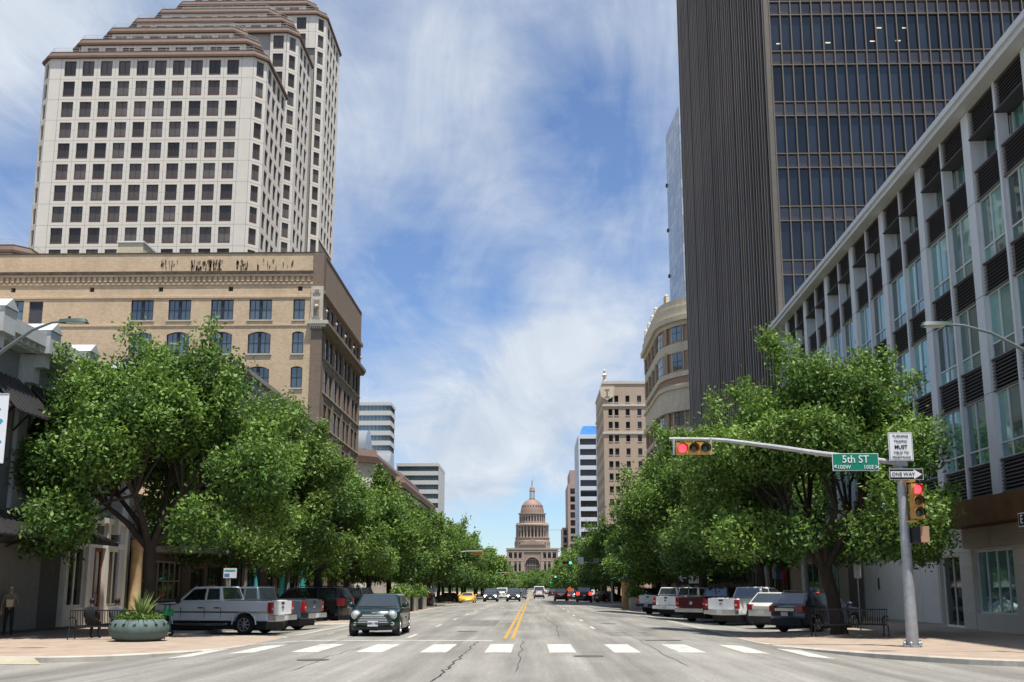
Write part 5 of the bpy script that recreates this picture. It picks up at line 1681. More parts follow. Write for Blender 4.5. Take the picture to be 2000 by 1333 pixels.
SPECS['bigsuv'] = dict(L=5.3, W=2.0, r=.40, wx=(1.60, -1.45), bot=(-2.62, 2.55, .42), top=[(2.63, .5), (2.66, .8), (2.62, 1.08), (2.45, 1.18), (1.22, 1.25), (-2.5, 1.28), (-2.63, 1.15), (-2.66, .85), (-2.64, .5)],
                       cab=((1.28, 1.2), (.65, 1.86), (-2.25, 1.90), (-2.56, 1.24)), wb=.95, wr=.80, ra=.48, nose=.15,
                       wins=[[(1.0, 1.3), (.60, 1.76), (.02, 1.79), (.02, 1.31)], [(-.06, 1.31), (-.06, 1.79), (-.95, 1.8), (-1.0, 1.32)], [(-1.1, 1.32), (-1.05, 1.8), (-2.1, 1.79), (-2.32, 1.36)]], seams=(1.05, -.02, -1.03), belt=1.05)
SPECS['mini'] = dict(L=3.63, W=1.69, r=.30, wx=(1.24, -1.22), bot=(-1.74, 1.72, .20), top=[(1.80, .28), (1.82, .48), (1.76, .66), (1.62, .80), (.82, .93), (-1.60, .96), (-1.76, .88), (-1.82, .62), (-1.80, .3)],
                     cab=((.90, .89), (.42, 1.36), (-1.28, 1.38), (-1.66, .92)), wb=.80, wr=.62, ra=.36, nose=.30,
                     wins=[[(.70, .97), (.36, 1.28), (-.42, 1.31), (-.42, .98)], [(-.5, .98), (-.5, 1.31), (-1.2, 1.29), (-1.42, .99)]], seams=(.75, -.46), belt=.62)
SPECS['sports'] = dict(L=4.5, W=1.84, r=.33, wx=(1.32, -1.28), bot=(-2.2, 2.15, .18), top=[(2.25, .26), (2.26, .42), (2.1, .58), (1.5, .74), (.62, .82), (-1.75, .90), (-2.2, .86), (-2.25, .5), (-2.23, .3)],
                       cab=((.72, .79), (.0, 1.17), (-.75, 1.18), (-1.65, .86)), wb=.80, wr=.56, ra=.39, nose=.35,
                       wins=[[(.45, .86), (.0, 1.1), (-.6, 1.1), (-.85, .88)]], seams=(.5, -.8), belt=.6)
SPECS['van'] = dict(L=5.6, W=2.02, r=.36, wx=(1.75, -1.55), bot=(-2.75, 2.65, .36), top=[(2.76, .5), (2.78, .85), (2.6, 1.1), (1.9, 1.28), (-2.74, 1.3), (-2.78, 1.1), (-2.78, .6)],
                    cab=((2.0, 1.22), (1.15, 2.12), (-2.66, 2.16), (-2.76, 1.28)), wb=.99, wr=.88, ra=.43, nose=.15,
                    wins=[[(1.6, 1.32), (1.1, 1.95), (.3, 1.97), (.3, 1.33)]], seams=(1.6, .25, -1.2), belt=1.0)
SPECS['sedan'] = dict(L=4.75, W=1.83, r=.33, wx=(1.42, -1.36), bot=(-2.3, 2.28, .24), top=[(2.36, .34), (2.38, .56), (2.30, .72), (1.9, .84), (1.0, .93), (-1.55, .98), (-2.25, .98), (-2.36, .85), (-2.37, .4)],
                      cab=((1.08, .90), (.30, 1.40), (-.85, 1.42), (-1.75, .96)), wb=.85, wr=.62, ra=.39, nose=.25,
                      wins=[[(.82, .98), (.28, 1.31), (-.22, 1.34), (-.22, .99)], [(-.3, .99), (-.3, 1.34), (-.85, 1.33), (-1.3, 1.0)]], seams=(.85, -.26, -1.1), belt=.75)
CACHE = {}


def car(kind, label, loc, heading, col, cat='car', group=None, name='parked_car', bumper=None, lit=False, plate=None, spokes=6, opt=()):
    sp = SPECS[kind]; m_ = col; bumper = bumper or m_
    t = thing(name, label, cat, loc, R(heading), group)
    key = (kind, m_.name)
    L2, W2 = sp['L'] / 2, sp['W'] / 2
    if key not in CACHE:
        mb = MB(); shell(mb, sp['bot'], sp['top'], [(x, sp['r']) for x in sp['wx']], sp['ra'], sp['W'], m_, sp['nose'])
        cb_ = cabin(*sp['cab'], sp['wb'], sp['wr'], m_, .07)
        A, B, C, D = sp['cab']; gl = []

        def yw(z): u = (z - A[1]) / (B[1] - A[1]); return sp['wb'] + (sp['wr'] - sp['wb']) * u
        for s in (-1, 1):
            for poly in sp['wins']:
                q = MB(); pts = [(x, s * (yw(z) + .012), z) for x, z in poly]; q.poly(pts if s > 0 else pts[::-1], CGL); gl.append(('side_window', q.mesh('side_window')))
        for nm, (p, r_), sg in (('windscreen', (A, B), 1), ('rear_window', (D, C), -1)):
            n_ = Vector((abs(r_[1] - p[1]), 0, abs(p[0] - r_[0]))).normalized(); n_.x *= sg
            q = MB(); pts = []
            for u, v_ in ((.14, -1), (.14, 1), (.9, 1), (.9, -1)):
                x = p[0] + (r_[0] - p[0]) * u + n_.x * .012; z = p[1] + (r_[1] - p[1]) * u + n_.z * .012
                pts.append((x, v_ * (yw(z) - .1), z))
            if kind == 'van' and sg < 0: pts = [(x, y, z * .999) for x, y, z in pts]
            q.poly(pts if sg > 0 else pts[::-1], CGL); gl.append((nm, q.mesh(nm)))
        und = MB(); und.box(sp['bot'][0] + .25, sp['bot'][1] - .25, -W2 + .22, W2 - .22, .2, sp['bot'][2] + .25, PLAST)
        sm = MB()
        for s in (-1, 1):
            for x in sp['seams']: sm.box(x - .008, x + .008, s * W2 - .004 - (s > 0) * .012, s * W2 + .004 + (s < 0) * .012, sp['bot'][2] + .12, sp['belt'] - .02, PLAST)
        hd = []
        for s in (-1, 1):
            for x in sp['seams'][1:]:
                h = MB(); h.box(x + .08, x + .28, s * W2 - .03, s * W2 + .025, sp['belt'] - .06, sp['belt'] - .02, PLAST if 'blackhandle' in opt or kind == 'pickup' else m_); hd.append(h.mesh('door_handle'))
        CACHE[key] = (mb.mesh('body'), cb_, gl, und.mesh('underbody'), sm.mesh('door_seam'), hd, wheel_meshes(sp['r'], .24, spokes))
    body, cb_, gl, und, sm, hd, (wt_, wr_) = CACHE[key]
    b = put('body', body, t); put('cabin', cb_, t)
    for nm, g in gl: put(nm, g, t)
    put('underbody', und, t); put('door_seam', sm, b)
    for h in hd: put('door_handle', h, b)
    for x in sp['wx']:
        for s in (-1, 1):
            w = put('wheel', wt_, t, (x, s * (W2 - .13), sp['r']), 0 if s < 0 else math.pi); put('rim', wr_, w)
    A = sp['cab'][0]
    for s in (-1, 1):      # mirrors
        q = MB(); q.sphere((A[0] - .18, s * (W2 + .09), A[1] + .12), (.10, .13, .10 if kind != 'pickup' else .17), m_ if kind not in ('pickup',) else PLAST, 10, 6); q.bar((A[0] - .18, s * (W2 - .1), A[1] + .04), (A[0] - .18, s * (W2 + .06), A[1] + .08), .05, .05, PLAST); put('mirror', q, t)
    zb = sp['bot'][2]; hood = sp['top'][2][1]
    LN = LENSON if lit else LENS
    nx = L2 - .06
    if kind == 'mini':
        for s in (-1, 1):
            q = MB(); q.lathe([(0.0, .085), (.07, .075), (.115, .045), (.135, 0), (.145, -.06)], LENS, 20, (1.60, s * .60, .70), 'x'); put('headlight', q, t)
            q = MB(); q.lathe([(.135, .02), (.16, .015), (.16, -.08)], CHROME, 20, (1.60, s * .60, .70), 'x'); put('headlight_ring', q, t)
            q = MB(); q.lathe([(0, .04), (.05, .03), (.06, 0), (.065, -.06)], LENS, 12, (1.70, s * .62, .40), 'x'); put('fog_lamp', q, t)
        q = MB()
        for k, (w_, z) in enumerate(((.36, .66), (.42, .61), (.46, .56), (.48, .51), (.5, .46))): q.bar((1.83 - .02 * k * 0, -w_, z), (1.83, w_, z), .03, .022, CHROME)
        q.bar((1.80, -.36, .69), (1.80, .36, .69), .05, .03, CHROME)
        gk = MB(); gk.box(1.70, 1.815, -.5, .5, .44, .69, PLAST); g_o = put('grille', gk, t); put('grille_bar', q, g_o)
        q = MB(); q.box(1.72, 1.825, -.62, .62, .24, .32, PLAST); put('air_intake', q, t)
        q = MB(); q.bar((1.84, -.66, .42), (1.84, .66, .42), .05, .05, m_); put('bumper', q, t)
        q = MB(); q.sphere((1.72, 0, .755), (.05, .09, .03), CHROME, 10, 5); put('badge', q, t)
    elif kind == 'sports':
        for s in (-1, 1): q = MB(); q.box(nx - .35, nx - .2, s * .62 - .18, s * .62 + .18, .56, .60, LENS); put('headlight', q, t)
    else:
        for s in (-1, 1):
            q = MB(); q.prism([(nx - .22, s * (W2 - .06)), (nx - .02, s * (W2 - .20)), (nx + .02, s * (W2 - .52)), (nx - .25, s * (W2 - .52))][::s], hood - .30, hood - .07, LN); put('headlight', q, t)
        q = MB(); q.box(nx - .2, nx + .045, -W2 + .55, W2 - .55, hood - .34, hood - .06, PLAST)
        g_o = put('grille', q, t); q = MB()
        for k in range(3): q.box(nx + .045, nx + .06, -W2 + .56, W2 - .56, hood - .3 + .09 * k, hood - .27 + .09 * k, CHROME)
        put('grille_bar', q, g_o)
        q = MB(); q.prism([(nx - .35, -W2 + .04), (nx + .02, -W2 + .22), (nx + .09, 0), (nx + .02, W2 - .22), (nx - .35, W2 - .04)], zb, zb + .24, bumper); put('bumper', q, t)
    # rear
    rz = -L2
    if kind == 'pickup':
        q = MB(); q.box(rz - .02, rz + .06, -.80, .80, .80, 1.34, m_); tg = put('tailgate', q, t)
        q = MB(); q.box(rz - .03, rz - .018, -.13, .13, 1.2, 1.29, PLAST); put('handle', q, tg)
        q = MB(); q.lathe([(0, .02), (.07, .018), (.09, 0)], CHROME, 16, (rz - .02, 0, 1.05), 'x'); e_ = put('badge', q, tg); e_.scale = (-1, 1.3, 1); e_.location.x = 2 * (rz - .02) + .0 ; e_.location.z = 0
        q = MB(); q.box(rz - .20, rz + .1, -.97, .97, .56, .76, bumper); put('bumper', q, t)
        for s in (-1, 1): q = MB(); q.box(rz - .022, rz + .16, s * .91 - .10, s * .91 + .10, .84, 1.28, REDL); put('tail_light', q, t)
        for s in (-1, 1): q = MB(); q.box(rz - .026, rz - .021, s * .91 - .07, s * .91 + .07, .98, 1.06, LENS); put('reverse_lamp', q, t)
        q = MB(); q.box(rz - .21, rz - .2, -.16, .16, .58, .74, PLATE); put('number_plate', q, t)
        q = MB(); q.box(-2.88, -.92, -.86, .86, 1.372, 1.378, PLAST); put('bed_liner', q, t)
        if 'steps' in opt:
            for s in (-1, 1): q = MB(); q.tube([(1.3, s * 1.0, .42), (1.15, s * 1.06, .40), (-.9, s * 1.06, .40), (-1.1, s * 1.0, .42)], .045, CHROME, 8); put('side_step', q, t)
        if 'chromearch' in opt:
            for s in (-1, 1):
                for x in sp['wx']:
                    q = MB(); q.tube([(x + .53 * math.cos(a), s * (W2 - .01), sp['r'] + .53 * math.sin(a)) for a in [math.pi * k / 10 for k in range(11)]], .03, m_, 5); put('arch_trim', q, t)
            for s in (-1, 1): q = MB(); q.box(-2.9, 2.6, s * W2 - .01, s * W2 + .012, .86, .92, CHROME); put('side_trim', q, t)
    else:
        zt = sp['top'][-3][1] if kind != 'mini' else .86
        lh = {'van': (1.0, 1.5), 'suv': (.86, 1.12), 'bigsuv': (.9, 1.3), 'sedan': (.72, .92), 'sports': (.62, .76), 'mini': (.6, .84)}[kind]
        for s in (-1, 1):
            q = MB(); q.prism([(rz + .30, s * (W2 - .015)), (rz + .06, s * (W2 - .10)), (rz - .02, s * (W2 - .42)), (rz + .2, s * (W2 - .42))][::-s], lh[0], lh[1], REDLIT if 'brake' in opt else REDL); put('tail_light', q, t)
        if kind in ('suv', 'bigsuv'):
            q = MB(); q.box(rz - .03, rz + .05, -W2 + .45, W2 - .45, lh[0] + .04, lh[1] - .10, CHROME if 'chromebar' in opt else m_); put('tailgate_trim', q, t)
        q = MB(); q.prism([(rz + .4, -W2 + .03), (rz + .02, -W2 + .2), (rz - .05, 0), (rz + .02, W2 - .2), (rz + .4, W2 - .03)][::-1], zb - .02, zb + .26, PLAST if kind in ('suv', 'van') else bumper); put('bumper', q, t)
        q = MB(); q.box(rz - .045, rz - .02, -.17, .17, zb + .38, zb + .54, PLATE); put('number_plate', q, t)
        if kind in ('suv', 'bigsuv'):
            for s in (-1, 1): q = MB(); q.tube([(.2, s * .66, sp['cab'][1][1] + .03), (.1, s * .66, sp['cab'][1][1] + .08), (-1.4, s * .68, sp['cab'][2][1] + .07), (-1.5, s * .68, sp['cab'][2][1])], .02, CHROME if 'rails' in opt else PLAST, 6); put('roof_rail', q, t)
    # front plate
    fx = {'mini': 1.868}.get(kind, nx + .095); pz = .42 if kind == 'mini' else zb + .15
    q = MB(); q.box(fx, fx + .012, -.17, .17, pz - .09, pz + .09, PLATE); po = put('number_plate', q, t)
    if plate:
        tm = text_mesh(plate, .10, PTXT, .002, bold=.003, sx=.85); put('plate_text', tm, po, (fx + .015, 0, pz), R(90))
    return t


C_SIL = paint('paint_silver_white', (.74, .75, .75), .05); C_BLU = paint('paint_slate_blue', (.09, .12, .15), .4); C_BLK = paint('paint_black', (.010, .011, .013))
C_GRN = paint('paint_dark_green', (.010, .030, .028), .3, .25); C_WHT = paint('paint_white', (.76, .76, .74), .0); C_MAR = paint('paint_maroon', (.10, .014, .02), .3); C_NAV = paint('paint_navy_grey', (.035, .046, .075), .4)
C_YEL = paint('paint_yellow', (.75, .42, .01)); C_RED = paint('paint_red', (.28, .016, .018)); C_DGR = paint('paint_dark_grey', (.035, .038, .042), .4); C_PEARL = paint('paint_pearl_white', (.68, .67, .60))


def gl_(x, y): return (x, y, gz(x, y))


GPL, GPR, GMV = 'vehicles parked on the left', 'vehicles parked on the right', 'vehicles on the road'
HL = 167.5
car('pickup', 'silver white crew cab pickup parked nose in beside the round planter', gl_(-13.2, 43.4), HL, C_SIL, 'pickup', GPL, 'pickup_truck', CHROME, opt=('steps', 'chromearch'), spokes=8)
car('pickup', 'slate blue pickup parked behind the silver pickup on the left', gl_(-12.7, 47.2), HL, C_BLU, 'pickup', GPL, 'pickup_truck', CHROME, spokes=5)
car('bigsuv', 'long black wagon with chrome wheels parked under the left trees', gl_(-12.75, 58.2), HL, C_BLK, 'suv', GPL, 'parked_car', opt=('rails',), spokes=9)
car('bigsuv', 'black wagon half hidden behind the long black wagon', gl_(-12.2, 63.0), HL, C_BLK, 'suv', GPL, 'parked_car')
car('mini', 'dark green compact hatchback with round headlights driving toward the crossing', gl_(-5.25, 36.2), -90, C_GRN, 'car', GMV, 'hatchback_car', plate='DMN 1983')


def rear_at(px, Y, L_, hd):
    x = (px - 1040) / 2035 * Y; a = R(hd); return gl_(x + math.cos(a) * L_ / 2, Y + math.sin(a) * L_ / 2)


HR = 43
car('suv', 'dark navy crossover with red tail lights parked beside the right bench', rear_at(1528, 44.2, 4.7, HR - 2), HR - 2, C_NAV, 'suv', GPR, 'parked_car', opt=('chromebar',))
car('suv', 'white crossover parked between the navy crossover and the white pickup', rear_at(1483, 48.2, 4.7, HR), HR, C_PEARL, 'suv', GPR, 'parked_car')
car('pickup', 'white pickup with silver bumper parked next to the maroon pickup', rear_at(1406, 53.0, 6, HR), HR, C_SIL, 'pickup', GPR, 'pickup_truck', CHROME)
car('pickup', 'maroon pickup parked in the right hand bay', rear_at(1347, 57.6, 6, HR), HR, C_MAR, 'pickup', GPR, 'pickup_truck', CHROME)
car('pickup', 'white pickup left of the maroon pickup in the right hand bay', rear_at(1299, 67, 6, HR), HR, C_WHT, 'pickup', GPR, 'pickup_truck', C_WHT)
car('pickup', 'silver work pickup with ladder rack at the far end of the bay', rear_at(1264, 75, 6, HR), HR, C_SIL, 'pickup', GPR, 'pickup_truck', DKGREY)
tx = car('sedan', 'white taxi with yellow roof sign behind the white crossover', gl_(13.6, 55.6), HR, C_WHT, 'taxi', GPR, 'taxi_car')
q = MB(); q.prism([(-.6, -.12), (.0, -.12), (.0, .12), (-.6, .12)], 1.43, 1.62, mat('taxi_sign_yellow', (.75, .5, .02), .4)); put('roof_sign', q, tx)
car('sports', 'yellow low sports car waiting at the next crossing', gl_(-7.6, 122), -90, C_YEL, 'car', GMV, 'sports_car')
car('suv', 'dark oncoming crossover with headlights on beside the yellow car', gl_(-5.3, 133), -90, C_DGR, 'suv', GMV, 'oncoming_car', lit=True)
car('bigsuv', 'white oncoming wagon between the two dark oncoming crossovers', gl_(-4.9, 168), -90, C_WHT, 'suv', GMV, 'oncoming_car')
car('suv', 'dark oncoming crossover with headlights on nearest the yellow lines', gl_(-2.5, 137), -90, C_DGR, 'suv', GMV, 'oncoming_car', lit=True)
car('sedan', 'dark oncoming saloon half hidden behind the crossover near the yellow lines', gl_(-1.9, 172), -90, C_DGR, 'car', GMV, 'oncoming_car')
car('van', 'white van driving away up the middle of the avenue', gl_(1.2, 190), 90, C_WHT, 'van', GMV, 'delivery_van')
car('suv', 'red wagon driving away right of the white van', gl_(3.9, 145), 90, C_RED, 'suv', GMV, 'red_wagon', opt=('chromebar',))
car('sedan', 'dark saloon with lit brake lights right of the red wagon', gl_(6.0, 155), 90, C_DGR, 'car', GMV, 'braking_car', opt=('brake',))
car('bigsuv', 'black wagon at the kerb beyond the far right signal', gl_(6.6, 134), 88, C_BLK, 'suv', GMV, 'braking_car', opt=('brake',))
for i, (x, y, hd, c_, k, lab) in enumerate(((-12.4, 99, HL, C_DGR, 'suv', 'dark crossover parked just before the left cross street'), (-12.4, 103.5, HL, C_BLK, 'bigsuv', 'black wagon parked second before the left cross street'), (-12.4, 152, HL, C_DGR, 'sedan', 'dark saloon parked beyond the left cross street'),
                                            (11, 98, HR, C_BLK, 'bigsuv', 'black wagon parked near the right cross street'), (11, 104, HR, C_DGR, 'sedan', 'dark saloon parked nearest the right cross street'), (11, 152, HR, C_DGR, 'suv', 'dark crossover parked beyond the right cross street'), (10.6, 92, HR, C_NAV, 'suv', 'navy crossover parked past the right planter kiosk'))):
    car(k, lab, gl_(x, y), hd, c_, 'car', GPL if x < 0 else GPR, 'parked_car')
for i, (x, y) in enumerate(((-2.6, 240), (1.0, 262), (4.4, 232), (-5.6, 215), (4.2, 300), (-2.5, 330))):
    car('sedan' if i % 2 else 'suv', 'small far off %s car on the avenue %s' % (('dark', 'white', 'dark', 'grey', 'white', 'dark')[i], ('left of the lines past the second street', 'heading uphill past the white van', 'heading uphill right of the white van', 'in the outer left lane', 'uphill in the right lane further off', 'furthest off in the inner left lane')[i]), gl_(x, y), 90 if x > 0 else -90, (C_DGR, C_WHT, C_DGR, C_SIL, C_WHT, C_DGR)[i], 'car', GMV, 'distant_car')
# ================================================================== street furniture
SIGY = mat('signal_yellow', (.50, .27, .07), .5, var=.15)
LRED = mat('lens_red_lit', (.6, .02, .03), .3, emis=(1, .03, .045), es=3.0)
LGRN = mat('lens_green_lit', (.02, .5, .4), .3, emis=(.03, 1, .72), es=2.2)
LOFFA = mat('lens_amber_off', (.10, .045, .02), .35, coat=.5); LOFFG = mat('lens_green_off', (.012, .055, .045), .3, coat=.6); LOFFR = mat('lens_red_off', (.09, .012, .012), .3, coat=.5)
SIGNG = mat('sign_green', (.0, .20, .12), .5, var=.04); SIGNW = mat('sign_white', (.74, .75, .75), .5, var=.05); SIGNB = mat('sign_black', (.012, .012, .014), .5)
sec_h = MB(); sec_h.box(-.17, .17, -.1, .14, -.17, .17, SIGY)
sec_v = MB(); sec_v.lathe([(.15, .10), (.155, .26)], SIGY, 18, (0, 0, 0), 'y', True, -.25 * math.pi + .2, 1.25 * math.pi - .2); sec_v.lathe([(.145, .26), (.145, .10)], BLACK, 18, (0, 0, 0), 'y', True, -.25 * math.pi + .2, 1.25 * math.pi - .2)
secH, secV = sec_h.mesh('housing'), sec_v.mesh('visor')


def lens(m_):
    q = MB(); q.lathe([(0, .15), (.07, .14), (.125, .105), (.13, .09)], m_, 18, (0, 0, 0), 'y'); return q.mesh('lens')


LENSES = {k: lens(v) for k, v in dict(R=LRED, r=LOFFR, a=LOFFA, G=LGRN, g=LOFFG).items()}


def head(parent, loc, code, horiz=False, rz=0, sc=1.0):
    for i, c_ in enumerate(code):
        d = (i - (len(code) - 1) / 2) * .345 * sc
        p = (loc[0] + (d if horiz else 0) * math.cos(rz), loc[1] + (d if horiz else 0) * math.sin(rz), loc[2] - (0 if horiz else d))
        h = put('signal_housing', secH, parent, p, rz, scale=(sc,) * 3)
        put('visor', secV, h); put('lens', LENSES[c_], h)


# ---- near mast-arm signal on the right
PYm = 31.0
pb = at_y(1783, 1262, PYm)
sg = thing('traffic_signal', 'grey mast arm traffic signal with red lights and street name sign on the right corner', 'traffic light', (pb.x, PYm, -.13))
sx = lambda px: at_y(px, 900, PYm).x - pb.x
szz = lambda px, py: at_y(px, py, PYm).z + .13
mb = MB(); ptop = szz(1757, 896)
mb.lathe([(.27, 0), (.27, .04), (.24, .05)], STEEL, 10); mb.lathe([(.175, .03), (.17, .9), (.165, 1.0), (.12, 5.6), (.115, ptop)], STEEL, 16); mb.lathe([(.12, ptop), (.0, ptop + .05)], STEEL, 16)
put('pole', mb, sg)
for k in range(6):
    a = k * math.pi / 3; q = MB(); q.lathe([(.045, .04), (.045, .13), (.02, .16), (.02, .2)], STEEL, 6, (.235 * math.cos(a), .235 * math.sin(a), 0)); put('anchor_bolt', q, sg)
mb = MB(); pts = [(1757, 905), (1700, 898), (1600, 886), (1520, 874), (1460, 866), (1420, 861), (1390, 859), (1340, 858), (1308, 858)]
mb.tube([(sx(a), -.02, szz(a, b)) for a, b in pts], [.085, .08, .075, .07, .065, .06, .055, .05, .05], STEEL, 10); put('mast_arm', mb, sg)
mb = MB(); mb.box(-.17, .17, -.16, .16, szz(1757, 912), szz(1757, 897), STEEL); put('arm_clamp', mb, sg)
ax = sx(1352); azr = szz(1352, 879)
head(sg, (ax, -.28, azr), 'Rag', True)
mb = MB(); mb.bar((ax - .56, -.1, azr + .33), (ax - .56, -.1, azr - .16), .06, .12, STEEL); mb.bar((ax + .56, -.1, azr + .33), (ax + .56, -.1, azr - .16), .06, .12, STEEL); put('hanger', mb, sg)
head(sg, (sx(1777), -.32, szz(1777, 981)), 'Rag')
mb = MB(); mb.bar((0, -.1, szz(1777, 942)), (sx(1777), -.3, szz(1777, 942)), .06, .06, SIGY); mb.bar((0, -.1, szz(1777, 1020)), (sx(1777), -.3, szz(1777, 1020)), .06, .06, SIGY); put('bracket', mb, sg)
mb = MB(); a, b = sx(1766), sx(1779); mb.box(a, b, -.35, -.05, szz(1770, 1062), szz(1770, 1031), BLACK); mb.box(b + .02, sx(1797), -.3, .0, szz(1790, 1060), szz(1790, 1029), mat('signal_tan', (.42, .26, .16), .6)); put('pedestrian_signal', mb, sg)


def board(parent, name, x0, x1, z0, z1, y, face, border=None, bw=.02, rad=0):
    mb = MB(); mb.box(x0, x1, y, y + .02, z0, z1, border or face)
    if border: mb.box(x0 + bw, x1 - bw, y - .004, y, z0 + bw, z1 - bw, face)
    return put(name, mb, parent)


def txt(parent, s, x, z, y, size, m_, sx_=1.0, bold=.0):
    return put('lettering', text_mesh(s, size, m_, .003, bold=bold, sx=sx_), parent, (x, y - .008, z))


b = board(sg, 'street_name_sign', sx(1623), sx(1713), szz(1668, 921), szz(1668, 887), -.14, SIGNG, SIGNW, .018)
xm = (sx(1623) + sx(1713)) / 2
txt(b, '5th ST', xm, szz(1668, 899), -.144, .32, SIGNW, .95, .002); txt(b, '100W', sx(1645), szz(1645, 914), -.144, .17, SIGNW, .95, .0); txt(b, '100E', sx(1693), szz(1693, 914), -.144, .17, SIGNW, .95, .0)
txt(b, '<', sx(1628), szz(1628, 913), -.144, .18, SIGNW, .9, .006); txt(b, '>', sx(1708.5), szz(1708, 914), -.144, .18, SIGNW, .9, .006)
b = board(sg, 'turning_sign', sx(1733), sx(1780), szz(1757, 902), szz(1757, 847), -.2, SIGNB, SIGNW, .0) if False else None
mb = MB(); x0, x1, z0, z1 = sx(1733), sx(1780), szz(1757, 902), szz(1757, 847)
mb.box(x0, x1, -.2, -.18, z0, z1, SIGNW); mb.box(x0 + .02, x1 - .02, -.203, -.2, z0 + .02, z1 - .02, SIGNB); mb.box(x0 + .032, x1 - .032, -.206, -.203, z0 + .032, z1 - .032, SIGNW); b = put('turning_sign', mb, sg)
xm = (x0 + x1) / 2; H_ = z1 - z0
for s, f, sz_ in (('TURNING', .86, .115), ('TRAFFIC', .68, .115), ('MUST', .48, .165), ('YIELD TO', .28, .115), ('PEDESTRIANS', .12, .098)): txt(b, s, xm, z0 + H_ * f, -.206, sz_, SIGNB, .92, .0 if s != 'MUST' else .003)
mb = MB(); x0, x1, z0, z1 = sx(1729), sx(1796), szz(1760, 940), szz(1760, 917)
mb.box(x0, x1, -.24, -.22, z0, z1, SIGNB); mb.box(x0 + .012, x1 - .012, -.242, -.24, z0 + .012, z1 - .012, SIGNW); mb.box(x0 + .024, x1 - .024, -.244, -.242, z0 + .024, z1 - .024, SIGNB)
b = put('one_way_sign', mb, sg)
zc_ = (z0 + z1) / 2; hh_ = (z1 - z0) / 2; xa = x0 + .05; xe = x1 - .05; xn = xe - .24
mb = MB(); mb.poly([(xa, -.247, zc_ - hh_ * .5), (xn, -.247, zc_ - hh_ * .5), (xn, -.247, zc_ - hh_ * .82), (xe, -.247, zc_), (xn, -.247, zc_ + hh_ * .82), (xn, -.247, zc_ + hh_ * .5), (xa, -.247, zc_ + hh_ * .5)], SIGNW); put('arrow', mb, b)
txt(b, 'ONE WAY', (xa + xn) / 2 + .03, zc_, -.247, .15, SIGNB, .98, .0)


# ---- signals further up the avenue
def far_signal(label, x, y, tipx, zarm, code, faces, extra=False):
    t = thing('traffic_signal', label, 'traffic light', (x, y, wz(x, y)), 0, 'signals further up the avenue')
    z = zarm - wz(x, y)
    mb = MB(); mb.lathe([(.2, 0), (.16, .1), (.12, z + .3)], STEEL, 10); put('pole', mb, t)
    d = tipx - x
    mb = MB(); mb.tube([(0, 0, z - .35), (d * .35, 0, z - .1), (d * .7, 0, z + .05), (d, 0, z + .08)], [.08, .07, .06, .05], STEEL, 8); put('mast_arm', mb, t)
    r = 0 if faces == 's' else math.pi
    head(t, (d * .9, -.25 if faces == 's' else .25, z - .12), code, True, r, 1.25)
    if extra:
        head(t, (.25, -.25, z - 1.7), code, False, r, 1.25)
        for (f, w, h, m_) in ((.62, .75, .9, SIGNW), (.3, .85, .8, mat('sign_back_grey', (.45, .43, .4), .6))):
            q = MB(); q.box(d * f - w / 2, d * f + w / 2, -.1, -.07, z - .25, z - .25 + h, m_); put('arm_sign', q, t)
        q = MB(); q.box(-1.6, -.2, -.1, -.07, z - .45, z + .05, SIGNG); ns = put('street_name_sign', q, t); put('lettering', text_mesh('6th ST', .38, SIGNW, .003), ns, (-.9, -.11, z - .2))
    return t


sy = lambda px, y: at_y(px, 1100, y).x
szf = lambda py, y: at_y(1040, py, y).z
far_signal('green traffic signal on mast arm at the right of the next cross street', sy(1194, 141), 141, sy(1098, 141), szf(1098, 141), 'raG', 's', True)
far_signal('orange backed signal on mast arm nearest at the left', sy(846, 113), 113, sy(942, 113), szf(1078, 113), 'rag', 'n')
far_signal('second orange backed signal on mast arm at the left', sy(955, 223), 223, sy(994, 223), szf(1119, 223), 'rag', 'n')
far_signal('third orange backed signal on mast arm at the left', sy(985, 330), 330, sy(1012, 330), szf(1134, 330), 'rag', 'n')
far_signal('green signal at the right of the second cross street', sy(1128, 248), 248, sy(1076, 248), szf(1126, 248), 'raG', 's')
far_signal('far green signal at the right of the third cross street', sy(1098, 356), 356, sy(1070, 356), szf(1137, 356), 'raG', 's')


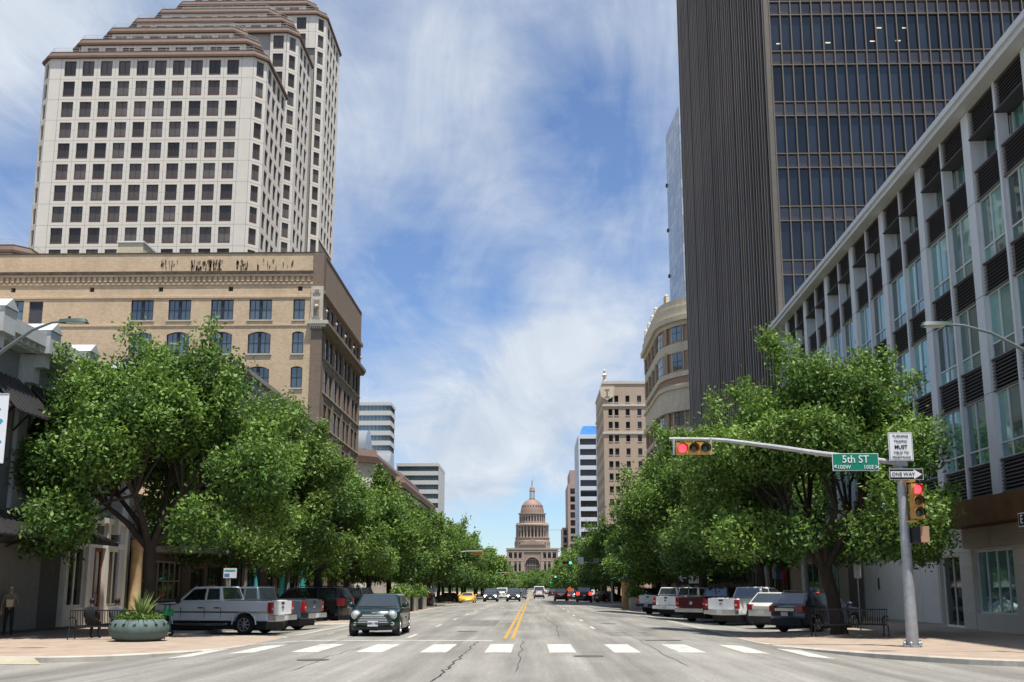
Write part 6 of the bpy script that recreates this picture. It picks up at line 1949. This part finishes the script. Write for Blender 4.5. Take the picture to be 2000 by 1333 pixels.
# ---- cobra-head street lights, poles just outside the picture
def street_light(label, base, tip, banner=None):
    t = thing('street_light', label, 'street light', base)
    d = Vector(tip) - Vector(base)
    GRNP = mat('green_grey_lamp', (.05, .085, .075), .5)
    mb = MB(); mb.lathe([(.2, 0), (.16, .3), (.13, 1), (.09, d.z)], STEEL, 12); put('pole', mb, t)
    mb = MB(); mb.tube([(0, 0, d.z - 1.3), (d.x * .3, d.y * .3, d.z - .75), (d.x * .6, d.y * .6, d.z - .25), (d.x * .85, d.y * .85, d.z - .03), (d.x, d.y, d.z)], [.06, .055, .045, .035, .03], mat('lamp_arm_grey', (.12, .15, .15), .5), 8); put('arm', mb, t)
    u = Vector((d.x, d.y, 0)).normalized()
    a = math.atan2(u.y, u.x); lh = MB()
    lh.prism([(-.15, -.05), (.05, -.13), (.5, -.17), (.68, -.12), (.72, 0), (.68, .12), (.5, .17), (.05, .13), (-.15, .05)], -.05, .06, GRNP, top=[(-.12, -.03), (.07, -.09), (.5, -.12), (.62, -.08), (.66, 0), (.62, .08), (.5, .12), (.07, .09), (-.12, .03)])
    lh.lathe([(.04, .06), (.04, .14), (0, .15)], BLACK, 8, (.15, 0, 0)); l = put('lamp_head', lh, t, (d.x, d.y, d.z), a)
    q = MB(); q.box(.1, .6, -.12, .12, -.065, -.05, mat('lamp_lens', (.5, .5, .45), .3)); put('lamp_lens', q, l)
    if banner:
        x0, x1, z0, z1 = banner
        mb = MB(); mb.box(x0, x1, -.008, .008, z0, z1, SIGNW); bn = put('banner', mb, t)
        for k, (u_, v_, w_) in enumerate(((.55, .75, .3), (.7, .58, .25), (.5, .42, .28), (.72, .28, .24))):
            q = MB(); cx_ = x0 + (x1 - x0) * u_; cz_ = z0 + (z1 - z0) * v_; q.poly([(cx_ - w_ * .5, -.012, cz_), (cx_, -.012, cz_ - w_ * .4), (cx_ + w_ * .5, -.012, cz_ + .05), (cx_ + .05, -.012, cz_ + w_ * .5)], mat('banner_blue', (.05, .32, .52), .6)); put('banner_motif', q, bn)
        for z in (z0, z1): q = MB(); q.tube([(0, 0, z), (x1, 0, z)], .02, STEEL, 6); put('banner_rod', q, t)


yl_ = 28.0
tip = at_y(125, 628, yl_); bx = at_y(-52, 900, yl_).x
street_light('curved street light arm with banner reaching in at the upper left', (bx, yl_, -.13), tuple(tip), (at_y(-38, 830, yl_).x - bx, at_y(13, 830, yl_).x - bx, at_y(5, 905, yl_).z + .13, at_y(5, 770, yl_).z + .13))
yr_ = 27.0
tip = at_y(1850, 634, yr_)
street_light('curved street light arm reaching in at the right edge', (at_y(2090, 900, yr_).x, yr_, -.13), tuple(tip))


# ---- small signs
def post_sign(name, label, loc, h, w, hs, face, lines=(), rz=0, m_=SIGNB):
    t = thing(name, label, 'sign', loc, rz)
    q = MB(); q.tube([(0, .03, 0), (0, .03, h)], .03, STEEL, 8); put('post', q, t)
    q = MB(); q.box(-w / 2, w / 2, -.01, .01, h - hs, h, face); b = put('panel', q, t)
    for (s, dz_, size, dx_) in lines: put('lettering', text_mesh(s, size, m_, .003), b, (dx_, -.016, h - hs + dz_))
    return t, b


p = at_y(1345, 1150, 62); t, b = post_sign('route_sign', 'dark sign with white arrow and a route 1 shield above the pickups', (p.x, 62, -.13), szf(1116, 62) + .13, 1.35, .80, mat('sign_navy', (.012, .016, .03), .5))
h = szf(1116, 62) + .13
q = MB(); q.box(.02, .62, -.016, -.012, h - .72, h - .08, SIGNW); sh = put('shield', q, b)
put('lettering', text_mesh('LOOP', .17, SIGNB, .003), sh, (.32, -.022, h - .2)); put('lettering', text_mesh('1', .42, SIGNB, .003, bold=.01), sh, (.32, -.022, h - .48))
q = MB(); q.bar((-.52, -.02, h - .4), (-.12, -.02, h - .4), .02, .07, SIGNW); q.bar((-.55, -.02, h - .4), (-.33, -.02, h - .2), .02, .07, SIGNW); q.bar((-.55, -.02, h - .4), (-.33, -.02, h - .6), .02, .07, SIGNW); put('arrow', q, b)
p = at_y(1680, 1200, 43); h = szf(1092, 43) + .13
post_sign('parking_sign', 'narrow pale parking sign on a post behind the right tree', (p.x, 43, -.13), h, .3, .8, SIGNW)
p = at_y(448, 1150, 49); h = szf(1110, 49) + .13
t, b = post_sign('stop_sign_board', 'small white and blue information board on a post behind the silver pickup', (p.x, 49, -.13), h, .62, .46, SIGNW)
q = MB(); q.box(-.27, -.02, -.016, -.011, h - .40, h - .25, mat('sign_blue', (.08, .2, .42), .5)); put('blue_field', q, b); q = MB(); q.box(-.27, .25, -.016, -.011, h - .15, h - .07, mat('sign_teal', (.08, .32, .3), .5)); put('teal_field', q, b)
p = at_y(1113, 1152, 165)
t = thing('roadwork_sign', 'orange diamond roadwork sign in the far right lane', 'sign', (p.x, 165, gz(p.x, 165)))
q = MB(); z = p.z - gz(p.x, 165); s = .52; q.prism([(0, 0)] * 0 or [(-.01, 0), (.01, 0), (.01, .01), (-.01, .01)], 0, z, STEEL); q.poly([(-s, -.03, z), (0, -.03, z - s), (s, -.03, z), (0, -.03, z + s)], mat('sign_orange', (.75, .14, .02), .5)); q.poly([(-s, -.01, z), (0, -.01, z + s), (s, -.01, z), (0, -.01, z - s)], STEEL); put('diamond', q, t)
# dark blade sign at the right edge of the office
t = thing('blade_sign', 'black sign with white border and letter E at right picture edge', 'sign', (ex(40), 40, 0), -R(90) - math.atan(SLOPE))
pe = at_x(1993, 1015, ex(40) - .4)
d_ = ray(1996, 1015); t_ = (17.28 - 1.4) / (d_.x - SLOPE * d_.y); sE = (EY - t_ * d_.y) * math.hypot(1, SLOPE) + .15; off = (EY - 40) * math.hypot(1, SLOPE)
zE0, zE1 = [EYE.z + t_ * ray(1996, q_).z for q_ in (1029, 1002)]
q = MB(); q.box(sE - off - .35, sE - off + 2.2, -1.42, -1.38, zE0, zE1, SIGNW); q.box(sE - off - .32, sE - off + 2.17, -1.425, -1.42, zE0 + .03, zE1 - .03, SIGNB); q.box(sE - off - .3, sE - off - .2, -1.38, .4, zE1 - .1, zE1, SIGNB); b = put('panel', q, t)
put('lettering', text_mesh('E', .42, SIGNW, .003), b, (sE - off - .08, -1.432, (zE0 + zE1) / 2))

# ---- flags on the right
t = thing('flag', 'red white and blue flag hanging among the right trees', 'flag', (15.3, 66, wz(15, 66)))
q = MB(); q.tube([(0, 0, 0), (0, 0, 3.6)], .03, STEEL, 6); put('pole', q, t)
for k, (c_, x0, x1) in enumerate((((.6, .6, .6), -.15, .12), ((.03, .07, .25), .12, .4), ((.42, .03, .04), .4, .8))):
    q = MB(); n = 5
    for i in range(n):
        a, b = x0 + (x1 - x0) * i / n, x0 + (x1 - x0) * (i + 1) / n
        q.poly([(a, .08 * math.sin(a * 9), 2.3 - .1 * a), (b, .08 * math.sin(b * 9), 2.3 - .1 * b), (b, .08 * math.sin(b * 9 + 1), 3.5 - .3 * b), (a, .08 * math.sin(a * 9 + 1), 3.5 - .3 * a)], mat('flag_%d' % k, c_, .8))
    put('stripe', q, t)

# ---- benches
slat = MB(); slat.tube([(0, .0, .44), (0, -.05, .6), (0, -.10, .95)], .014, BLACK, 5); slat.tube([(0, 0, .44), (0, .22, .40), (0, .45, .43)], .014, BLACK, 5); slatM = slat.mesh('slat')


def bench(label, loc, rz, L_):
    t = thing('park_bench', label, 'bench', loc, rz)
    n = int(L_ / .082)
    for i in range(n + 1): put('slat', slatM, t, (-L_ / 2 + L_ * i / n, 0, 0))
    q = MB(); q.bar((-L_ / 2, -.10, .96), (L_ / 2, -.10, .96), .05, .04, BLACK); q.bar((-L_ / 2, 0, .43), (L_ / 2, 0, .43), .04, .05, BLACK); q.bar((-L_ / 2, .46, .43), (L_ / 2, .46, .43), .04, .05, BLACK); put('rail', q, t)
    for s in (-1, 1):
        x = s * (L_ / 2 + .03)
        q = MB(); q.tube([(x, -.02, .42), (x, -.05, .2), (x, -.10, 0)], .024, BLACK, 6); put('leg', q, t)
        q = MB(); q.tube([(x, .44, .42), (x, .43, .2), (x, .47, 0)], .024, BLACK, 6); put('leg', q, t)
        q = MB(); q.tube([(x, -.08, .70), (x, .1, .73), (x, .33, .70), (x, .48, .6), (x, .48, .47), (x, .40, .42)], .022, BLACK, 6); put('armrest', q, t)
    return t


p1, p2 = ground(1592, 1244, -.13), ground(1738, 1246, -.13)
bench('black slatted bench beside the leaning tree on the right pavement', ((p1.x + p2.x) / 2, 37.2, -.13), 0, 2.5)
lb = ground(215, 1250, -.13)
bench('black slatted bench with two seated people on the left pavement', (-14.0, 34.9, -.13), 0, 3.0)

# ---- round planter with a spiky plant
PLG = mat('green_grey_planter', (.085, .125, .115), .75, var=.15, scale=3, bump=.2)
p = ground(249, 1255, -.13)
pl_ = thing('round_planter', 'squat round green concrete planter on the left pavement', 'planter', (p.x, p.y + .9, -.13))
mb = MB(); n = 48; prof = [(.62, 0), (.80, .08), (.92, .26), (.93, .44), (.86, .60), (.74, .69), (.66, .70), (.62, .62)]
vs = []
for r, z in prof:
    for i in range(n):
        a = 2 * math.pi * i / n; k = 1 + (.025 * math.cos(a * 16) if .3 < z < .7 and r > .7 else 0); vs.append((r * k * math.cos(a), r * k * math.sin(a), z))
mb.faces(vs, [(j * n + i, j * n + (i + 1) % n, (j + 1) * n + (i + 1) % n, (j + 1) * n + i) for j in range(len(prof) - 1) for i in range(n)], PLG, True)
mb.poly([(.64 * math.cos(2 * math.pi * i / 24), .64 * math.sin(2 * math.pi * i / 24), .64) for i in range(24)], mat('soil_dark', (.06, .045, .03), .9)); put('bowl', mb, pl_)
for i in range(16):
    a = 2 * math.pi * (i + .5) / 16; q = MB()
    for s in (-1, 1): q.bar((-.045, 0, -s * .03), (.045, 0, s * .03), .02, .018, BLACK)
    put('cross_mark', q, pl_, (.895 * math.cos(a), .895 * math.sin(a), .545), a + math.pi / 2, rot=(-.55, 0, a + math.pi / 2))
sp_ = thing('spiky_plant', 'pale green spiky yucca plant growing in the round planter', 'plant', (p.x, p.y + .9, .5))
YUC = mat('yucca_leaf', (.20, .27, .09), .5, var=.35, scale=2); YUC2 = mat('yucca_leaf_dark', (.09, .15, .05), .5, var=.3, scale=2)
rr = random.Random(6); bl_ = MB()
for i in range(120):
    a = rr.uniform(0, 2 * math.pi); el = rr.uniform(.12, 1.5); L_ = rr.uniform(.75, 1.25); w = rr.uniform(.018, .034)
    d = Vector((math.cos(a) * math.cos(el), math.sin(a) * math.cos(el), math.sin(el))); s = d.cross(Vector((0, 0, 1)) if el < 1.4 else Vector((1, 0, 0))).normalized() * w
    P_ = [Vector((0, 0, .02)) + d * (L_ * t_) - Vector((0, 0, .22 * t_ * t_ * (1.4 - el / 1.5))) for t_ in (0, .35, .7, 1)]
    bl_.faces([P_[0] - s * .6, P_[0] + s * .6, P_[1] + s, P_[1] - s, P_[2] + s * .7, P_[2] - s * .7, P_[3]], [(0, 1, 2, 3), (3, 2, 4, 5), (5, 4, 6)], rr.choice((YUC, YUC, YUC2)))
o = put('blade', bl_, sp_); o['kind'] = 'stuff'
gv = np.random.default_rng(2)
th = gv.uniform(0, 2 * math.pi, 500); ra_ = .66 * np.sqrt(gv.uniform(.1, 1, 500))
gc = put('ground_cover', leaves_mesh('ground_cover', np.stack([ra_ * np.cos(th), ra_ * np.sin(th), .70 + gv.uniform(-.02, .10, 500)], 1), gv.uniform(.2, .7, 500), gv, 6, .10, .03, .04), None, (p.x, p.y + .9, -.13))
gc['kind'] = 'stuff'; gc['label'] = 'low leafy ground cover spilling over the round planter rim'; gc['category'] = 'ground cover'

# ---- kick scooter
ps_ = ground(318, 1244, -.13)
scg = thing('kick_scooter', 'dark green rental kick scooter standing by the silver pickup', 'scooter', (ps_.x, ps_.y, -.13), R(65))
GRS = mat('scooter_green', (.01, .10, .05), .5)
q = MB(); q.box(-.45, .30, -.08, .08, .10, .15, WHITE); put('deck', q, scg)
q = MB(); q.tube([(.34, 0, .12), (.30, 0, .55), (.24, 0, 1.1)], .032, GRS, 8); put('stem', q, scg)
q = MB(); q.tube([(.22, -.25, 1.12), (.24, 0, 1.10), (.22, .25, 1.12)], .02, BLACK, 6); put('handlebar', q, scg)
q = MB(); q.box(.24, .36, -.09, .09, .72, .95, mat('scooter_bag_green', (.01, .2, .07), .5)); put('front_bag', q, scg)
for x in (-.5, .38): q = MB(); q.lathe([(.05, -.025), (.11, -.025), (.115, 0), (.11, .025), (.05, .025)], RUB, 16, (x, 0, .115), 'y'); put('wheel', q, scg)
sc2 = copy_tree(scg); sc2.location = (ps_.x - .35, ps_.y + .7, -.13); sc2.rotation_euler.z = R(80); sc2['label'] = 'second rental kick scooter leaning behind the front scooter'; scg['group'] = sc2['group'] = 'rental scooters'

# ---- kerb planters and a kiosk column
CPL = mat('planter_concrete', (.40, .37, .32), .85, var=.12, stain=.4)


def box_planter(label, loc, w, l, h, black, seed):
    t = thing('box_planter', label, 'planter', loc, 0, 'concrete planters on the kerb noses')
    q = MB(); q.box(-w / 2, w / 2, -l / 2, l / 2, 0, h, CPL); q.box(-w / 2 + .1, w / 2 - .1, -l / 2 + .1, l / 2 - .1, h, h + .01, mat('soil_dark', (.06, .045, .03), .9)); put('box', q, t)
    if black: q = MB(); q.box(-w / 2 - .03, w / 2 + .03, -l / 2 - .9, -l / 2 - .02, 0, h + .05, BLACK); put('black_panel', q, t)
    gg = np.random.default_rng(seed); c = np.stack([gg.uniform(-w / 2, w / 2, 160), gg.uniform(-l / 2, l / 2, 160), h + gg.uniform(0, .75, 160)], 1)
    q = put('plants', leaves_mesh('plants', c, gg.uniform(.2, .8, 160), gg, 7, .26, .05, .12), t); q['kind'] = 'stuff'


for i, (y, lab) in enumerate(((75, 'concrete planter with green shrubs nearest on the left kerb nose'), (80.5, 'concrete planter with shrubs second on the left kerb nose'), (87, 'concrete planter with shrubs furthest on the left kerb nose'))):
    box_planter(lab, (-9.5, y, -.13), 1.0, 3.2, 1.0, True, 30 + i)
box_planter('concrete planter with small shrub on the right kerb nose', (8.3, 84.5, -.13), .9, 2.2, 1.0, False, 39)
ki = thing('kiosk_column', 'tan and orange stone kiosk column beside the right planter', 'kiosk', (7.9, 86.3, -.13))
q = MB(); q.lathe([(.55, 0), (.55, 2.2), (.6, 2.25), (.6, 2.35), (.5, 2.4)], mat('orange_sandstone', (.38, .22, .11), .8, var=.4, scale=1.5), 16); put('drum', q, ki)
q = MB(); q.lathe([(.75, 2.42), (.3, 2.75), (0, 2.85)], mat('dark_teal_roof', (.03, .06, .06), .5), 16); put('roof', q, ki)


# ================================================================== people
def person(label, J, rad, mats, loc, rz, hair, hat=None, extra=None):
    """J: joint name -> position; regions colour the one continuous body"""
    t = thing('person', label, 'person', loc, rz)
    names = list(J); idx = {n_: i for i, n_ in enumerate(names)}
    E = [('pelvis', 'spine'), ('spine', 'chest'), ('chest', 'neck'), ('neck', 'chin'), ('chin', 'head')]
    for s in 'LR': E += [('chest', 'shoulder' + s), ('shoulder' + s, 'elbow' + s), ('elbow' + s, 'wrist' + s), ('wrist' + s, 'palm' + s), ('pelvis', 'hip' + s), ('hip' + s, 'knee' + s), ('knee' + s, 'ankle' + s), ('ankle' + s, 'toe' + s)]
    V = [Vector(J[n_]) for n_ in names]; RD = [rad[n_.rstrip('LR') if n_[-1] in 'LR' and n_[:-1] in rad else n_] for n_ in names]; ED = [(idx[a], idx[b]) for a, b in E]
    reg = [mats[r_] for r_ in ('shirt', 'shirt', 'shirt', 'skin', 'skin')] + [mats[r_] for r_ in ('shirt', 'shirt', 'shirt', 'skin', 'trousers', 'trousers', 'trousers', 'shoe')] * 2
    for s in 'LR':
        w_, p_ = Vector(J['wrist' + s]), Vector(J['palm' + s]); d = (p_ - w_).normalized(); side = d.cross(Vector((0, 1, .2))).normalized() * (1 if s == 'L' else -1)
        nrm = d.cross(side).normalized()
        for k, (o_, L_) in enumerate(((-.036, .062), (-.012, .075), (.012, .08), (.036, .07))):
            V.append(p_ + side * o_ + d * .035); V.append(p_ + side * o_ * 1.1 + d * (.035 + L_ * .55) + nrm * .01); V.append(p_ + side * o_ * 1.1 + d * (.035 + L_) + nrm * .028); n0 = len(V) - 3
            RD += [.011, .0095, .0085]; ED += [(idx['palm' + s], n0), (n0, n0 + 1), (n0 + 1, n0 + 2)]; reg += [mats['skin']] * 3
        V.append(w_ + d * .035 - side * .045); V.append(w_ + d * .085 - side * .065 + nrm * .015); RD += [.012, .0095]; n0 = len(V) - 2; ED += [(idx['wrist' + s], n0), (n0, n0 + 1)]; reg += [mats['skin']] * 2
    me = bpy.data.meshes.new('body_skel'); me.from_pydata(V, ED, []); o = bpy.data.objects.new('body_skel', me); COL.objects.link(o)
    m1 = o.modifiers.new('skin', 'SKIN'); m1.use_smooth_shade = True
    sv = me.skin_vertices[0].data
    for i, r_ in enumerate(RD): sv[i].radius = r_ if isinstance(r_, tuple) else (r_, r_)
    sv[idx['pelvis']].use_root = True
    m2 = o.modifiers.new('sub', 'SUBSURF'); m2.levels = m2.render_levels = 2
    bm_ = bpy.data.meshes.new_from_object(o.evaluated_get(bpy.context.evaluated_depsgraph_get()))
    bpy.data.objects.remove(o); bpy.data.meshes.remove(me)
    ml = []
    for r_ in reg:
        if r_ not in ml: ml.append(r_)
    bm_.materials.clear()
    for r_ in ml: bm_.materials.append(r_)
    A_ = np.array([V[a] for a, b in ED]); B_ = np.array([V[b] for a, b in ED]); D_ = B_ - A_; dd = (D_ * D_).sum(1)
    for f in bm_.polygons:
        c_ = np.array(f.center); u = np.clip(((c_ - A_) * D_).sum(1) / dd, 0, 1); q_ = ((A_ + D_ * u[:, None] - c_) ** 2).sum(1)
        f.material_index = ml.index(reg[int(q_.argmin())])
    put('body', bm_, t)
    h = Vector(J['head']); c = Vector(J['chin']); up = (h - c).normalized(); fwd = Vector((0, 1, 0)); mid = c.lerp(h, .62)
    q = MB(); q.sphere(tuple(h - fwd * .018 + up * .012), (.094, .108, .088), mats['hair'], 14, 9); put('hair' if not hat else 'hat', q, t)
    for s in (-1, 1): q = MB(); q.sphere(tuple(mid + fwd * .088 + Vector((s * .032, 0, 0))), .011, BLACK, 6, 4); put('eye', q, t)
    q = MB(); q.faces([tuple(mid + Vector(v)) for v in ((-.013, .085, -.035), (.013, .085, -.035), (0, .118, -.034), (0, .088, .01))], [(0, 2, 3), (2, 1, 3), (0, 1, 2)], mats['skin']); put('nose', q, t)
    q = MB(); q.box(mid.x - .022, mid.x + .022, mid.y + .078, mid.y + .088, mid.z - .062, mid.z - .054, mat('lips', (.25, .1, .08), .6)); put('mouth', q, t)
    for s in (-1, 1): q = MB(); q.sphere(tuple(mid + Vector((s * .088, 0, -.01))), (.012, .02, .03), mats['skin'], 6, 4); put('ear', q, t)
    return t


RADS = dict(pelvis=(.15, .12), spine=(.145, .11), chest=(.165, .125), neck=.058, chin=(.072, .08), head=(.088, .1), shoulder=.07, elbow=.048, wrist=.034, palm=(.038, .018), hip=.1, knee=.066, ankle=.046, toe=.042)
SKIN1 = mat('skin_tan', (.36, .2, .13), .55); SKIN2 = mat('skin_brown', (.14, .075, .05), .55)
CAMO = mat('camouflage_cloth', (.20, .17, .12), .9, var=.55, scale=9); DCL = mat('dark_cloth', (.018, .018, .021), .9, var=.3, scale=6); GCL = mat('grey_cloth', (.09, .09, .10), .9, var=.2, scale=6); BCL = mat('blue_shirt', (.06, .1, .2), .9, var=.2)
HAIRK = mat('dark_hair', (.012, .01, .009), .7); HATG = mat('grey_hat', (.28, .27, .25), .9); BOOT = mat('brown_boot', (.06, .045, .03), .8)
STAND = dict(pelvis=(0, 0, .95), spine=(0, .01, 1.14), chest=(0, .01, 1.34), neck=(0, .0, 1.50), chin=(0, .02, 1.58), head=(0, .01, 1.69),
             shoulderL=(-.18, 0, 1.42), elbowL=(-.25, -.03, 1.14), wristL=(-.18, .2, 1.10), palmL=(-.13, .27, 1.12), shoulderR=(.18, 0, 1.42), elbowR=(.25, -.04, 1.13), wristR=(.26, .06, .89), palmR=(.26, .09, .81),
             hipL=(-.09, 0, .92), kneeL=(-.10, .03, .50), ankleL=(-.11, -.02, .09), toeL=(-.12, .14, .04), hipR=(.09, 0, .92), kneeR=(.11, .05, .50), ankleR=(.12, .02, .09), toeR=(.14, .17, .04))
SIT = dict(pelvis=(0, .02, .53), spine=(0, -.01, .72), chest=(0, -.02, .92), neck=(0, .0, 1.08), chin=(0, .05, 1.16), head=(0, .05, 1.27),
           shoulderL=(-.18, -.01, 1.0), elbowL=(-.24, .08, .74), wristL=(-.12, .30, .64), palmL=(-.07, .36, .62), shoulderR=(.18, -.01, 1.0), elbowR=(.24, .08, .74), wristR=(.12, .30, .64), palmR=(.07, .36, .62),
           hipL=(-.10, .05, .54), kneeL=(-.13, .46, .55), ankleL=(-.13, .42, .09), toeL=(-.14, .57, .04), hipR=(.10, .05, .54), kneeR=(.13, .46, .55), ankleR=(.13, .42, .09), toeR=(.14, .57, .04))
pp_ = at_y(18, 1200, 37.6)
pt = person('person in camouflage jacket and grey cap holding a paper bag at left edge', STAND, RADS, dict(shirt=CAMO, trousers=DCL, skin=SKIN1, shoe=BOOT, hair=HATG), (pp_.x, 37.6, -.13), R(200), None, True)
q = MB(); q.prism([(-.1, -.06), (.1, -.06), (.1, .06), (-.1, .06)], 0, .26, mat('paper_bag', (.55, .42, .25), .8), top=[(-.12, -.05), (.12, -.05), (.12, .05), (-.12, .05)])
pg = tag(put('paper_bag', q, None, (0, 0, 0), 0), 'tan paper bag held by the person in camouflage', 'bag'); pg.matrix_world = Matrix.Translation((pp_.x, 37.6, -.13)) @ Matrix.Rotation(R(200), 4, 'Z') @ Matrix.Translation((-.03, .30, 1.03))
bxp = at_y(175, 1200, 35).x
person('person in dark clothes with cap seated on the left bench seen from behind', SIT, RADS, dict(shirt=DCL, trousers=DCL, skin=SKIN2, shoe=DCL, hair=HAIRK), (bxp, 35.12, -.13), 0, None)
bxp = at_y(224, 1200, 35).x
person('person in grey top seated behind the spiky plant on the left bench', SIT, RADS, dict(shirt=GCL, trousers=DCL, skin=SKIN2, shoe=DCL, hair=HAIRK), (bxp, 35.12, -.13), 0, None)
wp = at_y(1502, 1150, 60)
person('pedestrian in blue shirt walking behind the parked white crossover', STAND, RADS, dict(shirt=BCL, trousers=GCL, skin=SKIN1, shoe=DCL, hair=HAIRK), (wp.x + .3, 60, -.13), R(90), None)
SC.render.engine = 'CYCLES'
bpy.context.view_layer.update()
